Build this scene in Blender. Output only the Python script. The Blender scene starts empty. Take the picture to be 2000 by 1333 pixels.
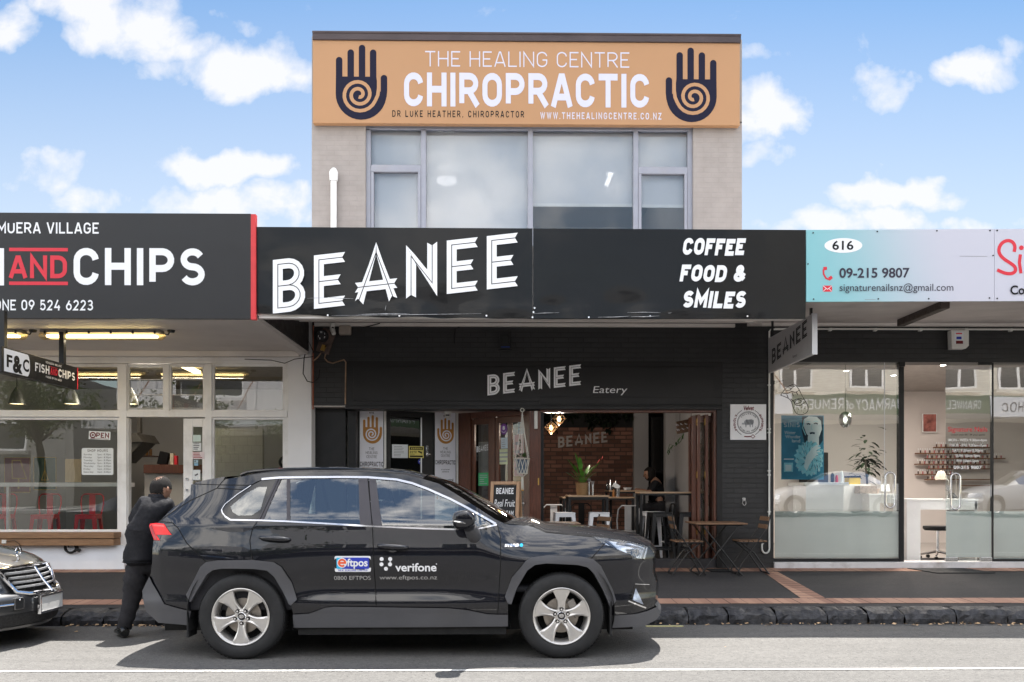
import bpy,bmesh,math,random
from math import sin,cos,pi,radians,sqrt,atan2
from mathutils import Vector,Matrix
from mathutils.geometry import delaunay_2d_cdt
random.seed(7)
SC = bpy.context.scene
COL = SC.collection
FPX,HORIZON,CAM_Z,YAW = 1650.0,955.0,1.44,radians(0.8)
cam_data = bpy.data.cameras.new("camera")
cam_data.sensor_fit = 'HORIZONTAL'
cam_data.sensor_width = 36.0
cam_data.lens = 36.0 * FPX / 2000.0
cam_data.shift_y = (HORIZON - 666.5) / 2000.0
cam_data.clip_start = 0.05
cam_data.clip_end = 3000
camera = bpy.data.objects.new("camera", cam_data)
camera.location = (0,0,CAM_Z)
camera.rotation_euler = (pi / 2,0,-YAW)
COL.objects.link(camera)
SC.camera = camera
SC.view_settings.view_transform = 'Standard'
SC.view_settings.look = 'None'
SC.view_settings.gamma = 1.0
SC.view_settings.exposure = 1.85
SUN_DIR = Vector((0.09,0.385,1.0)).normalized()
sun_data = bpy.data.lights.new("sun", 'SUN')
sun_data.energy = 3.6
sun_data.angle = radians(0.5)
sun_data.color = (1.0,0.96,0.9)
sun = bpy.data.objects.new("sun", sun_data)
sun.rotation_euler = SUN_DIR.to_track_quat('Z', 'Y').to_euler()
sun.location = (4,16,40)
COL.objects.link(sun)
world = bpy.data.worlds.new("World")
SC.world = world
world.use_nodes = True
wt = world.node_tree
wt.nodes.clear()
def wn(kind,**kw):
 n = wt.nodes.new(kind)
 for k,v in kw.items():
  setattr(n,k,v)
 return n
def wmath(op,a,b=None,clamp=False):
 n = wn('ShaderNodeMath', operation=op, use_clamp=clamp)
 for i,x in enumerate((a,b)):
  if x is None:
   continue
  if isinstance(x,(int,float)):
   n.inputs[i].default_value = x
  else:
   wt.links.new(x,n.inputs[i])
 return n.outputs[0]
sky = wn('ShaderNodeTexSky', sky_type='NISHITA', sun_disc=False)
sky.sun_elevation = math.asin(SUN_DIR.z)
sky.sun_rotation = atan2(SUN_DIR.x,SUN_DIR.y)
sky.air_density = 1.25
sky.dust_density = 0.3
sky.ozone_density = 2.2
tc = wn('ShaderNodeTexCoord')
sep = wn('ShaderNodeSeparateXYZ')
wt.links.new(tc.outputs['Generated'], sep.inputs[0])
dx,dy,dz = sep.outputs
ady = wmath('MAXIMUM', wmath('ABSOLUTE', dy), 0.05)
ga = wmath('DIVIDE', dx, ady)
gb = wmath('DIVIDE', dz, ady)
comb = wn('ShaderNodeCombineXYZ')
wt.links.new(ga,comb.inputs[0])
wt.links.new(gb,comb.inputs[1])
wt.links.new(wmath('MULTIPLY', wmath('LESS_THAN', dy, 0.0), 7.3), comb.inputs[2])
nz = wn('ShaderNodeTexNoise')
nz.inputs['Scale'].default_value = 13.0
nz.inputs['Detail'].default_value = 9.0
nz.inputs['Roughness'].default_value = 0.58
nz.inputs['Distortion'].default_value = 0.25
wt.links.new(comb.outputs[0], nz.inputs['Vector'])
nz2 = wn('ShaderNodeTexNoise')
nz2.inputs['Scale'].default_value = 3.2
nz2.inputs['Detail'].default_value = 10.0
nz2.inputs['Roughness'].default_value = 0.6
wt.links.new(comb.outputs[0], nz2.inputs['Vector'])
CLOUDS = [(20,60,95,62,1.0),(175,12,150,60,1.0),(265,62,150,85,1.0),(350,105,110,50,.75),
        (455,45,60,30,.45),(490,145,165,85,1.1),(330,150,90,30,.45),(85,345,150,62,.72),(430,335,210,62,1.15),
        (470,410,280,60,1.0),(150,400,240,50,.55),(1495,120,95,38,.6),(1752,170,105,55,.8),
        (1915,125,115,50,.8),(1975,85,70,35,.5),(1490,215,110,85,1.0),(1525,300,110,42,.75),
        (1730,372,200,52,1.05),(1690,432,300,55,1.05),(1890,430,160,40,.8),(1000,30,120,20,.2)]
warp = wn('ShaderNodeTexNoise')
warp.inputs['Scale'].default_value = 14.0
warp.inputs['Detail'].default_value = 6.0
wt.links.new(comb.outputs[0], warp.inputs['Vector'])
wsp = wn('ShaderNodeSeparateColor')
wt.links.new(warp.outputs['Color'], wsp.inputs[0])
gaw = wmath('ADD', ga, wmath('MULTIPLY', wmath('SUBTRACT', wsp.outputs[0], 0.5), 0.10))
gbw = wmath('ADD', gb, wmath('MULTIPLY', wmath('SUBTRACT', wsp.outputs[1], 0.5), 0.075))
total = None
for (u,v,ru,rv,wgt) in CLOUDS:
 a0 = (u - 1000) / FPX + math.tan(YAW)
 b0 = (HORIZON - v) / FPX
 ea = wmath('DIVIDE', wmath('SUBTRACT', gaw, a0), ru / FPX)
 eb = wmath('DIVIDE', wmath('SUBTRACT', gbw, b0), rv / FPX)
 d2 = wmath('ADD', wmath('MULTIPLY', ea, ea), wmath('MULTIPLY', eb, eb))
 g = wmath('MULTIPLY', wmath('SUBTRACT', 1.0, d2, clamp=True), wgt)
 total = g if total is None else wmath('MAXIMUM', total, g)
front = wmath('GREATER_THAN', dy, 0.05)
fieldf = wmath('ADD', total, wmath('MULTIPLY', wmath('SUBTRACT', nz.outputs[0], 0.5), 2.1))
cf = wmath('MULTIPLY', wmath('SUBTRACT', fieldf, 0.24), 1.5, clamp=True)
cbk = wmath('MULTIPLY', wmath('SUBTRACT', nz2.outputs[0], 0.435), 7.0, clamp=True)
cbk = wmath('MULTIPLY', cbk, wmath('MULTIPLY', wmath('ADD', dz, 0.02), 9.0, clamp=True))
inv = wmath('SUBTRACT', 1.0, front)
mask = wmath('ADD', wmath('MULTIPLY', cf, front), wmath('MULTIPLY', cbk, inv))
mask = wmath('MULTIPLY', mask, 0.93, clamp=True)
veil = wmath('MULTIPLY', wmath('SUBTRACT', 0.60, gb), 2.6, clamp=True)
veil = wmath('MULTIPLY', veil, front)
mask = wmath('MAXIMUM', mask, wmath('MULTIPLY', veil, 0.62))
skym = wn('ShaderNodeMix', data_type='RGBA', blend_type='MULTIPLY')
skym.inputs[0].default_value = 1.0
wt.links.new(sky.outputs[0],skym.inputs[6])
tint = wn('ShaderNodeMix', data_type='RGBA')
fsm = wn('ShaderNodeMapRange', interpolation_type='SMOOTHSTEP')
wt.links.new(dy,fsm.inputs[0])
fsm.inputs[1].default_value = -0.35
fsm.inputs[2].default_value = 0.25
wt.links.new(fsm.outputs[0],tint.inputs[0])
tint.inputs[6].default_value = (0.85,0.80,0.74,1)     # rear sky dimmed and warmed for neutral fill and cloud contrast
tint.inputs[7].default_value = (0.27,0.325,0.35,1)    # deep blue over the shops
wt.links.new(tint.outputs[2],skym.inputs[7])
cloudc = wn('ShaderNodeMix', data_type='RGBA')
wt.links.new(fsm.outputs[0],cloudc.inputs[0])
cloudc.inputs[6].default_value = (10.2,9.8,9.3,1)  # unseen clouds behind the camera made brighter, added fill for the shop fronts
cloudc.inputs[7].default_value = (2.35,2.35,2.42,1)
mixc = wn('ShaderNodeMix', data_type='RGBA')
wt.links.new(mask,mixc.inputs[0])
wt.links.new(skym.outputs[2],mixc.inputs[6])
wt.links.new(cloudc.outputs[2],mixc.inputs[7])
bg = wn('ShaderNodeBackground')
bg.inputs['Strength'].default_value = 0.12
wt.links.new(mixc.outputs[2], bg.inputs['Color'])
wo = wn('ShaderNodeOutputWorld')
wt.links.new(bg.outputs[0], wo.inputs['Surface'])
def P(u,v,Y):
 a = (u - 1000.0) / FPX
 b = (HORIZON - v) / FPX
 x = cos(YAW) * a + sin(YAW)
 y = -sin(YAW) * a + cos(YAW)
 t = Y / y
 return Vector((t * x,Y,CAM_Z + t * b))
def PX(u,Y):
 return P(u,HORIZON,Y).x
def PZ(v,Y,u=1000):
 return P(u,v,Y).z
ORG = {}
def tag(o,label=None,cat=None,group=None,kind=None):
 if label:
  o['label'] = label
 if cat:
  o['category'] = cat
 if group:
  o['group'] = group
 if kind:
  o['kind'] = kind
 return o
def thing(name,label,cat,loc=(0,0,0),rotz=0.0,group=None):
 o = bpy.data.objects.new(name,None)
 o.empty_display_size = 0.1
 COL.objects.link(o)
 o.location = loc
 o.rotation_euler = (0,0,rotz)
 tag(o,label,cat,group)
 ORG[o.name] = Vector(loc) if rotz == 0 else Vector((0,0,0))
 return o
def dup(root,loc,rotz=0.0,label=None,group=None):
 def cp(o,parent):
  c = o.copy()
  COL.objects.link(c)
  c.parent = parent
  for ch in o.children:
   cp(ch,c)
  return c
 r = cp(root,None)
 r.location = loc
 r.rotation_euler = (0,0,rotz)
 if label:
  r['label'] = label
 if group:
  r['group'] = group
 return r
class MB:
 """collects faces, links them as one mesh object"""
 def __init__(s):
  s.v,s.f,s.m,s.s = [],[],[],[]
  s.n = None
 def add(s,verts,faces,mi=0,smooth=False):
  b = len(s.v)
  s.v += [Vector(p) for p in verts]
  for f in faces:
   s.f.append([b + i for i in f])
   s.m.append(mi)
   s.s.append(smooth)
  return s
 def box(s,x0,x1,y0,y1,z0,z1,mi=0):
  if x0 > x1: x0,x1 = x1,x0
  if y0 > y1: y0,y1 = y1,y0
  if z0 > z1: z0,z1 = z1,z0
  v = [(x0,y0,z0),(x1,y0,z0),(x1,y1,z0),(x0,y1,z0),(x0,y0,z1),(x1,y0,z1),(x1,y1,z1),(x0,y1,z1)]
  f = [(0,3,2,1),(4,5,6,7),(0,1,5,4),(1,2,6,5),(2,3,7,6),(3,0,4,7)]
  return s.add(v,f,mi)
 def pbox(s,u0,u1,v0,v1,Y,depth,mi=0):
  um = (u0 + u1) / 2
  return s.box(PX(u0,Y),PX(u1,Y),Y,Y + depth,P(um,v1,Y).z,P(um,v0,Y).z,mi)
 def obox(s,M,sx,sy,sz,mi=0):
  """box centred at M, sizes sx sy sz"""
  v = [M @ Vector((x * sx / 2,y * sy / 2,z * sz / 2)) for z in (-1,1) for (x,y) in ((-1,-1),(1,-1),(1,1),(-1,1))]
  f = [(0,3,2,1),(4,5,6,7),(0,1,5,4),(1,2,6,5),(2,3,7,6),(3,0,4,7)]
  return s.add(v,f,mi)
 def bar(s,p0,p1,wx,wy,mi=0,up=(0,0,1)):
  """rectangular bar from p0 to p1"""
  p0,p1 = Vector(p0),Vector(p1)
  d = (p1 - p0).normalized()
  up = Vector(up)
  if abs(d.dot(up)) > 0.98:
   up = Vector((0,1,0))
  a = d.cross(up).normalized()
  b = a.cross(d).normalized()
  v = []
  for p in (p0,p1):
   for (i,j) in ((-1,-1),(1,-1),(1,1),(-1,1)):
    v.append(p + a * (i * wx / 2) + b * (j * wy / 2))
  f = [(0,3,2,1),(4,5,6,7),(0,1,5,4),(1,2,6,5),(2,3,7,6),(3,0,4,7)]
  return s.add(v,f,mi)
 def tube(s,pts,r,n=8,mi=0,closed=False,caps=True,smooth=True):
  pts = [Vector(p) for p in pts]
  N = len(pts)
  rr = r if isinstance(r,(list,tuple)) else [r] * N
  tang = []
  for i in range(N):
   if closed:
    t = pts[(i + 1) % N] - pts[i - 1]
   else:
    t = pts[min(i + 1,N - 1)] - pts[max(i - 1,0)]
   tang.append(t.normalized())
  ref = Vector((0,0,1)) if abs(tang[0].z) < .9 else Vector((0,1,0))
  a = tang[0].cross(ref).normalized()
  v = []
  for i in range(N):
   a = (a - tang[i] * a.dot(tang[i])).normalized()
   b = tang[i].cross(a)
   for k in range(n):
    th = 2 * pi * k / n
    v.append(pts[i] + (a * cos(th) + b * sin(th)) * rr[i])
  f = []
  M = N if closed else N - 1
  for i in range(M):
   j = (i + 1) % N
   for k in range(n):
    k2 = (k + 1) % n
    f.append((i * n + k,i * n + k2,j * n + k2,j * n + k))
  s.add(v,f,mi,smooth)
  if caps and not closed:
   s.add(v[:n],[tuple(reversed(range(n)))],mi)
   s.add(v[-n:],[tuple(range(n))],mi)
  return s
 def cyl(s,p0,p1,r0,r1=None,n=16,mi=0,caps=True):
  return s.tube([p0,p1],[r0,r0 if r1 is None else r1],n,mi,caps=caps)
 def lathe(s, prof, c, axis='z', n=24, mi=0, a0=0.0, a1=2 * pi, smooth=True):
  """prof: (radius, height) list"""
  c = Vector(c)
  full = abs(a1 - a0 - 2 * pi) < 1e-6
  cnt = n if full else n + 1
  v = []
  for (r,h) in prof:
   for k in range(cnt):
    th = a0 + (a1 - a0) * k / n
    if axis == 'z':
     p = Vector((r * cos(th),r * sin(th),h))
    elif axis == 'y':
     p = Vector((r * cos(th),h,r * sin(th)))
    else:
     p = Vector((h,r * cos(th),r * sin(th)))
    v.append(c + p)
  f = []
  for i in range(len(prof) - 1):
   for k in range(n):
    k2 = (k + 1) % cnt
    q = (i * cnt + k,i * cnt + k2,(i + 1) * cnt + k2,(i + 1) * cnt + k)
    f.append(q if axis != 'y' else tuple(reversed(q)))
  return s.add(v,f,mi,smooth)
 def ball(s,c,r,nu=14,nv=9,mi=0):
  if not isinstance(r,(tuple,list)):
   r = (r,r,r)
  c = Vector(c)
  v,f = [],[]
  for i in range(nv + 1):
   t = pi * i / nv
   for k in range(nu):
    p = 2 * pi * k / nu
    v.append(c + Vector((r[0] * sin(t) * cos(p),r[1] * sin(t) * sin(p),r[2] * cos(t))))
  for i in range(nv):
   for k in range(nu):
    k2 = (k + 1) % nu
    f.append((i * nu + k,(i + 1) * nu + k,(i + 1) * nu + k2,i * nu + k2))
  return s.add(v,f,mi,True)
 def prism(s,poly,plane,d0,d1,mi=0,smooth=False):
  """closed 2D outline extruded: 'xz' along y, 'yz' along x, 'xy' along z"""
  def to(p,d):
   if plane == 'xz': return (p[0], d, p[1])
   if plane == 'yz': return (d, p[0], p[1])
   return (p[0],p[1],d)
  n = len(poly)
  area = sum(poly[i][0] * poly[(i + 1) % n][1] - poly[(i + 1) % n][0] * poly[i][1] for i in range(n))
  if area < 0:
   poly = list(reversed(poly))
  if d0 > d1:
   d0,d1 = d1,d0
  a = [to(p,d0) for p in poly]
  b = [to(p,d1) for p in poly]
  f1 = list(range(n))
  sides = [(i,(i + 1) % n,n + (i + 1) % n,n + i) for i in range(n)]
  flip = plane == 'xz'
  bot,top = [tuple(reversed(f1))],[tuple(n + i for i in f1)]
  if flip:
   bot,top = [tuple(f1)],[tuple(reversed([n + i for i in f1]))]
   sides = [tuple(reversed(q)) for q in sides]
  s.add(a + b,bot + top,mi)
  b0 = len(s.v) - 2 * n
  for q in sides:
   s.f.append([b0 + i for i in q]); s.m.append(mi); s.s.append(smooth)
  return s
 def quad(s,a,b,c,d,mi=0):
  return s.add([a,b,c,d],[(0,1,2,3)],mi)
 def build(s,name,mats,parent=None,bevel=0.0,label=None,normals=None,sharp=40,base=None,seg=2):
  if not isinstance(mats,(list,tuple)):
   mats = [mats]
  me = bpy.data.meshes.new(name)
  if parent is not None:
   org = ORG[parent.name]
  elif base is not None:
   org = Vector(base)
  else:
   xs = [p.x for p in s.v]; ys = [p.y for p in s.v]; zs = [p.z for p in s.v]
   org = Vector(((min(xs) + max(xs)) / 2,(min(ys) + max(ys)) / 2,min(zs)))
  me.from_pydata([p - org for p in s.v],[],s.f)
  for m in mats:
   me.materials.append(m)
  me.polygons.foreach_set('material_index', s.m)
  me.polygons.foreach_set('use_smooth', s.s)
  if any(s.s) and normals is None:
   me.set_sharp_from_angle(angle=radians(sharp))
  me.update()
  if normals is not None:
   me.normals_split_custom_set_from_vertices(normals)
  o = bpy.data.objects.new(name,me)
  COL.objects.link(o)
  if parent is not None:
   o.parent = parent
   ORG[o.name] = org
  else:
   o.location = org
   ORG[o.name] = org
  if bevel:
   b = o.modifiers.new('bevel', 'BEVEL')
   b.width = bevel
   b.segments = seg
   b.limit_method = 'ANGLE'
   b.angle_limit = radians(40)
  if label:
   o['label'] = label
  return o
def lin(c):
 c = c / 255.0
 return c / 12.92 if c <= 0.04045 else ((c + 0.055) / 1.055) ** 2.4
def rgb(r,g,b,k=1.0):
 return tuple(min(0.92,lin(x) * k) for x in (r,g,b))
class NT:
 def __init__(s,name):
  s.mat = bpy.data.materials.new(name)
  s.mat.use_nodes = True
  s.t = s.mat.node_tree
  s.t.nodes.clear()
  s.out = s.n('ShaderNodeOutputMaterial')
 def n(s,kind,ins=None,**kw):
  nd = s.t.nodes.new(kind)
  for k,v in kw.items():
   setattr(nd,k,v)
  for k,v in (ins or {}).items():
   s.set(nd,k,v)
  return nd
 def set(s,nd,k,v):
  if hasattr(v, 'is_output') or isinstance(v, bpy.types.NodeSocket):
   s.t.links.new(v,nd.inputs[k])
  else:
   nd.inputs[k].default_value = v
 def math(s,op,a,b=0.0,clamp=False):
  nd = s.n('ShaderNodeMath', {0: a, 1: b}, operation=op, use_clamp=clamp)
  return nd.outputs[0]
 def coord(s, kind='Object'):
  return s.n('ShaderNodeTexCoord').outputs[kind]
 def noise(s,vec,scale,detail=4.0,rough=0.55,dist=0.0):
  nd = s.n('ShaderNodeTexNoise', {'Vector': vec, 'Scale': scale, 'Detail': detail, 'Roughness': rough, 'Distortion': dist})
  return nd.outputs[0]
 def mix(s, fac, a, b, blend='MIX'):
  nd = s.n('ShaderNodeMix', {0: fac, 6: a, 7: b}, data_type='RGBA', blend_type=blend)
  return nd.outputs[2]
 def ramp(s,fac,lo,hi):
  nd = s.n('ShaderNodeMapRange', {0: fac, 1: lo, 2: hi, 3: 0.0, 4: 1.0}, clamp=True)
  return nd.outputs[0]
 def done(s,shader):
  s.t.links.new(shader, s.out.inputs['Surface'])
  return s.mat
def c4(c):
 return (c[0],c[1],c[2],1.0)
_mc = {}
def M(name,col,rough=0.5,metal=0.0,var=0.10,vs=6.0,bump=0.0,bs=80.0,spec=0.3,coat=0.0,dirt=0.0,dcol=(.05,.045,.04),grain=None):
 """general painted / solid surface with tonal variation, fine bump, blotchy dirt"""
 if name in _mc:
  return _mc[name]
 t = NT(name)
 co = t.coord()
 if grain:
  mp = t.n('ShaderNodeMapping', {'Vector': co, 'Scale': grain})
  co2 = mp.outputs[0]
 else:
  co2 = co
 nz = t.noise(co2,vs,5.0)
 f = t.ramp(nz,0.3,0.7)
 c = t.mix(f,c4([x * (1 - var) for x in col]),c4([min(1,x * (1 + var)) for x in col]))
 if dirt > 0:
  d = t.noise(co,vs * 0.35,8.0,0.65)
  d2 = t.math('MULTIPLY', t.ramp(d, 0.52, 0.72), dirt)
  c = t.mix(d2,c,c4(dcol))
 p = t.n('ShaderNodeBsdfPrincipled', {'Base Color': c, 'Metallic': metal, 'Specular IOR Level': spec, 'Coat Weight': coat, 'Coat Roughness': 0.03})
 rn = t.noise(co2,vs * 2.3,4.0)
 t.set(p, 'Roughness', t.n('ShaderNodeMapRange', {0: rn, 1: 0.3, 2: 0.7, 3: max(0, rough * 0.85), 4: min(1, rough * 1.15)}).outputs[0])
 if bump > 0:
  bn = t.noise(co2,bs,4.0,0.6)
  b = t.n('ShaderNodeBump', {'Strength': 1.0, 'Distance': bump, 'Height': bn})
  t.set(p, 'Normal', b.outputs[0])
 _mc[name] = t.done(p.outputs[0])
 return _mc[name]
def EM(name,col,strength):
 if name in _mc:
  return _mc[name]
 t = NT(name)
 co = t.coord()
 nz = t.noise(co,3.0)
 c = t.mix(nz,c4([x * .97 for x in col]),c4(col))
 e = t.n('ShaderNodeEmission', {'Color': c, 'Strength': strength})
 _mc[name] = t.done(e.outputs[0])
 return _mc[name]
def GLASS(name,tint=(.9,.95,.93),refl=1.0,tr=0.9,rough=0.0,ior=1.5):
 """thin window glass: see-through with Fresnel reflection"""
 if name in _mc:
  return _mc[name]
 t = NT(name)
 co = t.coord()
 bn = t.noise(co,1.1,2.0)
 b = t.n('ShaderNodeBump', {'Strength': 0.35, 'Distance': 0.004, 'Height': bn})
 fr = t.n('ShaderNodeFresnel', {'IOR': ior, 'Normal': b.outputs[0]})
 fac = t.math('MULTIPLY', fr.outputs[0], refl, clamp=True)
 tb = t.n('ShaderNodeBsdfTransparent', {'Color': c4([x * tr for x in tint])})
 gl = t.n('ShaderNodeBsdfGlossy', {'Color': (1, 1, 1, 1), 'Roughness': rough, 'Normal': b.outputs[0]})
 mx = t.n('ShaderNodeMixShader', {0: fac, 1: tb.outputs[0], 2: gl.outputs[0]})
 _mc[name] = t.done(mx.outputs[0])
 return _mc[name]
def BRICK(name,col,mortar,bw=0.225,rh=0.075,msz=0.010,rough=0.7,bump=0.006,var=0.12,coat=0.0,gloss=None):
 if name in _mc:
  return _mc[name]
 t = NT(name)
 co = t.coord()
 sp = t.n('ShaderNodeSeparateXYZ', {0: co})
 cb = t.n('ShaderNodeCombineXYZ', {0: t.math('ADD', sp.outputs[0], sp.outputs[1]), 1: sp.outputs[2], 2: 0.0})
 wob = t.noise(co,9.0,3.0)
 wv = t.n('ShaderNodeVectorMath', {0: cb.outputs[0], 1: (0, 0, 0)}, operation='ADD')
 br = t.n('ShaderNodeTexBrick', {'Vector': wv.outputs[0], 'Color1': c4([x * (1 - var) for x in col]), 'Color2': c4([x * (1 + var) for x in col]),
         'Mortar': c4(mortar), 'Scale': 1.0, 'Mortar Size': msz / 2, 'Mortar Smooth': 0.25, 'Bias': 0.0,
         'Brick Width': bw, 'Row Height': rh})
 nz = t.noise(co,5.0,6.0)
 c = t.mix(t.math('MULTIPLY', t.ramp(nz, .35, .7), .35), br.outputs['Color'], c4([x * .6 for x in col]))
 p = t.n('ShaderNodeBsdfPrincipled', {'Base Color': c, 'Roughness': rough, 'Coat Weight': coat})
 hh = t.math('SUBTRACT', t.math('MULTIPLY', wob, .35), br.outputs['Fac'])
 b = t.n('ShaderNodeBump', {'Strength': 1.0, 'Distance': bump, 'Height': hh})
 t.set(p, 'Normal', b.outputs[0])
 _mc[name] = t.done(p.outputs[0])
 return _mc[name]
def WOOD(name,col,dark,rough=0.45,scale=(1,1,1),bump=0.0015,coat=0.0):
 if name in _mc:
  return _mc[name]
 t = NT(name)
 co = t.coord()
 mp = t.n('ShaderNodeMapping', {'Vector': co, 'Scale': scale})
 n1 = t.noise(mp.outputs[0],9.0,6.0,0.6,0.8)
 n2 = t.noise(co,3.0,3.0)
 f = t.ramp(n1,0.35,0.68)
 c = t.mix(f,c4(dark),c4(col))
 c = t.mix(t.math('MULTIPLY', n2, .35), c, c4([x * .7 for x in col]))
 p = t.n('ShaderNodeBsdfPrincipled', {'Base Color': c, 'Roughness': rough, 'Coat Weight': coat})
 b = t.n('ShaderNodeBump', {'Strength': 1.0, 'Distance': bump, 'Height': n1})
 t.set(p, 'Normal', b.outputs[0])
 _mc[name] = t.done(p.outputs[0])
 return _mc[name]
def arc(cx,cy,rx,ry,a0,a1,n=9):
 return [(cx + rx * cos(radians(a0 + (a1 - a0) * i / n)),cy + ry * sin(radians(a0 + (a1 - a0) * i / n))) for i in range(n + 1)]
O_ = arc(.5,.68,.5,.32,0,180) + arc(.5,.32,.5,.32,180,360)
O_ = O_ + [O_[0]]
GL = {
 'A': (.62, [[(0, 0), (.44, 1), (.56, 1), (1, 0)], [(.17, .25), (.83, .25)]]),
 'B': (.56, [[(0, .53), (0, 1), (.5, 1)] + arc(.5, .765, .43, .235, 80, -90) + [(0, .53)], [(0, .53), (0, 0), (.55, 0)] + arc(.55, .265, .45, .265, -80, 90) + [(.3, .53)]]),
 'C': (.56, [arc(.5, .7, .5, .3, 5, 180) + arc(.5, .3, .5, .3, 180, 355)]),
 'D': (.58, [[(0, 0), (0, 1), (.42, 1)] + arc(.45, .65, .55, .35, 85, 0) + arc(.45, .35, .55, .35, 0, -90) + [(0, 0)]]),
 'E': (.48, [[(1, 1), (0, 1), (0, 0), (1, 0)], [(0, .51), (.88, .51)]]),
 'F': (.47, [[(1, 1), (0, 1), (0, 0)], [(0, .5), (.88, .5)]]),
 'G': (.58, [arc(.5, .7, .5, .3, 8, 180) + arc(.5, .3, .5, .3, 180, 360) + [(1, .46), (.55, .46)]]),
 'H': (.58, [[(0, 0), (0, 1)], [(1, 0), (1, 1)], [(0, .51), (1, .51)]]),
 'I': (.0, [[(0, 0), (0, 1)]]),
 'J': (.45, [[(1, 1), (1, .3)] + arc(.5, .3, .5, .3, 0, -170)]),
 'K': (.56, [[(0, 0), (0, 1)], [(.95, 1), (.05, .42)], [(.35, .62), (1, 0)]]),
 'L': (.46, [[(0, 1), (0, 0), (1, 0)]]),
 'M': (.72, [[(0, 0), (0, 1), (.5, .3), (1, 1), (1, 0)]]),
 'N': (.6, [[(0, 0), (0, 1), (1, 0), (1, 1)]]),
 'O': (.58, [O_]),
 'P': (.55, [[(0, 0), (0, 1), (.5, 1)] + arc(.52, .72, .48, .28, 85, -90) + [(0, .44)]]),
 'Q': (.58, [O_, [(.6, .25), (1.05, -.05)]]),
 'R': (.57, [[(0, 0), (0, 1), (.5, 1)] + arc(.52, .73, .46, .27, 85, -90) + [(0, .46)], [(.5, .46), (1, 0)]]),
 'S': (.54, [arc(.5, .75, .48, .25, 25, 270, 16) + arc(.5, .25, .5, .25, 90, -155, 16)]),
 'T': (.56, [[(0, 1), (1, 1)], [(.5, 1), (.5, 0)]]),
 'U': (.57, [[(0, 1), (0, .32)] + arc(.5, .32, .5, .32, 180, 360) + [(1, 1)]]),
 'V': (.6, [[(0, 1), (.44, 0), (.56, 0), (1, 1)]]),
 'W': (.86, [[(0, 1), (.25, 0), (.5, 1), (.75, 0), (1, 1)]]),
 'X': (.58, [[(0, 0), (1, 1)], [(0, 1), (1, 0)]]),
 'Y': (.58, [[(0, 1), (.5, .45), (1, 1)], [(.5, .45), (.5, 0)]]),
 'Z': (.52, [[(0, 1), (1, 1), (0, 0), (1, 0)]]),
 '0': (.52, [O_]),
 '1': (.22, [[(0, .76), (1, 1), (1, 0)]]),
 '2': (.5, [arc(.5, .72, .47, .28, 170, -28, 12) + [(0, 0), (1, 0)]]),
 '3': (.5, [arc(.46, .76, .44, .24, 155, -90, 12) + arc(.46, .26, .54, .26, 90, -155, 12)]),
 '4': (.56, [[(.55, 1), (0, .26), (1.05, .26)], [(.78, .5), (.78, 0)]]),
 '5': (.5, [[(.92, 1), (.12, 1), (.06, .5)] + arc(.46, .32, .54, .32, 125, -155, 14)]),
 '6': (.52, [[(.66, 1), (.1, .45)] + arc(.5, .31, .5, .31, 165, 525, 20)]),
 '7': (.5, [[(0, 1), (1, 1), (.35, 0)]]),
 '8': (.52, [arc(.5, .76, .43, .24, -90, 270, 18), arc(.5, .26, .5, .26, 90, 450, 18)]),
 '9': (.52, [[(.34, 0), (.9, .55)] + arc(.5, .69, .5, .31, -15, 345, 20)]),
 '&': (.7, [[(1, 0), (.17, .72)] + arc(.4, .8, .26, .2, 200, -40, 10) + [(.12, .4)] + arc(.4, .24, .4, .24, 150, 340, 12) + [(.95, .52)]]),
 '.': (.0, [[(0, 0), (0, .06)]]), ',': (.1, [[(1, .08), (0, -.12)]]), '-': (.3, [[(0, .45), (1, .45)]]),
 ':': (.0, [[(0, .1), (0, .18)], [(0, .6), (0, .68)]]), ' ': (.22, []), '/': (.4, [[(0, 0), (1, 1)]]), '|': (.0, [[(0, -.1), (0, 1.1)]]),
 "'": (.0, [[(0, .8), (0, 1)]]),
}
def strip2d(pts,w):
 """outline quads of a thick polyline in 2D with mitred corners -> (verts, faces)"""
 n = len(pts)
 closed = n > 3 and abs(pts[0][0] - pts[-1][0]) < 1e-6 and abs(pts[0][1] - pts[-1][1]) < 1e-6
 P_ = [Vector((p[0],p[1])) for p in pts]
 q = [P_[0]]
 for p in P_[1:]:
  if (p - q[-1]).length > 1e-6:
   q.append(p)
 if closed:
  q = q[:-1] if (q[0] - q[-1]).length < 1e-6 else q
 n = len(q)
 vs,fs = [],[]
 for i in range(n):
  if closed:
   d0 = (q[i] - q[i - 1]).normalized()
   d1 = (q[(i + 1) % n] - q[i]).normalized()
  else:
   d0 = (q[i] - q[max(i - 1,0)]).normalized() if i > 0 else (q[1] - q[0]).normalized()
   d1 = (q[min(i + 1,n - 1)] - q[i]).normalized() if i < n - 1 else d0
  n0,n1 = Vector((-d0.y,d0.x)),Vector((-d1.y,d1.x))
  m = n0 + n1
  if m.length < 1e-4:
   m = n0
  m.normalize()
  k = min(1.0 / max(m.dot(n0),0.25),2.6)
  off = m * (w / 2 * k)
  vs += [q[i] + off,q[i] - off]
 segs = n if closed else n - 1
 for i in range(segs):
  j = (i + 1) % n
  fs.append((2 * i,2 * i + 1,2 * j + 1,2 * j))
 return vs,fs
class Plane:
 """a flat place to draw on: origin, right, up, facing"""
 def __init__(s,o,r,u):
  s.o,s.r,s.u = Vector(o),Vector(r).normalized(),Vector(u).normalized()
  s.nrm = s.r.cross(s.u)
 def at(s,x,y,d=0.0):
  return s.o + s.r * x + s.u * y + s.nrm * d
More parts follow.
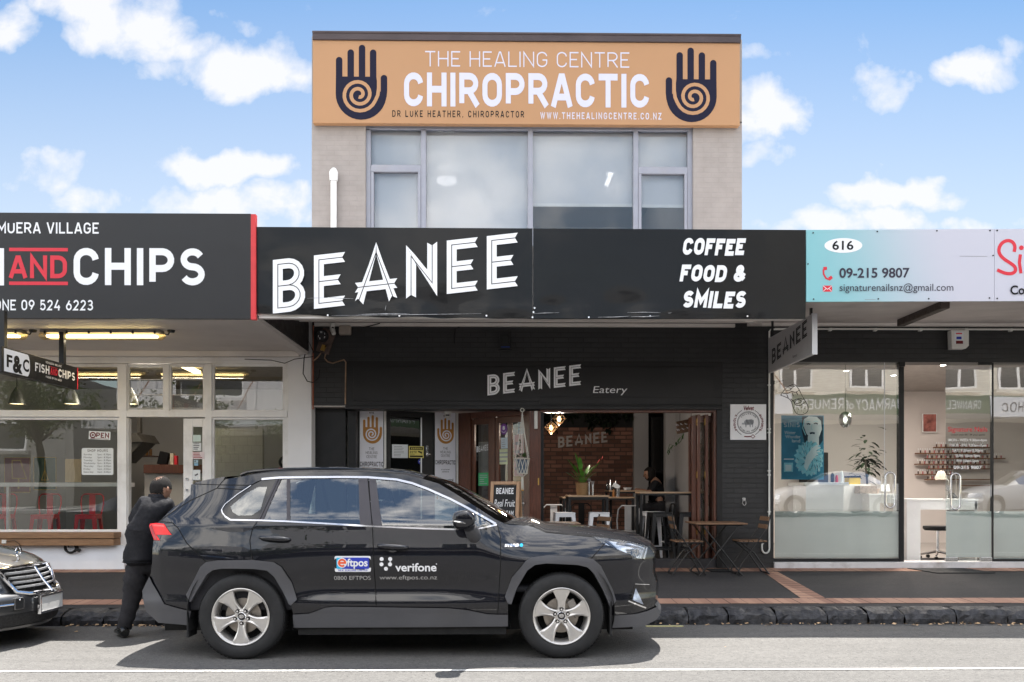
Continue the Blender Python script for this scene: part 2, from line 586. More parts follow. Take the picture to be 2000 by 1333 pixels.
def put2d(mb,pl,vs,fs,d,mi):
 """2D faces on plane pl, always facing out"""
 for f in fs:
  p = [vs[i] for i in f]
  ar = sum(p[i][0] * p[(i + 1) % len(p)][1] - p[(i + 1) % len(p)][0] * p[i][1] for i in range(len(p)))
  if ar < 0:
   p = list(reversed(p))
  if abs(ar) < 1e-12:
   continue
  d += 0.000012
  mb.add([pl.at(a[0],a[1],d) for a in p],[tuple(range(len(p)))],mi)
def stroke(mb,pl,pts,w,d=0.002,mi=0):
 vs,fs = strip2d(pts,w)
 put2d(mb,pl,vs,fs,d,mi)
def poly2d(mb,pl,pts,d=0.002,mi=0):
 put2d(mb,pl,[Vector((p[0],p[1])) for p in pts],[tuple(range(len(pts)))],d,mi)
def disc(mb,pl,cx,cy,r,d=0.002,mi=0,n=28,ry=None):
 ry = r if ry is None else ry
 poly2d(mb,pl,[(cx + r * cos(2 * pi * i / n),cy + ry * sin(2 * pi * i / n)) for i in range(n)],d,mi)
def ring(mb,pl,cx,cy,r,w,d=0.002,mi=0,n=36,a0=0,a1=360):
 stroke(mb,pl,arc(cx,cy,r,r,a0,a1,n),w,d,mi)
def caps(mb, pl, text, x, y, h, w=None, weight=0.17, gap=0.16, mi=0, d=0.002, align='l', shear=0.0, xs=1.0, jitter=0.0):
 """monoline capitals, cap height h, fitted to width w"""
 adv = []
 tot = 0
 for ch in text:
  gw = GL[ch][0] * xs
  full = (gw + weight if ch != ' ' else gw + weight * .5)
  adv.append((ch,tot,gw))
  tot += full + gap
 tot -= gap
 sx = h if w is None else w / tot
 x0 = x - (tot * sx / 2 if align == 'c' else tot * sx if align == 'r' else 0)
 hw = weight / 2
 k = 0
 rnd = random.Random(len(text))
 for (ch,a,gw) in adv:
  jy = rnd.uniform(-jitter,jitter)
  for path in GL[ch][1]:
   pts = []
   for (px,py) in path:
    pts.append(Vector((a + hw + px * gw,hw + py * (1 - weight) + jy)))
   for e in (0,-1):
    src = path[e]
    nx = pts[1] if e == 0 else pts[-2]
    if len(pts) >= 2 and (src[1] in (0,1) or src[0] in (0,1)) and len(path) < 8:
     dvec = (pts[e] - nx)
     if dvec.length > 1e-6:
      pts[e] = pts[e] + dvec.normalized() * hw * (1.0 if src[1] in (0, 1) else (0.9 if ch in 'EFLTZ' else 0.0))
   vs,fs = strip2d(pts,weight)
   vs = [Vector((x0 + (p.x + shear * p.y) * sx,y + p.y * h)) for p in vs]
   put2d(mb,pl,vs,fs,d + k * 0.00006,mi)
   k = (k + 1) % 5
 return tot * sx
_fc = {}
def font_mesh(text,off):
 key = (text,off)
 if key not in _fc:
  c = bpy.data.curves.new('t', 'FONT')
  c.body = text
  c.offset = off
  c.resolution_u = 4
  o = bpy.data.objects.new('t', c)
  me = bpy.data.meshes.new_from_object(o)
  _fc[key] = ([Vector((v.co.x,v.co.y)) for v in me.vertices],[tuple(p.vertices) for p in me.polygons])
  bpy.data.objects.remove(o)
  bpy.data.curves.remove(c)
  bpy.data.meshes.remove(me)
 return _fc[key]
def words(mb, pl, text, x, y, h, w=None, off=0.0, mi=0, d=0.002, align='l', shear=0.0):
 """mixed-case lettering; h = capital height; w = width to fit"""
 vs,fs = font_mesh(text,off)
 if not vs:
  return
 x0,x1 = min(p.x for p in vs),max(p.x for p in vs)
 sy = h / 0.70
 sx = sy if w is None else w / max(1e-6,(x1 - x0))
 wd = (x1 - x0) * sx
 ox = x - (wd / 2 if align == 'c' else wd if align == 'r' else 0)
 put2d(mb,pl,[Vector((ox + (p.x - x0) * sx + shear * p.y * sy,y + p.y * sy)) for p in vs],fs,d,mi)
def pplane(u,v,Y,yawz=0.0):
 """plane facing the street with its origin at pixel (u,v) of the facade"""
 return Plane(P(u,v,Y),(cos(yawz),sin(yawz),0),(0,0,1))
m_white = M('white_paint', (.80, .79, .78), .45, var=.05, dirt=.25, dcol=(.42, .38, .33))
m_frame = M('white_timber_frame', (.80, .79, .79), .45, var=.06, dirt=.4, dcol=(.36, .33, .29), vs=4)
m_black = M('black_paint', (.014, .0135, .014), .42, var=.2, bump=.0006, bs=120, spec=.3)
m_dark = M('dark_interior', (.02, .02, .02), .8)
m_alu = M('brushed_aluminium', (.55, .56, .6), .35, metal=.7, var=.05)
m_chrome = M('polished_chrome', (.82, .82, .84), .08, metal=1.0, var=.02)
m_steel = M('stainless_steel', (.62, .62, .62), .25, metal=1.0, var=.05)
m_vinylw = M('white_vinyl', (.78, .78, .80), .4, var=.02)
m_vinylk = M('black_vinyl', (.010, .010, .012), .5, var=.02, spec=.12)
m_vinylr = M('red_vinyl', (.62, .03, .05), .4, var=.04)
m_blackmetal = M('black_powder_coat', (.015, .015, .016), .38, var=.15)
m_whitemetal = M('white_powder_coat', (.72, .72, .74), .32, var=.05)
m_glass = GLASS('shop_glass', (.88, .94, .92), refl=3.2, tr=.86)
m_rubber = M('black_rubber', (.022, .022, .023), .75, var=.2, bump=.0008, bs=90)
m_plastw = M('white_plastic', (.7, .69, .66), .4, var=.06, dirt=.25, dcol=(.3, .27, .22))
m_paper = M('white_paper', (.74, .77, .79), .6, var=.03)
m_cable = M('black_cable', (.012, .012, .012), .5)
m_brass = M('brass', (.6, .38, .1), .3, metal=.9)
# ================================================================== the street
YF,YA = 12.6,9.9          # shop fronts,awning fronts
def fpz(y):
 return 0.13 + (y - 9.2) * 0.035
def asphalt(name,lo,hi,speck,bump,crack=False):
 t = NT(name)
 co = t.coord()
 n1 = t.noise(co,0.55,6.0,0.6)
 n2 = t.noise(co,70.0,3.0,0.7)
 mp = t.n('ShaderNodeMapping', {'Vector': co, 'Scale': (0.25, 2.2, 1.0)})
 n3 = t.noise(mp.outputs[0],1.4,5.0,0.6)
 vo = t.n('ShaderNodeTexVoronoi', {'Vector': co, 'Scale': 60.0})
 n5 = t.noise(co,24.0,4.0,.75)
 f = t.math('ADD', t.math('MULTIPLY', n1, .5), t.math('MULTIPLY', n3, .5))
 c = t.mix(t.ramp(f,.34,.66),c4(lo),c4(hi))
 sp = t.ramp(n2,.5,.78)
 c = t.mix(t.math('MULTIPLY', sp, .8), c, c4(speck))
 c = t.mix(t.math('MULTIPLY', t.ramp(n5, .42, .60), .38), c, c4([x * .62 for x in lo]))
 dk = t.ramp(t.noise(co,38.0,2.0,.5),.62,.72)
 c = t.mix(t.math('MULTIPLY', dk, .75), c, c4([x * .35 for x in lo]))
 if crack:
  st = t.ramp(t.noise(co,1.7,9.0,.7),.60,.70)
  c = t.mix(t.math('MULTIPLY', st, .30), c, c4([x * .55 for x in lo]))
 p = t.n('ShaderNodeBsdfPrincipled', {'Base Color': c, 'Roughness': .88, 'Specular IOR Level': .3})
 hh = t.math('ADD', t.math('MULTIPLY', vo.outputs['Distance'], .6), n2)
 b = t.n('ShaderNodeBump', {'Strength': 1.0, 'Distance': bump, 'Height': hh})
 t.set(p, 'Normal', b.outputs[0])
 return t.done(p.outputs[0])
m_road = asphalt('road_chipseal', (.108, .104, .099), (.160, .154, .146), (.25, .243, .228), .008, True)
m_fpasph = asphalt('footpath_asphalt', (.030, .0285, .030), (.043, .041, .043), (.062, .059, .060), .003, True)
xs = [-160,-60,-30,-16,-10,-6,-3,0,3,6,10,16,30,60,160]
prof = [(-3.2,.62),(-1,.56),(1.5,.38),(3.5,.17),(5.0,.03),(6.2,0),(7.6,0),(8.5,-.012),(9.12,-.03)]
mb = MB()
v = [(x,y,z) for (y,z) in prof for x in xs]
n = len(xs)
mb.add(v,[(j * n + i,j * n + i + 1,(j + 1) * n + i + 1,(j + 1) * n + i) for j in range(len(prof) - 1) for i in range(n - 1)],0,True)
tag(mb.build('road', m_road), kind='structure')
m_ground = M('bare_ground', (.12, .12, .1), .9, var=.2, vs=.3)
mb = MB()
mb.add([(-900,-900,-.35),(900,-900,-.35),(900,900,-.35),(-900,900,-.35)],[(0,1,2,3)])
tag(mb.build('ground', m_ground), kind='structure')
t = NT('worn_line_paint')
co = t.coord()
w1 = t.noise(co,26.0,6.0,.7)
w2 = t.noise(co,1.2,4.0,.6)
mk = t.ramp(t.math('ADD', t.math('MULTIPLY', w1, .75), t.math('MULTIPLY', w2, .5)), .47, .68)
c = t.mix(mk,(.16,.15,.145,1),(.62,.61,.58,1))
p = t.n('ShaderNodeBsdfPrincipled', {'Base Color': c, 'Roughness': .75})
b = t.n('ShaderNodeBump', {'Strength': 1.0, 'Distance': .004, 'Height': t.noise(co, 70, 3, .7)})
t.set(p, 'Normal', b.outputs[0])
m_line = t.done(p.outputs[0])
mb = MB()
rx = random.Random(4)
pts0 = [(-160 + i * 2.0,6.69 + rx.uniform(-.006,.006)) for i in range(161)]
for i in range(160):
 (xa,ya),(xb,yb) = pts0[i],pts0[i + 1]
 mb.quad((xa,ya - .028,.005),(xb,yb - .028,.005),(xb,yb + .028,.005),(xa,ya + .028,.005))
tag(mb.build('road_line', m_line), kind='structure')
m_yellow = M('yellow_strip_colour', (.55, .50, .25), .7, dirt=.6, vs=20)
mb = MB()
mb.box(PX(1262,8.95),PX(1335,8.95),8.93,8.99,-.028,-.019)  # short yellow strip beside the kerb
tag(mb.build('yellow_strip', m_yellow), kind='structure')
mb = MB()
xs2 = [-60,-30,-12,-6,-3,0,3,6,12,30,60]
ys = [9.30,10.5,12.0,13.9]
n = len(xs2)
mb.add([(x,y,fpz(y)) for y in ys for x in xs2],[(j * n + i,j * n + i + 1,(j + 1) * n + i + 1,(j + 1) * n + i) for j in range(3) for i in range(n - 1)])
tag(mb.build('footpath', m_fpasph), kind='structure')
def pavers_mat():
 t = NT('terracotta_pavers')
 co = t.coord()
 vo = t.n('ShaderNodeTexWhiteNoise', {'Vector': t.n('ShaderNodeVectorMath', {0: co, 1: (0, 0, 0)}, operation='SNAP').outputs[0]})
 sp = t.n('ShaderNodeSeparateXYZ', {0: co})
 ix = t.math('FLOOR', t.math('DIVIDE', sp.outputs[0], .2))
 wn_ = t.n('ShaderNodeTexWhiteNoise', {'W': ix}, noise_dimensions='1D')
 n1 = t.noise(co,14,5)
 c = t.mix(wn_.outputs[0],(.28,.145,.10,1),(.46,.27,.185,1))
 c = t.mix(t.math('MULTIPLY', n1, .45), c, (.16, .10, .08, 1))
 p = t.n('ShaderNodeBsdfPrincipled', {'Base Color': c, 'Roughness': .8})
 b = t.n('ShaderNodeBump', {'Strength': 1.0, 'Distance': .002, 'Height': t.noise(co, 60, 3)})
 t.set(p, 'Normal', b.outputs[0])
 return t.done(p.outputs[0])
m_paver = pavers_mat()
mb = MB()
def paver_row(y0,y1,x0,x1,step=.2):
 k = 0
 x = x0
 while x < x1:
  lift = random.uniform(0.003,.0055)
  g = .004
  a,b_ = x + g,x + step - g
  ya,yb = y0 + g,y1 - g
  za,zb = fpz(ya) + lift,fpz(yb) + lift
  mb.add([(a,ya,za),(b_,ya,za),(b_,yb,zb),(a,yb,zb)],[(0,1,2,3)])
  x += step
  k += 1
paver_row(9.50,9.86,-14,14)
paver_row(12.22,12.62,-14,14)
A0,A1,B0,B1 = P(1490,1123,12.2),P(1518,1123,12.2),P(1562,1176,9.9),P(1610,1176,9.9)
for i in range(12):
 f0,f1 = i / 12 + .004,(i + 1) / 12 - .004
 q = []
 for (L,R,f) in ((A0,A1,f0),(A0,A1,f1)):
  pass
 ya,yb = 12.2 + (9.87 - 12.2) * f0,12.2 + (9.87 - 12.2) * f1
 l0,r0 = A0.x + (B0.x - A0.x) * f0,A1.x + (B1.x - A1.x) * f0
 l1,r1 = A0.x + (B0.x - A0.x) * f1,A1.x + (B1.x - A1.x) * f1
 mb.add([(l1,yb,fpz(yb) + .0045),(r1,yb,fpz(yb) + .0045),(r0,ya,fpz(ya) + .0045),(l0,ya,fpz(ya) + .0045)],[(0,1,2,3)])
tag(mb.build('paving', m_paver), kind='structure')
m_stone = M('bluestone', (.038, .038, .042), .6, var=.55, vs=14, bump=.02, bs=16, dirt=.5, dcol=(.13, .125, .12))
mb = MB()
x = -14.0
rk = random.Random(11)
while x < 14:
 L = rk.uniform(.34,.62)
 nx,rows = 8,[(9.10,-.06),(9.085,.03),(9.10,.085),(9.16,.122),(9.32,fpz(9.3) + .003)]
 vv = []
 for (yy,zz) in rows:
  for i in range(nx + 1):
   e = 0.018 if i in (0,nx) else 0
   jit = rk.uniform(-.020,.020) if 0 < rows.index((yy,zz)) < 3 else rk.uniform(-.004,.004)
   vv.append((x + .006 + (L - .012) * i / nx,yy + jit + e * (1 if yy < 9.3 else 0),zz + (rk.uniform(-.024,.006) if .05 < zz < .125 else 0) - e * .5))
 w = nx + 1
 mb.add(vv,[(j * w + i,j * w + i + 1,(j + 1) * w + i + 1,(j + 1) * w + i) for j in range(len(rows) - 1) for i in range(nx)],0,False)
 x += L
tag(mb.build('kerb', m_stone), kind='structure')
m_leaf = M('dry_leaves', (.46, .31, .18), .8, var=.4, vs=30)
mb = MB()
rl = random.Random(5)
for i in range(330):
 r = rl.random()
 X = rl.uniform(-6.0,8.5)
 if rl.random() < .45:
  X = rl.choice([-4.35,-3.5,-3.1,4.6,5.6,6.3]) + rl.gauss(0,.28)
 Y = 9.07 - abs(rl.gauss(0,.06))
 if rl.random() < .10:
  Y = rl.uniform(7.4,9.0)
 s = rl.uniform(.012,.034)
 a = rl.uniform(0,6.3)
 z = -.02 + rl.uniform(0,.014)
 t1 = rl.uniform(-.5,.5)
 ca,sa = cos(a) * s,sin(a) * s
 mb.add([(X - ca,Y - sa,z),(X + sa * .5,Y - ca * .5,z + s * .3 * t1),(X + ca,Y + sa,z + .006),(X - sa * .5,Y + ca * .5,z + s * .4)],[(0,1,2,3)])
tag(mb.build('dry_leaves', m_leaf), 'dry brown leaves lying along the kerb gutter', 'leaves', kind='stuff')
# ================================================================== buildings
m_brickblk = BRICK('black_painted_brick', (.018, .0175, .019), (.011, .0105, .011), var=.18, bump=.007, rough=.5)
m_brickbeige = BRICK('beige_painted_brick', (.305, .27, .252), (.292, .258, .240), var=.02, bump=.0014, rough=.6)
m_beige = M('beige_render', (.305, .27, .25), .7, var=.06, vs=1.2, dirt=.35, dcol=(.36, .31, .28))
m_board = M('black_sign_board', (.017, .016, .0165), .42, var=.12, vs=1.5, spec=.3)
m_capm = M('brown_flashing', (.055, .04, .042), .4, var=.2, vs=2)
m_soffit = M('painted_soffit', (.68, .64, .61), .6, var=.08, vs=1.1, dirt=.55, dcol=(.30, .25, .21))
m_soffitg = M('grey_soffit', (.56, .52, .50), .65, var=.12, vs=1.3, dirt=.6, dcol=(.24, .21, .19))
m_plaster = M('grey_plaster', (.76, .75, .76), .65, var=.05, vs=2.0, dirt=.35, dcol=(.36, .32, .28))
m_basew = M('pale_blue_render', (.74, .76, .80), .6, var=.05, vs=3, dirt=.2, dcol=(.4, .38, .36))
m_sillw = WOOD('timber_sill', (.36, .20, .10), (.17, .09, .045), .5, (.6, 8, 14))
m_mahog = WOOD('red_brown_timber', (.155, .052, .028), (.07, .024, .014), .32, (9, 9, .7), coat=.25)
m_roofing = M('roof_steel', (.2, .2, .2), .5)
m_inwhite = M('white_interior_wall', (.62, .60, .58), .7, var=.04, vs=1)
m_inpink = M('blush_interior_wall', (.66, .60, .57), .7, var=.04, vs=1)
m_ingrey = M('grey_interior_wall', (.48, .47, .47), .7, var=.06, vs=1)
m_floor = M('polished_floor', (.30, .28, .26), .12, var=.1, vs=1)
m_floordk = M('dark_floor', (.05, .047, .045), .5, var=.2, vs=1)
m_frost = None
def window(parent, u0, u1, v0, v1, Y, fw=6, mat=None, gmat=None, depth=.07, mull=(), trans=(), name='window', glass_back=.035):
 """frame with its pane; members in pixels"""
 mat = mat or m_frame
 mb = MB()
 mb.pbox(u0,u1,v0,v0 + fw,Y,depth)
 mb.pbox(u0,u1,v1 - fw,v1,Y,depth)
 mb.pbox(u0,u0 + fw,v0 + fw,v1 - fw,Y + .001,depth)
 mb.pbox(u1 - fw,u1,v0 + fw,v1 - fw,Y + .001,depth)
 for (a,b_) in mull:
  mb.pbox(a,b_,v0 + fw,v1 - fw,Y + .004,depth - .01)
 for (a,b_) in trans:
  mb.pbox(u0 + fw,u1 - fw,a,b_,Y + .006,depth - .012)
 w = mb.build(name,mat,parent,bevel=.004)
 g = MB()
 Yg = Y + glass_back
 g.quad(P(u0 + fw - 1,v1 - fw + 1,Yg),P(u1 - fw + 1,v1 - fw + 1,Yg),P(u1 - fw + 1,v0 + fw - 1,Yg),P(u0 + fw - 1,v0 + fw - 1,Yg))
 g.build('pane', gmat or m_glass, w)
 return w
def room(parent, x0, x1, y0, y1, z0, z1, wall, floor, ceil, back=None, fname='interior'):
 mb = MB()
 mb.quad((x0,y0,z0),(x0,y0,z1),(x0,y1,z1),(x0,y1,z0))
 mb.quad((x1,y0,z0),(x1,y1,z0),(x1,y1,z1),(x1,y0,z1))
 mb.build('interior_wall', wall, parent)
 mb = MB(); mb.quad((x0, y1, z0), (x0, y1, z1), (x1, y1, z1), (x1, y1, z0)); mb.build('back_wall', back or wall, parent)
 mb = MB(); mb.quad((x0, y0, z0), (x1, y0, z0), (x1, y1, z0), (x0, y1, z0)); mb.build('floor', floor, parent)
 mb = MB(); mb.quad((x0, y0, z1), (x0, y1, z1), (x1, y1, z1), (x1, y0, z1)); mb.build('ceiling', ceil, parent)
XB1,XB2,XB3 = PX(609,YF),PX(1449,YF),PX(1511,YF)
B = thing('cafe_building', 'two-storey building with beige upper wall and black painted brick cafe front', 'building', (XB1, YF, .25))
ZT = PZ(72,YF)
mb = MB()
mb.pbox(609,714,238,560,YF,.35)
mb.build('upper_wall', m_brickbeige, B)
mb = MB()
mb.pbox(1354,1449,238,560,YF,.35)
mb.build('upper_wall', m_brickbeige, B)
mb = MB()
zl = PZ(238,YF)
mb.box(XB1,XB2,YF,YF + .35,zl,ZT - .02)                      # behind the sign
mb.box(XB1 + .001,XB1 + .3,YF + .351,YF + 9,3.9,ZT - .02)
mb.box(XB2 - .3,XB2 - .001,YF + .351,YF + 9,3.9,ZT - .02)
mb.box(XB1,XB2,YF + 9,YF + 9.2,0,ZT - .02)
mb.box(PX(714,YF),PX(1354,YF),YF + .02,YF + .3,3.9,4.9)
mb.build('wall', m_beige, B)
mb = MB(); mb.box(XB1 + .3, XB2 - .3, YF + .35, YF + 9, ZT - .4, ZT - .3); mb.build('roof', m_roofing, B)
mb = MB()
mb.box(PX(610,YF - .145),PX(1447.5,YF - .145),YF - .145,YF + .35,PZ(80,YF - .145),PZ(66,YF - .145))
mb.box(PX(609.5,YF - .155),PX(1448,YF - .155),YF - .155,YF - .12,PZ(67,YF - .155),PZ(63,YF - .155))
mb.box(PX(1020,YF - .15),PX(1022,YF - .15),YF - .149,YF - .14,PZ(80,YF - .15),PZ(66,YF - .15))
mb.build('parapet_cap', m_capm, B, bevel=.006)
m_wfilm_t = NT('frosted_blind')
co = m_wfilm_t.coord()
df = m_wfilm_t.n('ShaderNodeBsdfDiffuse', {'Color': m_wfilm_t.mix(m_wfilm_t.noise(co, 2.0), (.84, .84, .86, 1), (.90, .90, .92, 1))})
tl = m_wfilm_t.n('ShaderNodeBsdfTranslucent', {'Color': (.5, .5, .52, 1)})
tr_ = m_wfilm_t.n('ShaderNodeBsdfTransparent', {'Color': (.9, .9, .92, 1)})
a1 = m_wfilm_t.n('ShaderNodeMixShader', {0: .12, 1: df.outputs[0], 2: tl.outputs[0]})
a2 = m_wfilm_t.n('ShaderNodeMixShader', {0: .16, 1: a1.outputs[0], 2: tr_.outputs[0]})
m_blind = m_wfilm_t.done(a2.outputs[0])
m_upglass = GLASS('upper_glass', (.9, .93, .96), refl=1.9, tr=.98)
m_alub = M('grey_aluminium', (.27, .275, .32), .4, metal=.25, var=.06, dirt=.3, dcol=(.3, .27, .25))
YW = YF + .05
uw = MB()
uw.pbox(714,1354,245,254,YW,.09)
for (a,b_) in ((714,724),(822,832),(1031,1041),(1237,1247),(1343,1354)):
 uw.pbox(a,b_,254,545,YW + .002,.085)
uw.pbox(714,1354,545,556,YW,.09)
win = uw.build('window', m_alub, B, bevel=.006)
for (u0,u1,vt,vb) in ((724,822,322,336),(1247,1343,326,340)):
 mb = MB()
 mb.pbox(u0,u1,vt,vb,YW - .004,.08)
 mb.pbox(u0 + .3,u0 + 6,vb,545,YW - .006,.075)
 mb.pbox(u1 - 6,u1 - .3,vb,545,YW - .006,.075)
 mb.build('sash', m_alub, win, bevel=.005)
for (u0,u1) in ((724,822),(832,1031),(1041,1237),(1247,1343)):
 mb = MB(); Yg = YW + .045
 mb.quad(P(u0 - 1,546,Yg),P(u1 + 1,546,Yg),P(u1 + 1,253,Yg),P(u0 - 1,253,Yg))
 mb.build('pane', m_upglass, win)
for (u0,u1,vb) in ((722,825,545),(830,1033,545),(1040,1239,398),(1246,1345,400)):
 mb = MB()
 mb.pbox(u0,u1,256,vb,YW + .14,.004)
 if vb < 500:
  mb.pbox(u0,u1,vb,vb + 6,YW + .13,.02,1)
 mb.build('blind', [m_blind, m_white], B)
room(B,PX(716,YF) - .0,PX(1352,YF),YF + .36,YF + 5,4.6,PZ(240,YF),m_inwhite,m_ingrey,m_inwhite)
m_tubew = EM('white_lamp', (1, .97, .92), 3.2)
for (ua,va,ub,vb,Y) in ((1209,299,1184,363,14.6),(1288,299,1268,336,14.8)):
 mb = MB()
 a,b_ = P(ua,va,Y),P(ub,vb,Y)
 yb = Y - .02
 mb.bar(a,b_,.07,.05,0,up=(0,1,0))
 o = mb.build('tube_light', EM('white_tube', (1, .95, .88), 9.0))
 tag(o, 'slanted white strip light glowing through the %s upstairs blind' % ('wide right' if ua < 1220 else 'narrow far right'), 'ceiling light', 'strip lights behind the upstairs blinds')
for (u,v_,r) in ((870,269,.19),(873,356,.165)):
 mb = MB(); c_ = P(u,v_,14.4)
 mb.lathe([(0, -.03), (r * .7, -.03), (r, -.0), (r, .05)], c_, 'z', 24)
 o = mb.build('dome_light', EM('dim_dome', (1, .93, .86), 4.0))
 tag(o, 'pale round dome light behind the upstairs blind, %s' % ('nearer the sign' if v_ < 300 else 'lower one'), 'ceiling light', 'dome lights behind the upstairs blinds')
zs = PZ(795,YF)           # underside of the shop header
mb = MB()
mb.pbox(610,1511,600,706,YF,.3)
mb.pbox(610,674,706,793,YF + .0005,.3)
mb.pbox(1411,1511,706,1125,YF + .0005,.35)
mb.build('brick_wall', m_brickblk, B)
mb = MB()
mb.pbox(674,1411,706,793,YF - .012,.3)
mb.pbox(690,1395,716,784,YF - .03,.03)
mb.pbox(674,1411,793,800,YF - .05,.34)
mb.pbox(1054,1411,776,790,YF - .034,.03)
mb.build('shopfront_header', m_board, B, bevel=.004)
mb = MB()
mb.pbox(1400,1411,800,1125,YF - .001,.35)
mb.build('entry_wall', m_black, B)
mb = MB()
mb.pbox(610,675,793,1125,YF + .25,.1)
mb.box(PX(674,YF),PX(690,YF),YF + .24,13.05,.2,zs + .02)
mb.build('entry_wall', m_black, B)
mb = MB()
mb.box(PX(612,YF),PX(1062,YF),YF + .001,14.6,zs,zs + .05)
mb.build('entry_ceiling', m_soffit, B)
mb = MB()
mb.box(PX(612,YF),PX(1056,YF),YF + .05,14.6,.2,.27)
mb.build('entry_step', m_floordk, B)
E0,E1 = P(698,HORIZON,13.05),P(896,HORIZON,13.72)
dv = (E1 - E0); dv.z = 0
ELEN = dv.length
edir = dv.normalized()
EPL = Plane((E0.x,E0.y,0.27),edir,(0,0,1))
def ebox(mb,x0,x1,z0,z1,d,t,mi=0,pl=None):
 """box on a slanting wall: front face d in front, t thick"""
 pl = pl or EPL
 v = [pl.at(x,z,dd) for z in (z0,z1) for (x,dd) in ((x0,d),(x1,d),(x1,d - t),(x0,d - t))]
 mb.add(v,[(0,3,2,1),(4,5,6,7),(0,1,5,4),(1,2,6,5),(2,3,7,6),(3,0,4,7)],mi)
def upx(pl,u,v=HORIZON):
 """where the ray through pixel (u,v) meets plane pl, as (x, z) on it"""
 o = Vector((0,0,CAM_Z))
 d = P(u,v,1.0) - o
 t = (pl.o - o).dot(pl.nrm) / d.dot(pl.nrm)
 q = o + d * t - pl.o
 return q.dot(pl.r),q.dot(pl.u)
hE = zs - .27
mb = MB()
ebox(mb,-.05,upx(EPL,757)[0],0,hE,0,.1)
ebox(mb,upx(EPL,849)[0],ELEN + .05,0,hE,0,.1)
ebox(mb,upx(EPL,757)[0],upx(EPL,849)[0],upx(EPL,800,805)[1],hE,0,.1)
mb.build('entry_panel', m_black, B)
xd0,xd1 = upx(EPL,757)[0],upx(EPL,849)[0]
zt = upx(EPL,800,805)[1]
mb = MB()
gx0,gx1 = upx(EPL,764)[0],upx(EPL,823)[0]
gz = upx(EPL,800,815)[1]
ebox(mb,xd0 + .005,gx0,.01,zt - .005,-.02,.05)
ebox(mb,gx1,xd1 - .005,.01,zt - .005,-.02,.05)
ebox(mb,gx0,gx1,gz,zt - .005,-.02,.05)
ebox(mb,gx0,gx1,.01,.25,-.02,.05)
dr = mb.build('door', m_black, B, bevel=.004)
mb = MB(); mb.quad(EPL.at(gx0,.25,-.045),EPL.at(gx1,.25,-.045),EPL.at(gx1,gz,-.045),EPL.at(gx0,gz,-.045))
mb.build('pane', GLASS('dark_door_glass', (.5, .5, .5), refl=1.6, tr=.6), dr)
mb = MB(); hx,hz = upx(EPL,834.5,882)
ebox(mb,hx - .02,hx + .02,hz - .08,hz + .09,.0,.03)
mb.cyl(EPL.at(hx,hz - .05,.0),EPL.at(hx,hz - .05,.05),.014,n=10)
mb.cyl(EPL.at(hx,hz - .05,.05),EPL.at(hx + .03,hz - .05,.05),.012,n=10)
mb.build('handle', m_chrome, dr, bevel=.003)
mb = MB(); ebox(mb, gx1 - .006, gx1 + .014, .25, gz, -.014, .02); mb.build('trim', m_alu, dr)
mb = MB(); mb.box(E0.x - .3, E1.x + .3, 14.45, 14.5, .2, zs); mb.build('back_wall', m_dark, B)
D0,D1 = P(897,HORIZON,13.74),P(1050,HORIZON,12.72)
dv = D1 - D0; dv.z = 0
DLEN = dv.length
DPL = Plane((D0.x,D0.y,.27),dv.normalized(),(0,0,1))
dz_ = zs - .27
m_doorglass = GLASS('cafe_door_glass', (.75, .75, .72), refl=1.7, tr=.7)
def dx_(u):
 return upx(DPL,u)[0]
mb = MB()
for (a,b_,d_) in ((897,921,.03),(959,967,.012),(1030,1052,.03)):
 ebox(mb,dx_(a),dx_(b_),0,dz_,d_,.09,0,DPL)
ebox(mb,dx_(921),dx_(1030),dz_ - .10,dz_,.02,.08,0,DPL)
dtf = mb.build('door_frame', m_mahog, B, bevel=.005)
for (a,b_) in ((921,959),(967,1030)):
 mb = MB()
 st = .055 if a < 950 else .07
 xa,xb = dx_(a) + .004,dx_(b_) - .004
 ebox(mb,xa,xa + st,.01,dz_ - .105,-.002,.045,0,DPL)
 ebox(mb,xb - st,xb,.01,dz_ - .105,-.002,.045,0,DPL)
 ebox(mb,xa + st,xb - st,dz_ - .20,dz_ - .105,-.002,.045,0,DPL)
 ebox(mb,xa + st,xb - st,.01,.42,-.002,.045,0,DPL)
 if a > 960:
  xm = dx_(994)
  ebox(mb,xm - .03,xm + .045,.42,dz_ - .20,-.003,.04,0,DPL)
 d_o = mb.build('door', m_mahog, B, bevel=.004)
 mb = MB(); mb.quad(DPL.at(xa + st,.42,-.025),DPL.at(xb - st,.42,-.025),DPL.at(xb - st,dz_ - .2,-.025),DPL.at(xa + st,dz_ - .2,-.025))
 mb.build('pane', m_doorglass, d_o)
 if a > 960:
  mb = MB()
  mb.cyl(DPL.at(xb - .03,.95,0),DPL.at(xb - .03,.95,.05),.012,n=10)
  mb.cyl(DPL.at(xb - .03,.95,.05),DPL.at(xb - .12,.95,.05),.01,n=10)
  ebox(mb,xb - .05,xb - .012,.6,.64,.01,.012,0,DPL)
  mb.build('handle', m_chrome, d_o)
mb = MB()
mb.pbox(1034,1056,803,1125,YF + .02,.14)
mb.pbox(1056,1400,800,806,YF + .03,.12)
mb.pbox(1394,1400,806,1092,YF + .03,.12)
mb.build('bifold_frame', m_mahog, B, bevel=.005)
mb = MB()
mb.pbox(1056,1062,806,1095,YF + .05,.1)
mb.build('door_track', m_black, B, bevel=.003)
mb = MB(); mb.pbox(1050.5, 1053, 934, 948, YF + .008, .02); mb.build('hinge', m_brass, B)
mb = MB()
mb.pbox(1056,1411,1092,1130,YF + .02,.2)
mb.build('threshold', M('dark_plinth', (.045, .043, .047), .7, dirt=.5, dcol=(.09, .085, .08)), B, bevel=.01)
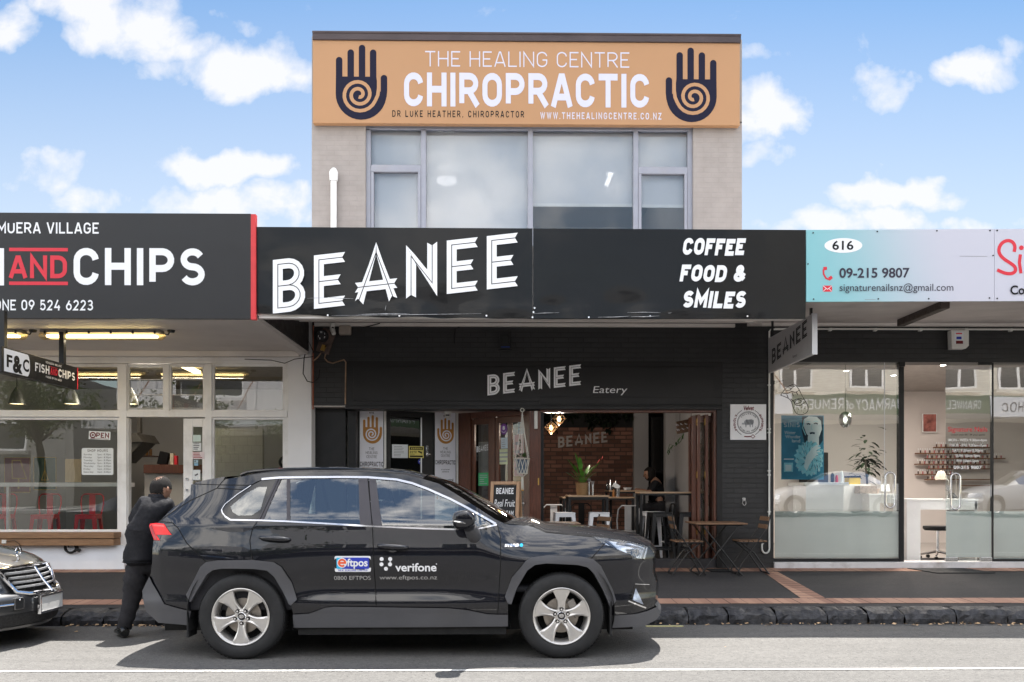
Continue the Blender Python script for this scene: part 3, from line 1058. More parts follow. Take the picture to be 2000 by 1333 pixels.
for (u,yy0,yy1) in ((1366,12.72,13.35),(1381,12.70,13.4)):
 xl = PX(u,YF)
 mb = MB()
 zb,ztp = .36,PZ(808,YF)
 for (y0,y1,z0,z1) in ((yy0,yy0 + .085,zb,ztp),(yy1 - .085,yy1,zb,ztp),(yy0 + .085,yy1 - .085,ztp - .1,ztp),(yy0 + .085,yy1 - .085,zb,zb + .2)):
  mb.box(xl,xl + .045,y0,y1,z0,z1)
 leaf = mb.build('bifold_door', m_mahog, B, bevel=.004)
 mb = MB(); mb.quad((xl + .02, yy0 + .085, zb + .2), (xl + .02, yy0 + .085, ztp - .1), (xl + .02, yy1 - .085, ztp - .1), (xl + .02, yy1 - .085, zb + .2)); mb.build('pane', m_doorglass, leaf)
 mb = MB()
 for zz in (.75,1.6,2.4):
  mb.box(xl - .006,xl - .001,yy0 + .01,yy0 + .07,zz,zz + .1)
 mb.build('hinge', m_brass, leaf)
xl = PX(1348,12.9)
mb = MB()
for (a,b_) in ((0,.07),(.29,.36)):
 mb.box(xl + a,xl + b_,12.78 + a * .3,12.83 + a * .3,.36,PZ(812,12.8))
mb.box(xl + .07,xl + .29,12.80,12.85,PZ(812,12.8) - .1,PZ(812,12.8))
mb.box(xl + .07,xl + .29,12.80,12.85,.36,.56)
leaf = mb.build('bifold_door', m_mahog, B, bevel=.004)
mb = MB(); mb.quad((xl + .07, 12.83, .56), (xl + .29, 12.83, .56), (xl + .29, 12.83, PZ(812, 12.8) - .1), (xl + .07, 12.83, PZ(812, 12.8) - .1)); mb.build('pane', m_doorglass, leaf)
m_inbrick = BRICK('old_red_brick', (.26, .125, .088), (.10, .07, .058), var=.45, bump=.012, rough=.85, bw=.24, rh=.085, msz=.022)
XI0,XI1 = PX(1040,13.6),PX(1415,YF)
YB = 17.4
zc = 3.1
xi_c = PX(1236,YB)
mb = MB()
mb.quad((XI0 - .4,YB,.3),(xi_c,YB,.3),(xi_c,YB,2.7),(XI0 - .4,YB,2.7))
mb.build('interior_brick_wall', m_inbrick, B)
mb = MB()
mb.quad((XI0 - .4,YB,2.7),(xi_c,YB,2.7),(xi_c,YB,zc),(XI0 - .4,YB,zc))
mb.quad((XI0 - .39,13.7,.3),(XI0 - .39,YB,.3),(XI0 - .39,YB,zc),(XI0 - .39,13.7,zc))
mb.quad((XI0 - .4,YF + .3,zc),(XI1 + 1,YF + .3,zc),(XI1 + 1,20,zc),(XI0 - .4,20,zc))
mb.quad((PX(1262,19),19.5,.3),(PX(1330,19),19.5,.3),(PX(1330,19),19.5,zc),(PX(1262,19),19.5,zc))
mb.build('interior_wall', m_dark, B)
mb = MB()
mb.box(xi_c,PX(1264,YB),YB - .15,YB + 2,.3,zc)
xw = PX(1300,16.2)
mb.box(xw,PX(1420,16.2) + .4,16.2,16.4,.3,zc)
mb.quad((XI1,YF + .36,.3),(XI1,YF + .36,zc),(XI1,16.2,zc),(XI1,16.2,.3))
mb.build('interior_wall', m_ingrey, B)
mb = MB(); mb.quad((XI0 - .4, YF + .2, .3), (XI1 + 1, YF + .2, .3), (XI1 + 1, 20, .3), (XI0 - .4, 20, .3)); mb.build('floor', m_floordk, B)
XA0,XA1 = PX(500,YA),PX(1574,YA)
zf0 = PZ(622,YA)
zb0 = PZ(633,YF)
mb = MB()
mb.add([(XA0,YA + .04,zf0 + .03),(XA1,YA + .04,zf0 + .03),(XA1,YF,zb0 + .02),(XA0,YF,zb0 + .02),
  (XA0,YA + .04,4.3),(XA1,YA + .04,4.3),(XA1,YF,4.5),(XA0,YF,4.5)],
       [(0,3,2,1),(4,5,6,7),(0,1,5,4),(1,2,6,5),(3,0,4,7)])
aw = mb.build('awning', m_soffit, B)
mb = MB()
mb.box(XA0 + .02,XA1 - .02,YA + .045,YA + .12,zf0 - .0,zf0 + .04)
mb.bar((PX(1470,YA) + .1,YA + .5,zf0 + .09),(PX(1480,YF),YF - .05,zb0 + .0),.1,.05)
for yy in (10.9,11.8):
 zz = zf0 + (zb0 - zf0) * (yy - YA) / (YF - YA) + .01
 mb.box(XA0 + .05,XA1 - .1,yy,yy + .05,zz,zz + .03)
mb.build('soffit_batten', m_soffit, aw)
mb = MB()
mb.box(XB1 + .05,XA1 - .1,YF - .06,YF - .002,zb0 - .05,zb0 + .0)
mb.build('wall_trim', m_soffit, B)
mb = MB()
c0 = P(652,336,YF - .05)
mb.tube([(c0.x,YF + .02,c0.z + .01),(c0.x,YF - .04,c0.z + .02),(c0.x,YF - .06,c0.z - .03),(c0.x,YF - .06,4.3)],.045,14)
mb.lathe([(.06, -.14), (.065, -.02), (.06, .0), (.05, .02)], (c0.x, YF - .06, c0.z), 'z', 16)
mb.build('downpipe', m_white, B)
L = thing('takeaway_shop', 'single-storey takeaway with white timber window frames and wooden sill', 'building', (PX(300, YF), YF, .25))
YL = YF + .08
XL0 = -9.5
mb = MB()
mb.pbox(562,608.5,690,1125,YF,.4)
mb.build('pier', m_plaster, L, bevel=.008)
mb = MB()
mb.box(XL0,PX(608,YF),YF + .05,YF + .3,PZ(706,YF),4.4)
mb.box(XL0,PX(608,YF),YF + .3,YF + 7,4.3,4.4)
mb.box(XL0,PX(608,YF),YF + 7,YF + 7.2,0,4.4)
mb.box(XL0 - .2,XL0,YF,YF + 7,0,4.4)
mb.box(PX(560,YF) + .28,PX(608,YF) - .001,YF + .4,YF + 7,0,4.4)
mb.build('wall', m_plaster, L)
mb = MB()
mb.box(XL0,PX(246,YF),YF - .05,YF + .28,.1,PZ(1064,YF))
mb.build('base_wall', m_basew, L, bevel=.01)
mb = MB()
mb.box(XL0,PX(233,YF),YF - .18,YF + .06,PZ(1064,YF) + .001,PZ(1051,YF))
mb.box(XL0,PX(234,YF),YF - .20,YF + .08,PZ(1050,YF),PZ(1039,YF))
mb.build('sill', m_sillw, L, bevel=.006)
mb = MB()
mb.box(XL0,PX(565,YL),YL - .02,YL + .08,PZ(712,YL),PZ(700,YL))
mb.box(XL0,PX(562,YL),YL - .03,YL + .08,PZ(816,YL),PZ(804,YL))
for (a,b_) in ((233,247),(400,413)):
 mb.pbox(a,b_,711,1120,YL - .035,.13)
mb.pbox(322,330,712,805,YL - .018,.09)
mb.pbox(556,563,711,1120,YL - .015,.1)
mb.box(XL0,PX(560,YL),YL - .06,YL - .03,PZ(698,YL),PZ(690,YL))
mb.build('window_frame', m_frame, L, bevel=.005)
XW0 = -9.4
fr = MB()
for (u0,u1,v0,v1) in ((-560,234,815,1040),(-560,234,711,806),(413,557,815,1118),(413,557,711,806),(246,323,712,805),(329,401,712,805)):
 bw = 5
 louv = ((741,742.2),(771,772.2),(797,798)) if (v1 - v0 < 100 and 240 < u0 < 400) else ()
 window(L,u0,u1,v0,v1,YL + .004,fw=bw,trans=louv,depth=.05,mull=((118,122),) if False else ())
mb = MB()
ud0,ud1 = 358,401
mb.pbox(ud0,376,818,1118,YL + .02,.05)
mb.pbox(395,ud1,818,1118,YL + .02,.05)
mb.pbox(376,395,818,834,YL + .02,.05)
mb.pbox(376,395,1040,1118,YL + .02,.05)
dl = mb.build('door', m_frame, L, bevel=.004)
mb = MB(); mb.quad(P(375, 1041, YL + .045), P(396, 1041, YL + .045), P(396, 833, YL + .045), P(375, 833, YL + .045)); mb.build('pane', m_glass, dl)
mb = MB()
for vv in (936,957,976):
 c_ = P(366,vv,YL + .02)
 mb.cyl((c_.x,c_.y,c_.z),(c_.x,c_.y - .03,c_.z),.018,n=12)
mb.build('lock', m_steel, dl)
mb = MB()
mb.pbox(247,251,818,1118,YL + .0,.1)
mb.build('door_jamb', m_frame, L)
mb = MB(); mb.pbox(246, 402, 1106, 1125, YF + .02, .3); mb.build('doorstep', m_floordk, L)
m_tile = BRICK('pale_tiles', (.50, .49, .46), (.36, .35, .33), bw=.15, rh=.15, msz=.006, rough=.3, bump=.002, var=.03)
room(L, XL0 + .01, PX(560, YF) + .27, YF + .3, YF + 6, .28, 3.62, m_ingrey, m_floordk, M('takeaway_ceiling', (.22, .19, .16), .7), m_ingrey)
mb = MB()
mb.box(PX(410,15),PX(516,15),14.9,15.0,.28,2.5)
mb.build('tiled_partition', m_tile, L)
mb = MB()
mb.pbox(413,557,818,829,YL + .1,.06)
mb.build('roller_blind', m_white, L)
mb = MB()
mb.box(XL0,PX(232,YF),YF + .22,YF + .55,PZ(951,YF + .2),PZ(943,YF + .2))
mb.pbox(12,17,951,1040,YF + .24,.05)
mb.build('window_bench', m_white, L, bevel=.004)
zL0,zL1 = PZ(626,YA),PZ(421,YA)
XLr = PX(499.5,YA)
mb = MB()
mb.box(XL0 - 3,XLr - .03,YA + .06,YF + .04,zL0 + .06,4.45)
la = mb.build('awning', m_soffit, L)
mb = MB()
mb.box(XL0 - 3,XLr - .0,YA + .03,YA + .12,zL0 + .005,zL0 + .06)
mb.box(XLr - .12,XLr + .0,YA + .12,YF - .02,zL0 + .01,zL0 + .065)
mb.box(XL0 - 3,XLr - .12,YF - .09,YF + .03,zL0 - .02,zL0 + .06)
mb.build('soffit_trim', m_soffit, la, bevel=.006)
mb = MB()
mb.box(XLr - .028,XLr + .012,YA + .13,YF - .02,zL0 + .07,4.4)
mb.build('awning_side', M('unlit_side_shade', (.03, .027, .027), .5, var=.3, dirt=.4, dcol=(.10, .07, .06)), la)  # unlit awning side, its shade put into the dark colour
mb = MB(); mb.box(XL0 - .2, PX(608, YF), YF, YF + 7.1, 4.46, 4.5); mb.build('roof', m_roofing, L)
R = thing('nail_shop', 'single-storey nail shop with full height glass front and black header', 'building', (PX(1760, YF), YF, .25))
XR1 = 13.0
YG = YF + .06
mb = MB()
mb.box(XB3 + .001,XR1,YF + .01,YF + .3,PZ(706,YF),4.5)
mb.build('header_wall', m_brickblk, R)
mb = MB()
mb.box(XB3 + .001,XR1,YF + .3,YF + 8,4.3,4.5)
mb.box(XB3 + .001,XR1,YF + 8,YF + 8.2,0,4.5)
mb.box(XR1,XR1 + .2,YF,YF + 8.2,0,4.5)
mb.build('wall', m_plaster, R)
m_sillwhite = M('chipped_white_sill', (.60, .59, .60), .55, var=.06, dirt=.8, dcol=(.30, .27, .26), vs=8)
mb = MB()
mb.box(XB3 + .002,XR1,YF - .03,YF + .3,.1,PZ(1099,YF))
mb.build('base_sill', m_sillwhite, R, bevel=.008)
mb = MB()
mb.pbox(1757,1766,706,1098,YG - .02,.1)
mb.box(XB3 + .002,PX(1757,YG),YG - .02,YG + .06,PZ(1098,YG),PZ(1092,YG))
mb.box(XB3 + .002,XR1,YG - .03,YG + .07,PZ(707,YG),PZ(701,YG))
mb.pbox(1937,1941,707,1098,YG + .0,.05)
mb.pbox(1941,2400,1092,1098,YG,.05)
mb.build('steel_frame', m_blackmetal, R, bevel=.004)
m_sglass = GLASS('salon_glass', (.86, .93, .92), refl=5.2, tr=.84)
t = NT('frosted_film')
co = t.coord()
nn = t.noise(co,2.0)
d_ = t.n('ShaderNodeBsdfTranslucent', {'Color': (.40, .46, .48, 1)})
e_ = t.n('ShaderNodeBsdfDiffuse', {'Color': t.mix(nn, (.46, .53, .56, 1), (.52, .59, .62, 1))})
tr2 = t.n('ShaderNodeBsdfTransparent', {'Color': (.75, .85, .85, 1)})
x1 = t.n('ShaderNodeMixShader', {0: .45, 1: e_.outputs[0], 2: d_.outputs[0]})
x2 = t.n('ShaderNodeMixShader', {0: .14, 1: x1.outputs[0], 2: tr2.outputs[0]})
gl = t.n('ShaderNodeBsdfGlossy', {'Roughness': .08, 'Color': (1, 1, 1, 1)})
fr_ = t.n('ShaderNodeFresnel', {'IOR': 1.5})
x3 = t.n('ShaderNodeMixShader', {0: t.math('MULTIPLY', fr_.outputs[0], 2.2, True), 1: x2.outputs[0], 2: gl.outputs[0]})
m_frost = t.done(x3.outputs[0])
def glass_sheet(parent,name,u0,u1,v0,v1,Y,mat,th=.01):
 mb = MB()
 mb.quad(P(u0,v1,Y),P(u1,v1,Y),P(u1,v0,Y),P(u0,v0,Y))
 return mb.build(name,mat,parent)
pn = glass_sheet(R, 'window', 1513, 1757, 706, 1096, YG, m_sglass)
glass_sheet(pn, 'frosted_band', 1513, 1757, 999, 1096, YG + .006, m_frost)
mb = MB(); mb.pbox(1727, 1728.2, 707, 1000, YG - .002, .004); mb.build('glass_joint', m_alu, pn)
dn = glass_sheet(R, 'door', 1847, 1937, 707, 1097, YG - .05, m_sglass)
glass_sheet(dn, 'frosted_band', 1848, 1936, 999, 1089, YG - .044, m_frost)
for q in ((1847,1871,1089,1097),(1915,1938,1089,1097),(1849,1855,948,960)):
 mb = MB(); mb.pbox(*q, YG - .07, .04); mb.build('patch_fitting', m_steel, dn, bevel=.003)
for q in ((1913,1938,707,713),(1757,1768,707,716)):
 mb = MB(); mb.pbox(*q, YG - .07, .05); mb.build('hinge', m_blackmetal, dn, bevel=.003)
pr = glass_sheet(R, 'window', 1940, 2400, 706, 1094, YG + .02, m_sglass)
glass_sheet(pr, 'frosted_band', 1941, 2400, 999, 1094, YG + .026, m_frost)
def dhandle(parent,u,v0,v1,Y,wpx=9):
 mb = MB()
 c0,c1 = P(u,v0,Y),P(u,v1,Y)
 r = wpx / 1650 * Y
 pts = []
 for i in range(9):
  a = pi * i / 8
  pts.append((c0.x + r * cos(a),Y - .06,c0.z - r + r * sin(a)))
 for i in range(9):
  a = pi + pi * i / 8
  pts.append((c0.x + r * cos(a),Y - .06,c1.z + r + r * sin(a)))
 mb.tube(pts,.014,10,closed=True)
 for p_ in (pts[4],pts[13]):
  mb.cyl(p_,(p_[0],Y,p_[2]),.01,n=8)
 mb.build('handle', m_chrome, parent)
dhandle(dn,1862,925,995,YG - .05)
dhandle(pn,1735,923,992,YG)
m_salonback = m_inpink
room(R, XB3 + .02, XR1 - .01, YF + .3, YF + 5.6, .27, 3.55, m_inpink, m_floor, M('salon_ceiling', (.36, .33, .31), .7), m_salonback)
mb = MB(); mb.box(PX(1600, 17), PX(1640, 17), 17.6, 18.15, .27, 2.2); mb.build('doorway', m_dark, R)
XR0 = PX(1575.5,YA)
zr0,zrb = PZ(587,YA),PZ(630,YF)
mb = MB()
mb.add([(XR0,YA + .05,zr0 + .02),(XR1 + 2,YA + .05,zr0 + .02),(XR1 + 2,YF + .02,zrb),(XR0,YF + .02,zrb),
  (XR0,YA + .05,4.3),(XR1 + 2,YA + .05,4.3),(XR1 + 2,YF + .02,4.5),(XR0,YF + .02,4.5)],
       [(0,3,2,1),(4,5,6,7),(0,1,5,4),(1,2,6,5),(3,0,4,7)])
ra = mb.build('awning', m_soffitg, R)
mb = MB()
for (ua,ub) in ((1846,1760),(2190,2060)):
 a,b_ = P(ua,587,YA + .1),P(ub,622,YF - .55)
 zb_ = zr0 + (zrb - zr0) * .78
 mb = MB(); mb.bar((a.x,YA + .1,zr0 - .0),(b_.x,YF - .55,zb_ - .03),.11,.12)
 mb.build('beam', M('dark_brown_beam', (.05, .035, .03), .6, var=.2), ra, bevel=.01)
mb = MB()
mb.box(XB3 - .4,XR1,YF - .07,YF + .005,zrb - .05,zrb + .01)
mb.build('wall_trim', m_soffit, R)
mb = MB()
zc_ = PZ(642,YF)
mb.tube([(PX(1512,YF),YF - .03,zc_),(XR1,YF - .03,zc_)],.014,8)
for u in range(1620,2100,88):
 mb.box(PX(u,YF) - .02,PX(u,YF) + .02,YF - .05,YF + .01,zc_ - .03,zc_ + .012)
mb.build('conduit', m_plastw, R)
# ================================================================== signs
RISE = 0.116
def E_(x,w=.58,mid=.5):
 t_ = .185
 n_ = .055
 return [[(x,0),(x + t_,0),(x + t_,1),(x,1)],
   [(x + t_,1),(x + t_,1 - t_),(x + w,1 - t_),(x + w - n_,1 - t_ / 2),(x + w,1)],
   [(x + t_,mid + t_ / 2),(x + t_,mid - t_ / 2),(x + w * .86,mid - t_ / 2),(x + w * .86 - n_,mid),(x + w * .86,mid + t_ / 2)],
   [(x + t_,t_),(x + t_,0),(x + w,0),(x + w - n_,t_ / 2),(x + w,t_)]]
def beanee(mb,pl,x,y,h,white=0,line=1,d=0.002,sx=1.0,inline=True):
 """the ribbon-letter wordmark; h = letter height, x,y = left foot of the B"""
 T = .185
 def tr(p):
  return (x + p[0] * h * sx,y + p[1] * h + p[0] * h * sx * RISE)
 k = [0]
 def pg(pts,mi=white,dd=0.0):
  k[0] = (k[0] + 1) % 4
  poly2d(mb,pl,[tr(p) for p in pts],d + dd + k[0] * .00008,mi)
 def ln(pts):
  if inline:
   stroke(mb,pl,[tr(p) for p in pts],.016 * h,d + .0006,line)
 bx = 0.0
 for cy,k2_ in ((.70375,0),(.29625,1)):
  stroke(mb,pl,[tr(p) for p in [(bx + T / 2,.5),(bx + T / 2,cy - .20375 if k2_ else cy + .20375),(bx + .28,cy - .20375 if k2_ else cy + .20375)] + (arc(bx + .29,cy,.22,.20375,-85,85) if k2_ else arc(bx + .28,cy,.21,.20375,85,-85)) + [(bx + T / 2,.5)]],T * h,d + .0003 * k2_,white)
  ln([(bx + T * .5,.5),(bx + T / 2,cy - .20375 if k2_ else cy + .20375),(bx + .28,cy - .20375 if k2_ else cy + .20375)] + (arc(bx + .29,cy,.22,.20375,-85,85) if k2_ else arc(bx + .28,cy,.21,.20375,85,-85)) + [(bx + T * .5,.5)])
 for ex in (.765,3.245,3.995):
  for q in E_(ex):
   pg(q)
  ln([(ex + .58 - .05,1 - T / 2),(ex + T / 2,1 - T / 2),(ex + T / 2,T / 2),(ex + .58 - .05,T / 2)])
  ln([(ex + T / 2,.5),(ex + .45,.5)])
 ax = 1.53
 w = .79
 ap = (ax + w * .5,1.12)
 pg([ap,(ax + w * .5 - .13,.735),(ax + .0,.06),(ax + .055,.10),(ax + .155,-.02),(ax + w * .5 - .012,.86)],white)
 pg([ap,(ax + w * .5 + .012,.86),(ax + w - .155,-.02),(ax + w - .10,.08),(ax + w,.03),(ax + w * .5 + .13,.735)],white,.0003)
 pg([(ax + .0,.40),(ax + w,.40),(ax + w - .06,.31),(ax + w,.22),(ax,.22),(ax + .06,.31)],white,.0002)
 ln([(ax + .06,.03),(ax + w * .5,.93),(ax + w - .07,.03)])
 ln([(ax + .06,.31),(ax + w - .06,.31)])
 nx_ = 2.485
 pg([(nx_,0),(nx_ + T * .5,.06),(nx_ + T,0),(nx_ + T,.62),(nx_,1.0)])
 pg([(nx_,1.0),(nx_ + T,.76),(nx_ + .58,.0),(nx_ + .58,.24),(nx_ + T * .9,.80)],white,.0001)
 pg([(nx_,1.0),(nx_ + .58,.26),(nx_ + .58,-.02),(nx_ + T,.64)],white,.0002)
 pg([(nx_ + .58 - T,.30),(nx_ + .58,.0),(nx_ + .58,1),(nx_ + .58 - T / 2,.94),(nx_ + .58 - T,1)],white,.0003)
 ln([(nx_ + T / 2,.04),(nx_ + T / 2,.78),(nx_ + .58 - T / 2,.24),(nx_ + .58 - T / 2,.95)])
def hand_mark(mb,pl,cx,cy,h,mi_dark,mi_bg,flip=False,d=.002):
 """open hand with a spiral palm; h = full height, cx,cy = centre of palm"""
 k = h / 325.0
 sg = -1 if flip else 1
 def tr(x,y):
  return (cx + sg * (x - 275) * k,cy + (315 - y) * k)
 for i,(fx,fy) in enumerate(((183,155),(233,122),(282,102),(330,122))):
  pts = [tr(fx - 14,262)] + [tr(fx + 14 * cos(radians(a)),fy + 14 - 14 * sin(radians(a))) for a in range(180,-1,-20)] + [tr(fx + 14,262)]
  poly2d(mb,pl,pts,d + i * .00007,mi_dark)
 pts = [tr(169,240),tr(344,240),tr(352,300)] + [tr(278 + 110 * cos(radians(a)),315 - 112 * sin(radians(a))) for a in range(0,-181,-10)]
 poly2d(mb,pl,pts,d + .0004,mi_dark)
 pts = [tr(363,330)] + [tr(377 + 14 * cos(radians(a)),246 - 14 * sin(radians(a))) for a in range(180,-1,-20)] + [tr(391,300),tr(388,330)]
 poly2d(mb,pl,pts,d + .0006,mi_dark)
 base = [(268 + (10 + 66 * (i / 48.0)) * cos(radians(268 + i * 16.5)),318 - (10 + 66 * (i / 48.0)) * sin(radians(268 + i * 16.5))) for i in range(49)]
 pts = [tr(*p) for p in base]
 stroke(mb,pl,pts,15 * k,d + .0009,mi_bg)
 last = base[-1]
 pts = [tr(*last)] + [tr(*p) for p in ((350,320),(354,290),(354,222))]
 stroke(mb,pl,pts,15 * k,d + .0010,mi_bg)
YS = YF - .12
m_orange = M('orange_sign_face', (.375, .205, .103), .42, var=.03, vs=1.0)
m_navy = M('navy_vinyl', (.010, .010, .026), .5, var=.02, spec=.12)
m_lilac = M('pale_sign_vinyl', (.52, .52, .63), .4, var=.02)
S = thing('chiropractic_sign', 'wide orange sign with two navy hands and white lettering on the upper wall', 'sign', (PX(1028, YS), YS, PZ(243, YS)))
mb = MB()
mb.pbox(611,1445,82,243,YS,.1)
mb.build('sign_panel', m_orange, S, bevel=.004)
pl = Plane(P(0,0,YS),(1,0,0),(0,0,1))
O0 = pl.o
def lx(u,Y=YS):
 return PX(u,Y) - O0.x
def lz(v,Y=YS,u=1000):
 return P(u,v,Y).z - O0.z
def on(Y,u,v):
 """plane coordinates origin at pixel"""
 return Plane(P(u,v,Y),(1,0,0),(0,0,1))
def px2m(px,Y):
 return px * Y / FPX
mb = MB()
pl = on(YS,1028,131.5)
sm = lambda p: px2m(p,YS)
caps(mb, pl, 'THE HEALING CENTRE', sm(2), sm(0), sm(30), sm(399), .085, .21, 0, .002, 'c', xs=1.25)
mb.build('lettering', m_lilac, S); mb = MB()
caps(mb, pl, 'CHIROPRACTIC', sm(1), sm(-78), sm(66), sm(479), .20, .155, 0, .002, 'c')
mb.build('lettering', m_lilac, S); mb = MB()
caps(mb, pl, 'WWW.THEHEALINGCENTRE.CO.NZ', sm(146), sm(-101), sm(13), sm(237), .16, .38, 0, .002, 'c')
mb.build('lettering', m_lilac, S); mb = MB()
caps(mb, pl, 'DR LUKE HEATHER, CHIROPRACTOR', sm(-133), sm(-99), sm(13), sm(257), .16, .40, 0, .002, 'c')
mb.build('lettering', m_vinylk, S)
for (u,v_,fl) in ((704,184,False),(1352,189,True)):
 mb = MB()
 hand_mark(mb,on(YS,u,v_),0,0,sm(146),0,1,fl)
 mb.build('hand_emblem', [m_navy, m_orange], S)
m_fasciak = M('dented_black_fascia', (.008, .0078, .008), .34, var=.12, vs=1.2, bump=.012, bs=1.3, spec=.14, coat=.18)
S = thing('cafe_fascia_sign', 'long black awning sign with a white ribbon-letter wordmark and COFFEE FOOD & SMILES', 'sign', (PX(1037, YA), YA, PZ(620, YA)))
def fascia_panel(u0,u1,seed,bot):
 """slightly buckled sheet: top edge straight, bottom edge battered"""
 mb = MB()
 rr = random.Random(seed)
 nx,nz = 48,20
 vv = []
 for j in range(nz + 1):
  for i in range(nx + 1):
   u = u0 + (u1 - u0) * i / nx
   top = 443.5 + (u - 500) * .0056
   b_ = bot(u)
   v_ = top + (b_ - top) * j / nz
   p = P(u,v_,YA)
   f = j / nz
   dent = .006 * sin(u * .021 + seed) * f * f + .009 * f ** 6 * sin(u * .05 + 2 * seed)
   crease = -.022 * max(0,1 - abs(f - .90) / .07) * (0.35 + .65 * max(0,sin(u * .012 + seed * 2)))
   ed = .008 * (max(0,1 - i / 3) + max(0,1 - (nx - i) / 3)) * f
   for (du,dv,rad,dep) in DENTS:
    rr2 = ((u - du) / rad) ** 2 + ((v_ - dv) / (rad * .45)) ** 2
    dent += dep * math.exp(-rr2)
   vv.append((p.x,p.y + dent + crease * .3 + ed,p.z))
 w = nx + 1
 mb.add(vv,[((j + 1) * w + i,(j + 1) * w + i + 1,j * w + i + 1,j * w + i) for j in range(nz) for i in range(nx)],0,True)
 a,b_ = P(u0,443.5 + (u0 - 500) * .0056,YA),P(u1,443.5 + (u1 - 500) * .0056,YA)
 mb.add([a,b_,(b_.x,b_.y + .06,b_.z),(a.x,a.y + .06,a.z)],[(0,1,2,3)])
 a,b_ = P(u0,bot(u0),YA),P(u1,bot(u1),YA)
 mb.add([a,b_,(b_.x,b_.y + .05,b_.z),(a.x,a.y + .05,a.z)],[(3,2,1,0)])
 return mb
DENTS = [(1225,595,40,.014),(1130,560,120,.012),(880,600,60,.012),(560,530,60,.012),(760,595,80,.010),(1080,600,30,.01)]
def bot1(u):
 return 613 + 6 * min(1,max(0,(u - 520) / 160)) + 3.5 * max(0,(u - 700) / 340) + 1.2 * sin(u * .06)
def bot2(u):
 return 622.5 + .6 * sin(u * .03)
fascia_panel(500.5, 1040, 1, bot1).build('sign_panel', m_fasciak, S)
fascia_panel(1041.5, 1574, 2, bot2).build('sign_panel', m_fasciak, S)
mb = MB()
for u,v_ in ((1042,610),(1044,602),(1040,620),(640,616),(780,617),(950,617),(1150,620),(1270,618),(1460,618)):
 c_ = P(u,v_,YA - .012)
 mb.cyl(c_,(c_.x,c_.y + .02,c_.z),.011,n=8)
mb.build('rivet', m_steel, S)
mb = MB()
rs = random.Random(3)
pl = Plane(P(0,0,YA),(1,0,0),(0,0,1))
for (u0,v0,u1,v1,w) in ((690,584,640,581,1.2),(600,583,640,582,.8),(648,617,940,613,1.6),(700,614.6,800,613,2.2),(1040,613,1092,611,1.6),(1168,620,1230,618,1.6),(1232,619,1288,617.5,2.2),(1225,611,1290,611,1.4),(1305,612,1312,611,1.2),(754,597,752,607,1.0)):
 a,b_ = P(u0,v0,YA - .016),P(u1,v1,YA - .016)
 m_ = (a + b_) / 2 + Vector((0,0,rs.uniform(-.006,.006)))
 mb.tube([a,m_,b_],[.001,px2m(w,YA) / 2,.001],6)
mb.build('scratch', M('bare_scratched_metal', (.34, .34, .35), .5, var=.5, vs=20), S)
sa = lambda p: px2m(p,YA)
mb = MB()
beanee(mb,on(YA - .014,533,613),0,0,sa(104),0,1)
m_word = M('wordmark_vinyl', (.85, .85, .87), .4, var=.05, vs=5)
mb.build('wordmark', [m_word, m_vinylk], S)
for (txt, u, v_, wd) in (('COFFEE', 1394, 499, 128), ('FOOD &', 1393, 551, 136), ('SMILES', 1395, 602, 130)):
 pl = on(YA - .012,u,v_)
 mb = MB(); caps(mb, pl, txt, sa(-2), 0, sa(33), sa(wd - 7), .27, .12, 0, .002, 'c', shear=.22, jitter=.03)
 mb.build('lettering', m_vinylw, S)
m_char = M('charcoal_sign_face', (.020, .019, .020), .36, var=.08, vs=2, spec=.3)
YA2 = YA - .03
S = thing('takeaway_fascia_sign', 'charcoal awning sign reading FISH AND CHIPS with a red end trim', 'sign', (PX(250, YA2), YA2, PZ(624, YA2)))
mb = MB()
x_l = -12.0
a,b_ = P(490,421.5,YA2),P(490,626,YA2)
mb.box(x_l,PX(490,YA2),YA2,YA2 + .05,PZ(625,YA2),PZ(420,YA2))
mb.build('sign_panel', m_char, S, bevel=.003)
mb = MB(); mb.box(PX(490, YA2), PX(499.5, YA2), YA2 - .002, YA2 + .06, PZ(626, YA2), PZ(421, YA2)); mb.build('end_trim', M('red_trim', (.60, .045, .05), .4), S)
mb = MB()
pl = on(YA2,0,0)
sp_ = lambda p: px2m(p,YA2)
caps(mb, on(YA2, 193, 457), 'REMUERA VILLAGE', 0, 0, sp_(21.5), sp_(227), .155, .17, 0, .002, 'r'); mb.build('lettering', m_vinylw, S); mb = MB()
caps(mb, on(YA2, 400, 558), 'CHIPS', 0, 0, sp_(72), sp_(253), .19, .18, 0, .002, 'r'); mb.build('lettering', m_vinylw, S); mb = MB()
caps(mb, on(YA2, 8, 558), 'FISH', 0, 0, sp_(72), sp_(190), .19, .18, 0, .002, 'r'); mb.build('lettering', m_vinylw, S); mb = MB()
caps(mb, on(YA2, 182, 607), 'PHONE 09 524 6223', 0, 0, sp_(20.5), sp_(219), .155, .17, 0, .002, 'r'); mb.build('lettering', m_vinylw, S); mb = MB()
caps(mb, on(YA2, 131, 544), 'AND', 0, 0, sp_(44), sp_(111), .19, .14, 1, .002, 'r')
for v_ in (488,554):
 poly2d(mb,on(YA2,18,v_ + 3),[(0,0),(sp_(113),0),(sp_(113),sp_(6.5)),(0,sp_(6.5))],.002,1)
mb.build('lettering', [m_vinylw, m_vinylr], S)
YA3 = YA - .01
t = NT('teal_to_white_print')
co = t.coord()
sx_ = t.n('ShaderNodeSeparateXYZ', {0: co}).outputs[0]
f = t.n('ShaderNodeMapRange', {0: t.math('SUBTRACT', sx_, t.math('MULTIPLY', t.n('ShaderNodeSeparateXYZ', {0: co}).outputs[2], -.25)), 1: .1, 2: 1.9}, clamp=True, interpolation_type='SMOOTHSTEP').outputs[0]
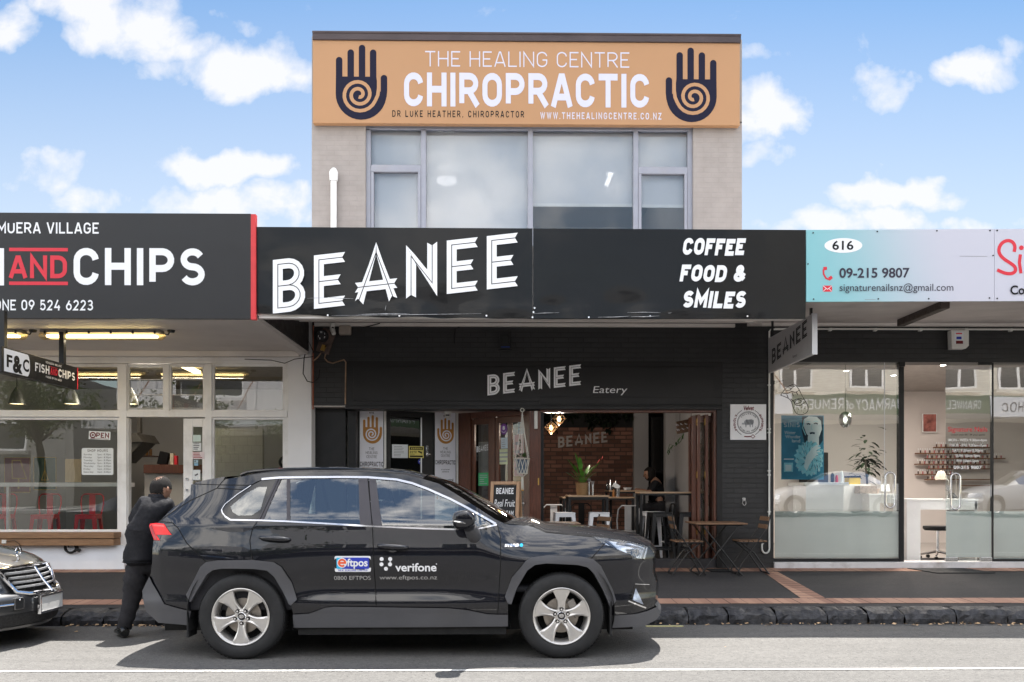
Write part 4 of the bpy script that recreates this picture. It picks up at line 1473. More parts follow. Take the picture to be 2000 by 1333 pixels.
c = t.mix(f,(.20,.46,.50,1),(.50,.50,.58,1))
p = t.n('ShaderNodeBsdfPrincipled', {'Base Color': c, 'Roughness': .4})
m_teal = t.done(p.outputs[0])
nx0 = PX(1575,YA3)
S = thing('nail_shop_fascia_sign', 'pale blue to white awning sign with 616, a phone number and red script', 'sign', (nx0, YA3, PZ(588, YA3)))
ORG[S.name] = Vector((nx0,YA3,PZ(588,YA3)))
S.rotation_euler = (0,0,-radians(1.7))
zb_,zt_ = 0.0,PZ(447,YA3) - PZ(588,YA3)
W3 = 5.5
o3 = Vector((nx0,YA3,PZ(588,YA3)))
mb = MB()
for (a,b_) in ((0,PX(1936,YA3) - nx0 - .002),(PX(1936,YA3) - nx0 + .002,W3)):
 mb.box(nx0 + a,nx0 + b_,YA3,YA3 + .03,o3.z,o3.z + zt_)
mb.build('sign_panel', m_teal, S)
pl3 = Plane(o3,(1,0,0),(0,0,1))
s3 = lambda p: px2m(p,YA3)
mb = MB()
LM = [m_vinylw, m_vinylk, M('slate_vinyl', (.035, .03, .05), .4), m_vinylr, M('grey_scratch', (.25, .25, .28), .5)]
disc(mb,pl3,s3(72),s3(110),s3(37),.002,0,40,s3(14.5))
words(mb, pl3, '616', s3(71), s3(102), s3(17), s3(41), .018, 1, .003, 'c'); mb.build('lettering', LM, S); mb = MB()
words(mb, pl3, '09-215 9807', s3(64), s3(47), s3(18.5), s3(137), .022, 2, .002); mb.build('lettering', LM, S); mb = MB()
words(mb, pl3, 'signaturenailsnz@gmail.com', s3(64), s3(20.5), s3(14), s3(222), .0, 2, .002); mb.build('lettering', LM, S); mb = MB()
hp = [(38,64),(33,62),(33.5,54),(38,46),(45,43),(49,46)]
stroke(mb,pl3,[(s3(a),s3(b_)) for a,b_ in hp],s3(3.2),.002,3)
stroke(mb,pl3,[(s3(a),s3(b_)) for a,b_ in ((33,65),(40,65.5))],s3(6),.0026,3)
stroke(mb,pl3,[(s3(a),s3(b_)) for a,b_ in ((44,45),(50,48.5))],s3(6),.0026,3)
poly2d(mb,pl3,[(s3(32),s3(19.5)),(s3(50),s3(19.5)),(s3(50),s3(31.5)),(s3(32),s3(31.5))],.002,3)
stroke(mb,pl3,[(s3(32.5),s3(31)),(s3(41),s3(24)),(s3(49.5),s3(31))],s3(1.0),.003,0)
stroke(mb,pl3,[(s3(32.5),s3(20)),(s3(38.5),s3(26))],s3(.9),.003,0)
stroke(mb,pl3,[(s3(49.5),s3(20)),(s3(43.5),s3(26))],s3(.9),.003,0)
S_ = [(404,96),(406,107),(401,116),(391,119),(380,114),(374,103),(375,92),(384,82),(397,74),(406,67),(407,58),(399,53),(386,54),(371,61)]
def chaikin(p,n=2):
 for _ in range(n):
  q = [p[0]]
  for a,b_ in zip(p,p[1:]):
   q += [(a[0] * .75 + b_[0] * .25,a[1] * .75 + b_[1] * .25),(a[0] * .25 + b_[0] * .75,a[1] * .25 + b_[1] * .75)]
  q.append(p[-1])
  p = q
 return p
stroke(mb,pl3,[(s3(a),s3(b_)) for a,b_ in chaikin(S_)],s3(6.6),.002,3)
stroke(mb,pl3,[(s3(416),s3(91)),(s3(414),s3(75)),(s3(417),s3(54))],s3(6.2),.0026,3)
disc(mb,pl3,s3(418),s3(104),s3(4.6),.002,3,20)
words(mb, pl3, 'gnature Nails', s3(428), s3(55), s3(58), s3(330), .02, 3, .002, shear=.1)
words(mb, pl3, 'Colour your life - lift your spirits', s3(396), s3(13), s3(17), s3(300), .02, 1, .002)
stroke(mb,pl3,[(s3(298),s3(88)),(s3(352),s3(87.5))],s3(.8),.002,4)
stroke(mb,pl3,[(s3(114),s3(3.8)),(s3(135),s3(3.8))],s3(.8),.002,4)
mb.build('lettering', [m_vinylw, m_vinylk, M('slate_vinyl', (.035, .03, .05), .4), m_vinylr, M('grey_scratch', (.25, .25, .28), .5)], S)
mb = MB()
for (u,v_) in ((13,135),(138,137),(254,138),(357,138),(371,138),(3,74),(14,5),(140,5),(238,5),(356,6),(371,5),(363,89),(470,138),(470,5)):
 c_ = pl3.at(s3(u),s3(v_),0)
 mb.cyl(c_,(c_.x,c_.y - .006,c_.z),.009,n=10)
mb.build('screw', m_blackmetal, S)
YH = YF - .031
mb = MB()
sh = lambda p: px2m(p,YH)
beanee(mb,on(YH,952,773),0,0,sh(40),0,1,.003)
o = mb.build('header_lettering', [m_word, m_vinylk], base=P(1040, 773, YH))
tag(o, 'small white ribbon-letter wordmark on the dark board over the cafe door', 'lettering')
mb = MB()
words(mb, on(YH, 1158, 768), 'Eatery', 0, 0, sh(13.5), sh(66), -.002, 0, .003, shear=.18)
o = mb.build('header_lettering', m_vinylw, base=P(1190, 768, YH))
tag(o, 'thin slanted white word Eatery beside the small ribbon-letter wordmark', 'lettering')
m_silver = M('silver_sign_face', (.50, .49, .50), .35, metal=.1, var=.05, vs=3)
def blade(name,label,xc_,y0,y1,z0,z1,th,face,edge):
 S = thing(name, label, 'hanging sign', (xc_, (y0 + y1) / 2, z0))
 mb = MB(); mb.box(xc_ - th / 2,xc_ + th / 2,y0,y1,z0,z1)
 mb.build('sign_panel', face, S, bevel=.004)
 return S
xs_ = PX(1590,10.6)
def y_at(u,X):
 a = (u - 1000) / FPX
 return X * (-sin(YAW) * a + cos(YAW)) / (cos(YAW) * a + sin(YAW))
yn,yf_ = y_at(1591,xs_),y_at(1503.5,xs_)
z1n,z0n = PZ(613,yn,1591),PZ(692,yn,1591)
S = blade('hanging_cafe_sign', 'silver hanging sign with black ribbon lettering under the cafe awning end', xs_, yn, yf_, z0n, z1n, .05, m_silver, m_alu)
mb = MB()
for yy in (yn + .12,yf_ - .12):
 mb.box(xs_ - .012,xs_ + .012,yy - .02,yy + .02,z1n,z1n + .5)
mb.build('hanger', m_blackmetal, S)
mb = MB()
mb.box(xs_ - .034,xs_ + .034,yn - .006,yn + .012,z0n - .004,z1n + .004)
mb.build('edge_trim', m_alu, S)
plb = Plane((xs_ - .026,yf_,z0n),(0,-1,0),(0,0,1))
mb = MB()
wB = yf_ - yn
beanee(mb,plb,wB * .10,(z1n - z0n) * .20,(z1n - z0n) * .42,0,1,.003,sx=wB * .80 / (4.58 * (z1n - z0n) * .42))
words(mb, plb, 'Eatery', wB * .60, (z1n - z0n) * .12, .035, .16, 0, 0, .003)
mb.build('lettering', [m_vinylk, m_silver], S)
xs_ = PX(-3,9.98)
xs_ = -5.55
yn,yf_ = y_at(-2,xs_),y_at(148,xs_)
z1n,z0n = PZ(676,yn,0),PZ(727,yn,0)
S = blade('hanging_takeaway_sign', 'black hanging sign with FISH AND CHIPS and a white F&C panel', xs_, yn, yf_, z0n, z1n, .06, M('black_sign_face', (.012, .012, .013), .35), m_blackmetal)
mb = MB()
for u in (6,122):
 yy = y_at(u,xs_)
 mb.box(xs_ - .03,xs_ + .03,yy - .03,yy + .03,z1n - .01,zL0 + .01)
mb.build('hanger', m_blackmetal, S)
H_,W_ = z1n - z0n,yf_ - yn
plf = Plane((xs_ + .031,yn,z0n),(0,1,0),(0,0,1))
mb = MB()
fx = lambda u: y_at(u,xs_) - yn
poly2d(mb,plf,[(fx(2),H_ * .06),(fx(48),H_ * .06)] + arc(fx(48),H_ * .5,fx(53) - fx(48),H_ * .44,-90,90,10)[1:] + [(fx(2),H_ * .94)],.002,0)
words(mb, plf, 'F', fx(7), H_ * .26, H_ * .46, (fx(18) - fx(7)), .03, 1, .004)
words(mb, plf, '&', fx(19), H_ * .14, H_ * .62, (fx(38) - fx(19)), .05, 1, .004)
words(mb, plf, 'C', fx(39), H_ * .26, H_ * .46, (fx(51) - fx(39)), .03, 1, .004)
caps(mb, plf, 'REMUERA VILLAGE', (fx(84) + fx(115)) / 2, H_ * .80, H_ * .09, fx(115) - fx(84), .15, .17, 0, .003, 'c')
caps(mb, plf, 'FISH', fx(63), H_ * .36, H_ * .36, fx(91) - fx(63), .2, .17, 0, .003)
caps(mb, plf, 'AND', fx(93), H_ * .42, H_ * .24, fx(107) - fx(93), .2, .15, 2, .003)
caps(mb, plf, 'CHIPS', fx(109), H_ * .36, H_ * .36, fx(141) - fx(109), .2, .17, 0, .003)
caps(mb, plf, 'PHONE 09 524 6223', (fx(84) + fx(115)) / 2, H_ * .19, H_ * .09, fx(115) - fx(84), .15, .17, 0, .003, 'c')
for v_ in (.39,.70):
 poly2d(mb,plf,[(fx(92),H_ * v_),(fx(107),H_ * v_),(fx(107),H_ * (v_ + .018)),(fx(92),H_ * (v_ + .018))],.003,2)
poly2d(mb,plf,[(fx(145.5),0.003),(fx(147.7),.003),(fx(147.7),H_ - .003),(fx(145.5),H_ - .003)],.002,2)
mb.build('lettering', [m_vinylw, m_vinylk, m_vinylr], S)
# ================================================================== black SUV
YC,WMAX = 8.06,.925
XRW,XFW = P(474,1209,7.2).x,P(1096,1207,7.2).x
XM = (XRW + XFW) / 2
def sstep(a,b,x):
 t = min(1,max(0,(x - a) / (b - a)))
 return t * t * (3 - 2 * t)
def wsuv(X,z):
 """half width of the body at height z and length X"""
 x = X - XM
 wp = WMAX - .012 * (x / 1.6) ** 2
 if x > 1.25:
  e = (x - 1.25) / 1.0
  wp -= .20 * e ** 2.2 + (.22 * max(0,e - .72) ** 1.3 * 2.4)
 if x < -1.3:
  e = (-x - 1.3) / 1.0
  wp -= .11 * e ** 2.0 + (.20 * max(0,e - .75) ** 1.3 * 2.2)
 belt = 1.13
 ins_c = 0.0
 if z > .86:
  ins_c += .050 * sstep(.86,belt + .06,z)
 if z > belt:
  ins_c += .47 * (z - belt) ** 1.06
 ins_h = 0.0
 if z > .82:
  ins_h = 1.9 * (z - .82) ** 2 + .10 * (z - .82)
 k = sstep(.62,1.10,x)
 ins = ins_c * (1 - k) + ins_h * k
 if x < -1.45 and z > .9:
  ins += .10 * sstep(-1.45,-2.3,x) * sstep(.9,1.5,z)
 if z < .86:
  ins += .022 * sstep(.86,.62,z)
 g = math.exp(-((z - .60) / .085) ** 2) * sstep(-1.05,-.6,x) * sstep(1.0,.2,x)
 ins += .022 * g
 ins -= .012 * math.exp(-((z - .47) / .05) ** 2)
 if z < .42:
  ins += .16 * (.42 - z)
 for xw in (-1.345,1.345):
  ins -= .020 * math.exp(-((x - xw) / .42) ** 2) * math.exp(-((z - .72) / .16) ** 2)
 return wp - ins
def cpx(u,v):
 Y = 7.2
 for _ in range(14):
  p = P(u,v,Y)
  Y = .5 * Y + .5 * (YC - wsuv(p.x,p.z))
 return P(u,v,Y)
def grad(X,z,e=.004):
 return (wsuv(X + e,z) - wsuv(X - e,z)) / (2 * e),(wsuv(X,z + e) - wsuv(X,z - e)) / (2 * e)
def side_panel(px,off=0.0,grid=.035,inset=0.0):
 """polygon traced on the near flank -> (points, normals, faces) on the body surface"""
 b = [cpx(u,v) for (u,v) in px]
 b2 = []
 for i,p in enumerate(b):
  q = b[(i + 1) % len(b)]
  n = max(1,int((q - p).length / .05))
  for k in range(n):
   b2.append(Vector((p.x + (q.x - p.x) * k / n,p.z + (q.z - p.z) * k / n)))
 nb = len(b2)
 x0,x1 = min(p.x for p in b2),max(p.x for p in b2)
 z0,z1 = min(p.y for p in b2),max(p.y for p in b2)
 inner = []
 def inside(x,y):
  c = False
  for i in range(nb):
   a,d = b2[i],b2[i - 1]
   if (a.y > y) != (d.y > y) and x < (d.x - a.x) * (y - a.y) / (d.y - a.y) + a.x:
    c = not c
  return c
 gx = grid
 i0 = 0
 x = x0 + gx * .5
 while x < x1:
  z = z0 + gx * .5
  while z < z1:
   if inside(x,z) and min((p.x - x) ** 2 + (p.y - z) ** 2 for p in b2) > (gx * .42) ** 2:
    inner.append(Vector((x,z)))
   z += gx
  x += gx
 vs = b2 + inner
 ed = [(i,(i + 1) % nb) for i in range(nb)]
 ov,oe,of,_,_,_ = delaunay_2d_cdt(vs,ed,[],1,1e-5)
 pts,nrm = [],[]
 for p in ov:
  w = wsuv(p.x,p.y)
  gx_,gz_ = grad(p.x,p.y)
  n = Vector((-gx_,-1,-gz_)).normalized()
  pts.append(Vector((p.x,YC - w,p.y)) + n * off)
  nrm.append(n)
 faces = []
 for f in of:
  a = sum(ov[f[i]].x * ov[f[(i + 1) % len(f)]].y - ov[f[(i + 1) % len(f)]].x * ov[f[i]].y for i in range(len(f)))
  faces.append(tuple(f) if a > 0 else tuple(reversed(f)))
 return pts,nrm,faces
def mirror(pts,nrm,faces):
 return ([Vector((p.x,2 * YC - p.y,p.z)) for p in pts],[Vector((n.x,-n.y,n.z)) for n in nrm],[tuple(reversed(f)) for f in faces])
class Skin:
 """body panels; near and far side become separate meshes unless joined"""
 def __init__(s):
  s.q = [(MB(),[]),(MB(),[])]
 def panel(s,px,off=0.0,both=True,grid=.035,mi=0,near=True):
  t = side_panel(px,off,grid)
  for k,(p,n,f) in enumerate((t,mirror(*t))):
   if both or near == (k == 0):
    s.q[k][0].add(p,f,mi,True)
    s.q[k][1].extend(n)
  return s
 def out(s,name,mats,parent,join=False,**kw):
  if join:
   m,n = s.q[0]
   m.add(s.q[1][0].v,s.q[1][0].f,0,True)
   return m.build(name,mats,parent,normals=n + s.q[1][1],**kw)
  r = [m.build(name,mats,parent,normals=n,**kw) for m,n in s.q if m.v]
  return r[0]
def ribbon(mb,px,wpx,off=.0015,mi=0,both=True):
 """thin strip along a traced line on the flank"""
 c = [cpx(u,v) for (u,v) in px]
 q = []
 for a,b in zip(c,c[1:]):
  n = max(1,int((b - a).length / .04))
  for k in range(n):
   q.append((a.x + (b.x - a.x) * k / n,a.z + (b.z - a.z) * k / n))
 q.append((c[-1].x,c[-1].z))
 vs,fs = strip2d(q,wpx / 231.0)
 p3 = []
 for p in vs:
  w = wsuv(p.x,p.y)
  gx_,gz_ = grad(p.x,p.y)
  n = Vector((-gx_,-1,-gz_)).normalized()
  p3.append(Vector((p.x,YC - w,p.y)) + n * off)
 ff = []
 for f in fs:
  a = sum(vs[f[i]].x * vs[f[(i + 1) % 4]].y - vs[f[(i + 1) % 4]].x * vs[f[i]].y for i in range(4))
  ff.append(f if a > 0 else tuple(reversed(f)))
 mb.add(p3,ff,mi,True)
 if both:
  mb.add([Vector((p.x,2 * YC - p.y,p.z)) for p in p3],[tuple(reversed(f)) for f in ff],mi,True)
def strips(name,mat,paths,wpx,off):
 for path,w in zip(paths,wpx if isinstance(wpx,(list,tuple)) else [wpx] * len(paths)):
  m = MB(); ribbon(m,path,w,off)
  h = len(m.v) // 2
  k = len(m.f) // 2
  for a,b,c,d in ((0,h,0,k),(h,2 * h,k,2 * k)):
   n = MB(); n.add(m.v[a:b],[[i - a for i in f] for f in m.f[c:d]],0,True); n.build(name,mat,SUV)
def cross(mb,near,cz=None,cx=None,n=10,mi=0,flat=0.0):
 """sheet from the near path across to its mirror image; cz, cx = crown per point (number or list)"""
 N = len(near)
 cz = [cz or 0.0] * N if not isinstance(cz,(list,tuple)) else cz
 cx = [cx or 0.0] * N if not isinstance(cx,(list,tuple)) else cx
 v = []
 for i,p in enumerate(near):
  w = YC - p.y
  for k in range(n + 1):
   s = -1 + 2 * k / n
   e = 1 - abs(s) ** 2.4
   v.append(Vector((p.x + cx[i] * e,YC + s * w,p.z + cz[i] * e)))
 f = []
 m = n + 1
 for i in range(N - 1):
  for k in range(n):
   f.append((i * m + k,i * m + k + 1,(i + 1) * m + k + 1,(i + 1) * m + k))
 mb.add(v,f,mi,True)
def paintmat(name,col,flake=.3):
 t = NT(name)
 co = t.coord()
 n = t.noise(co,900.0,1.0)
 c = t.mix(t.math('MULTIPLY', t.ramp(n, .6, .8), flake), c4(col), c4([x * 2 + .003 for x in col]))
 p = t.n('ShaderNodeBsdfPrincipled', {'Base Color': c, 'Roughness': .5, 'Specular IOR Level': .1, 'Coat Weight': 1.0, 'Coat Roughness': .012, 'Coat IOR': 1.52})
 dn = t.noise(co,1.6,8.0,.65)
 b = t.n('ShaderNodeBump', {'Strength': .35, 'Distance': .004, 'Height': t.noise(co, 2.4, 2.0)})
 t.set(p, 'Coat Normal', b.outputs[0])
 sp = t.n('ShaderNodeSeparateXYZ', {0: co})
 low = t.ramp(sp.outputs[2],.75,.28)
 d = t.math('MULTIPLY', t.math('MULTIPLY', low, t.ramp(dn, .3, .75)), .02)
 dust = t.n('ShaderNodeBsdfDiffuse', {'Color': (.20, .18, .15, 1)})
 mx = t.n('ShaderNodeMixShader', {0: d, 1: p.outputs[0], 2: dust.outputs[0]})
 return t.done(mx.outputs[0])
m_paintk = paintmat('black_pearl_paint', (.004, .0045, .008))
m_clad = M('grey_plastic_cladding', (.075, .075, .082), .48, var=.08, vs=3, bump=.0006, bs=260, dirt=.25, dcol=(.10, .095, .085))
m_gap = M('panel_gap', (.004, .004, .004), .9)
m_glossk = M('gloss_black_trim', (.008, .008, .009), .1, coat=.5)
m_pillar = M('satin_black_pillar', (.045, .042, .05), .35, var=.05)
m_carglass = GLASS('car_side_glass', (.70, .80, .77), refl=3.6, tr=.84)
m_privacy = GLASS('car_rear_glass', (.50, .62, .60), refl=3.6, tr=.55)
m_screen = GLASS('car_windscreen', (.60, .72, .70), refl=2.6, tr=.7)
m_under = M('car_underside', (.012, .012, .012), .8)
m_seat = M('dark_seat_fabric', (.035, .035, .04), .8, var=.1)
m_redlens = M('red_lamp_lens', (.78, .012, .012), .3, coat=.15, var=.15, vs=12)
m_redlens2 = M('deep_red_lens', (.36, .008, .01), .2, coat=.4)
m_redlens3 = M('light_red_lens', (.85, .10, .09), .2, coat=.4)
m_darklens = M('smoked_lamp_lens', (.01, .008, .008), .08, coat=.8)
m_lamp = M('lamp_reflector', (.6, .62, .66), .18, metal=.9, var=.12, vs=30)
m_clear = GLASS('lamp_lens', (.92, .95, .97), refl=2.2, tr=.92)
SUV = thing('parked_suv', 'glossy black SUV with a blue payment sticker on its door, parked at the kerb', 'car', (XM, YC, 0))
arch_f = [(1190,1184),(1175.5,1150),(1159,1120),(1147,1108),(1127.5,1103.5),(1067.5,1100.5),(1045,1103.5),(1030,1114),(1009,1150),(999,1180)]
arch_fo = [(1193.5,1184.5),(1202.5,1174),(1195,1150),(1172.5,1105),(1157.5,1093),(1135,1088.5),(1067.5,1086),(1037.5,1090),(1027,1096),(1000,1127.5),(986,1166),(992,1179)]
arch_ro = [(372.4,1176),(365,1162.5),(371,1150),(393,1107),(404,1098),(427.5,1094.7),(494,1094),(534.7,1098),(550,1107),(570,1137),(580.6,1172),(569,1182)]
arch_r = [(564.6,1180),(553.6,1156),(536,1126),(522,1114.4),(495,1111),(435,1110.5),(416.5,1113.6),(405.5,1121.5),(386.6,1153),(374,1176)]
sill_top = [(572.6,1200),(603.7,1198),(636,1186.5),(652,1184.6),(735,1185.5),(877,1187.6),(914,1191),(951,1199),(970.8,1200),(992,1200)]
dlo_top = [(546,932.5),(605,931.5),(660,931),(718,931.5),(775,936),(805,943),(835,954),(880,974),(910,989.5),(940,1006.5),(967,1023)]
belt_ = [(450,1016.5),(508,1017),(560,1019.5),(640,1024),(728,1029),(835,1034),(886,1035.5),(934,1034),(971,1026)]
roof_edge = [(373,947),(405,941.5),(438,937),(471,931.5),(500,926),(530,923),(605,921.5),(695,922),(745,924),(790,927),(826,936),(857,945),(895,968),(940,997),(967,1014.5),(984,1022.5)]
hood_seam = [(984,1022.5),(1020,1025.5),(1040,1028),(1067,1040),(1110,1044),(1150,1048),(1190,1052),(1225,1057),(1250,1062),(1266,1068)]
body = Skin()
quarter = [(310,1020),(339,991.5),(358.5,979),(372,966)] + roof_edge[0:14] + [(940,997),(967,1014.5),(984,1022.5),(971,1026),(967,1023)] + list(reversed(dlo_top[:-1])) + \
 [(520,934),(502,941),(488,949),(462,967.5),(440,985),(433,995.5),(439,1009),(450,1016.5),(504,1017),(493.5,1032),(488,1056),(490,1075),(494,1094)] + \
 [(427.5,1094.7),(404,1098),(364.5,1061),(348,1032),(336,1021)]
quarter = [(u,v) for (u,v) in quarter]
seen = []
for q in quarter:
 if q not in seen:
  seen.append(q)
body.panel(seen,0,grid=.03)
wing = [(984,1022.5)] + hood_seam[1:7] + [(1180,1063),(1157,1092),(1135,1088.5),(1067.5,1086),(1037.5,1090),(1027,1096),(1000,1127.5),(986,1166),(992,1179),(992,1200),(970.8,1200),(973,1189),(976,1129),(978,1099.5),(977.5,1050),(971,1026)]
body.panel(wing,0,grid=.03)
ob = body.out('body', m_paintk, SUV, join=True)
sp_o = Skin()
fb = Skin()
fb.panel([(1157,1092),(1180,1063),(1207,1073.5),(1225,1081),(1246,1091),(1259.5,1094),(1275.5,1098),(1275,1120),(1277.5,1126),(1282,1138),(1281,1160),(1278,1185.5),(1262.5,1193),(1240,1199),(1194,1202),(1193.5,1184.5),(1202.5,1174),(1195,1150),(1172.5,1105),(1157.5,1093)],0,grid=.025)
fbo = fb.out('front_bumper', m_paintk, SUV)
rb = Skin()
rb.panel([(300,1056),(315,1056),(364.5,1061),(404,1098),(393,1107),(371,1150),(365,1162.5),(372.4,1176),(373.5,1192),(349,1187.7),(322,1180),(311,1159),(300,1140),(294,1124),(297.5,1096)],0,grid=.025)
rbo = rb.out('rear_bumper', m_paintk, SUV)
rdoor = [(504,1017),(560,1019.5),(640,1024),(727.5,1029),(729.5,1080),(733.6,1152),(736,1185.5),(652,1184.6),(636,1186.5),(603.7,1198),(572.6,1200),(569,1182),(580.6,1172),(570,1137),(550,1107),(534.7,1098),(494,1094),(490,1075),(488,1056),(493.5,1032)]
fdoor = [(727.5,1029),(835,1034),(886,1035.5),(934,1034),(971,1026),(977.5,1050),(978,1099.5),(976,1129),(973,1189),(970.8,1200),(951,1199),(914,1191),(877,1187.6),(736,1185.5),(733.6,1152),(729.5,1080)]
def side_glass(px,off=-.004):
 return Skin().panel
doors = []
for (name, px, lab) in (('door', rdoor, None), ('door', fdoor, None)):
 for near in (True,False):
  s = Skin()
  s.panel(px,0,both=False,near=near,grid=.028)
  doors.append(s.out('door', m_paintk, SUV))
qwin = [(433.5,996),(439.5,985.5),(464,966),(490,949),(510,939),(541,934.5),(507,1013.5),(450,1014.5),(440,1007)]
qin = [(450,990),(480,964.5),(504,952),(522,951),(508.5,996),(492,1007),(465,1007.5),(454.5,1000.5)]
rwin_s = [(550.5,936),(560.5,936),(560.5,1017),(513,1016)]
rwin = [(566,935),(700,935),(703,1024),(566,1019)]
fwin = [(734,936.5),(775,940),(805,947),(835,958),(880,978),(910,993.5),(938,1009),(964,1024),(934,1030.5),(886,1032),(835,1031),(746,1027)]
for near in (True,False):
 s = Skin(); s.panel(qwin, -.003, both=False, near=near); s.out('quarter_window', m_glossk, SUV)
 qw = None
 s = Skin(); s.panel(qin, .0, both=False, near=near); s.out('quarter_glass', m_carglass, SUV)
 for px,di in ((rwin_s,0),(rwin,0),(fwin,2)):
  s = Skin(); s.panel(px,-.006,both=False,near=near)
  s.out('window', m_carglass, doors[di + (0 if near else 1)])
for q4 in ([(700,934),(718,933),(726,1026.5),(703,1026)],
 [(720.5,933),(734,934),(746,1028.5),(727.5,1027.5)],
 [(541,934),(549.5,935),(513,1018),(504,1017)],
 [(560,935),(566.5,935),(566.5,1020),(560,1019)]):
 pl_ = Skin(); pl_.panel(q4, .001); pl_.out('pillar_trim', m_pillar, SUV)
strips('window_chrome', M('satin_chrome', (.50, .50, .52), .16, metal=1.0, var=.05), [[(511, 936.5), (546, 933.5), (605, 932.8), (660, 932.4), (718, 932.8), (775, 937.4), (805, 944.5), (835, 955.6), (880, 975.6), (910, 991), (940, 1008), (968, 1024)],
 [(439.5,1009),(450,1016),(508,1017),(560,1019),(640,1023.5),(728,1028.5),(835,1033),(886,1034.5),(934,1033),(970,1025.5)],
 [(433,996),(434.5,1002),(441,1010.5),(451,1016)],
 [(433,996),(439.5,985.5),(464,966),(490,949)]],[4.2,3.0,2.2,1.3],.004)
strips('panel_gap', m_gap, [[(546, 934), (508.5, 1014), (504, 1017), (493.5, 1032), (488, 1056), (490, 1075), (494, 1094), (495, 1110)],
        [(718.5,932),(720.5,960),(727.5,1028),(729.5,1080),(733.6,1152),(736,1198),(732.5,1221)],
        [(971.5,1025),(977.5,1050),(978,1099.5),(976,1129),(973,1189),(970.5,1207),(963.6,1223)],
        hood_seam[:7],[(1180,1063),(1154,1092)],[(336,1021),(348,1032),(364.5,1061),(404,1099)],
        [(310,1019),(336,1021)],[(443,933),(430,946),(424,954),(372,978),(339,999),(312,1018)],[(424,954),(478,957),(490,949)],[(381,946),(428,947.5),(492,948.5)]],1.7,.0012)
for a_in,a_out in ((arch_f,arch_fo),(arch_r,arch_ro)):
 s = Skin(); s.panel(a_out + (list(reversed(a_in)) if a_in is arch_f else a_in),.016,grid=.03)
 s.out('arch_cladding', m_clad, SUV)
 mb = MB()
 for sg in (0,1):
  pp = []
  for (u,v) in a_in:
   c_ = cpx(u,v)
   y0 = c_.y - .016
   pp.append(((c_.x,y0,c_.z),(c_.x,y0 + .10,c_.z)))
  for (a0_,a1_),(b0_,b1_) in zip(pp,pp[1:]):
   q = [a0_,b0_,b1_,a1_]
   if sg:
    q = [(x,2 * YC - y,z) for x,y,z in q]
   mb.add(q,[(0,1,2,3)])
 mb.build('arch_lip', m_clad, SUV)
s = Skin()
s.panel(sill_top + [(992,1223),(836,1224.5),(700,1225),(574,1225.6)],.014,grid=.03)
s.out('sill_cladding', m_clad, SUV)
s = Skin()
s.panel([(293.6,1126),(300,1140),(311,1159),(322,1180),(349,1187.7),(374,1193),(369,1221),(341,1218.4),(311,1216),(300,1205),(287,1194),(282.6,1175),(280,1154.6)],.012,grid=.025)
s.out('rear_valance', m_clad, SUV)
s = Skin()
s.panel([(1194,1202),(1240,1199),(1262.5,1193),(1280.5,1185),(1287,1193),(1286.5,1202),(1279,1211),(1261,1220),(1225,1224.5),(1195,1226)],.012,grid=.025)
s.out('front_valance', m_clad, SUV)
hl = [(1156,1048.5),(1190,1052.5),(1225,1057.5),(1250,1063),(1265.5,1069),(1259.5,1093),(1246,1090),(1225,1081),(1207,1073.5),(1180,1063)]
for near in (True,False):
 s = Skin(); s.panel(hl, -.022, both=False, near=near, grid=.02); l_ = s.out('headlight', m_lamp, SUV)
 s = Skin(); s.panel(hl, .003, both=False, near=near, grid=.02); s.out('lamp_lens', m_clear, l_)
 s = Skin()
 s.panel([(1224,1071),(1249,1073),(1252,1082),(1246,1088),(1228,1080)],-.012,both=False,near=near,grid=.02)
 s.out('lamp_bezel', m_glossk, l_)
 s = Skin()
 s.panel([(1184,1056),(1203,1072),(1206.5,1071),(1188,1055)],-.010,both=False,near=near,grid=.02)
 s.panel([(1206,1060),(1250,1070),(1249,1067),(1206,1057)],-.010,both=False,near=near,grid=.02)
 s.out('lamp_divider', M('blue_grey_trim', (.07, .08, .12), .2), l_)
 s = Skin()
 s.panel([(1257,1091),(1263.5,1070),(1265.5,1069.5),(1260,1092.5)],-.006,both=False,near=near,grid=.02)
 s.out('lamp_strip', m_vinylw, l_)
 s = Skin(); s.panel([(1265.5, 1069), (1268, 1067), (1277, 1080), (1276, 1097), (1275.5, 1098), (1259.5, 1094)], -.002, both=False, near=near, grid=.02); s.out('grille_corner', m_glossk, SUV)
 tl_ = [(292.5,1029),(294,1024),(306,1022.5),(321,1024.5),(336,1045.5),(306,1045),(313.5,1056),(302,1055.5),(297,1042.5)]
 s = Skin(); s.panel(tl_, .006, both=False, near=near, grid=.02); t_ = s.out('tail_light', m_redlens, SUV)
 s = Skin(); s.panel([(293.5, 1029.5), (297.5, 1026), (303, 1041), (309, 1054.5), (303, 1054.5), (298, 1042)], .009, both=False, near=near, grid=.02); s.out('lens_band', m_redlens2, t_)
 s = Skin(); s.panel([(299, 1025), (320, 1026.5), (323, 1030), (301, 1028.5)], .009, both=False, near=near, grid=.02); s.out('lens_band', m_redlens3, t_)
 s = Skin(); s.panel([(306, 1045), (336, 1045.5), (364.5, 1061), (315, 1056), (313.5, 1056)], .003, both=False, near=near, grid=.02); s.out('smoked_lens', m_darklens, t_)
 s = Skin(); s.panel([(306, 1022.5), (310, 1020), (336, 1021), (348, 1032), (364.5, 1061), (336, 1045.5), (321, 1024.5)], 0, both=False, near=near, grid=.02); s.out('lamp_surround', m_paintk, t_)
s = Skin()
s.panel([(1227,1174),(1240,1141),(1268.5,1142.5),(1272,1160),(1261,1187)],.002,grid=.02)
s.out('fog_vent', m_glossk, SUV)
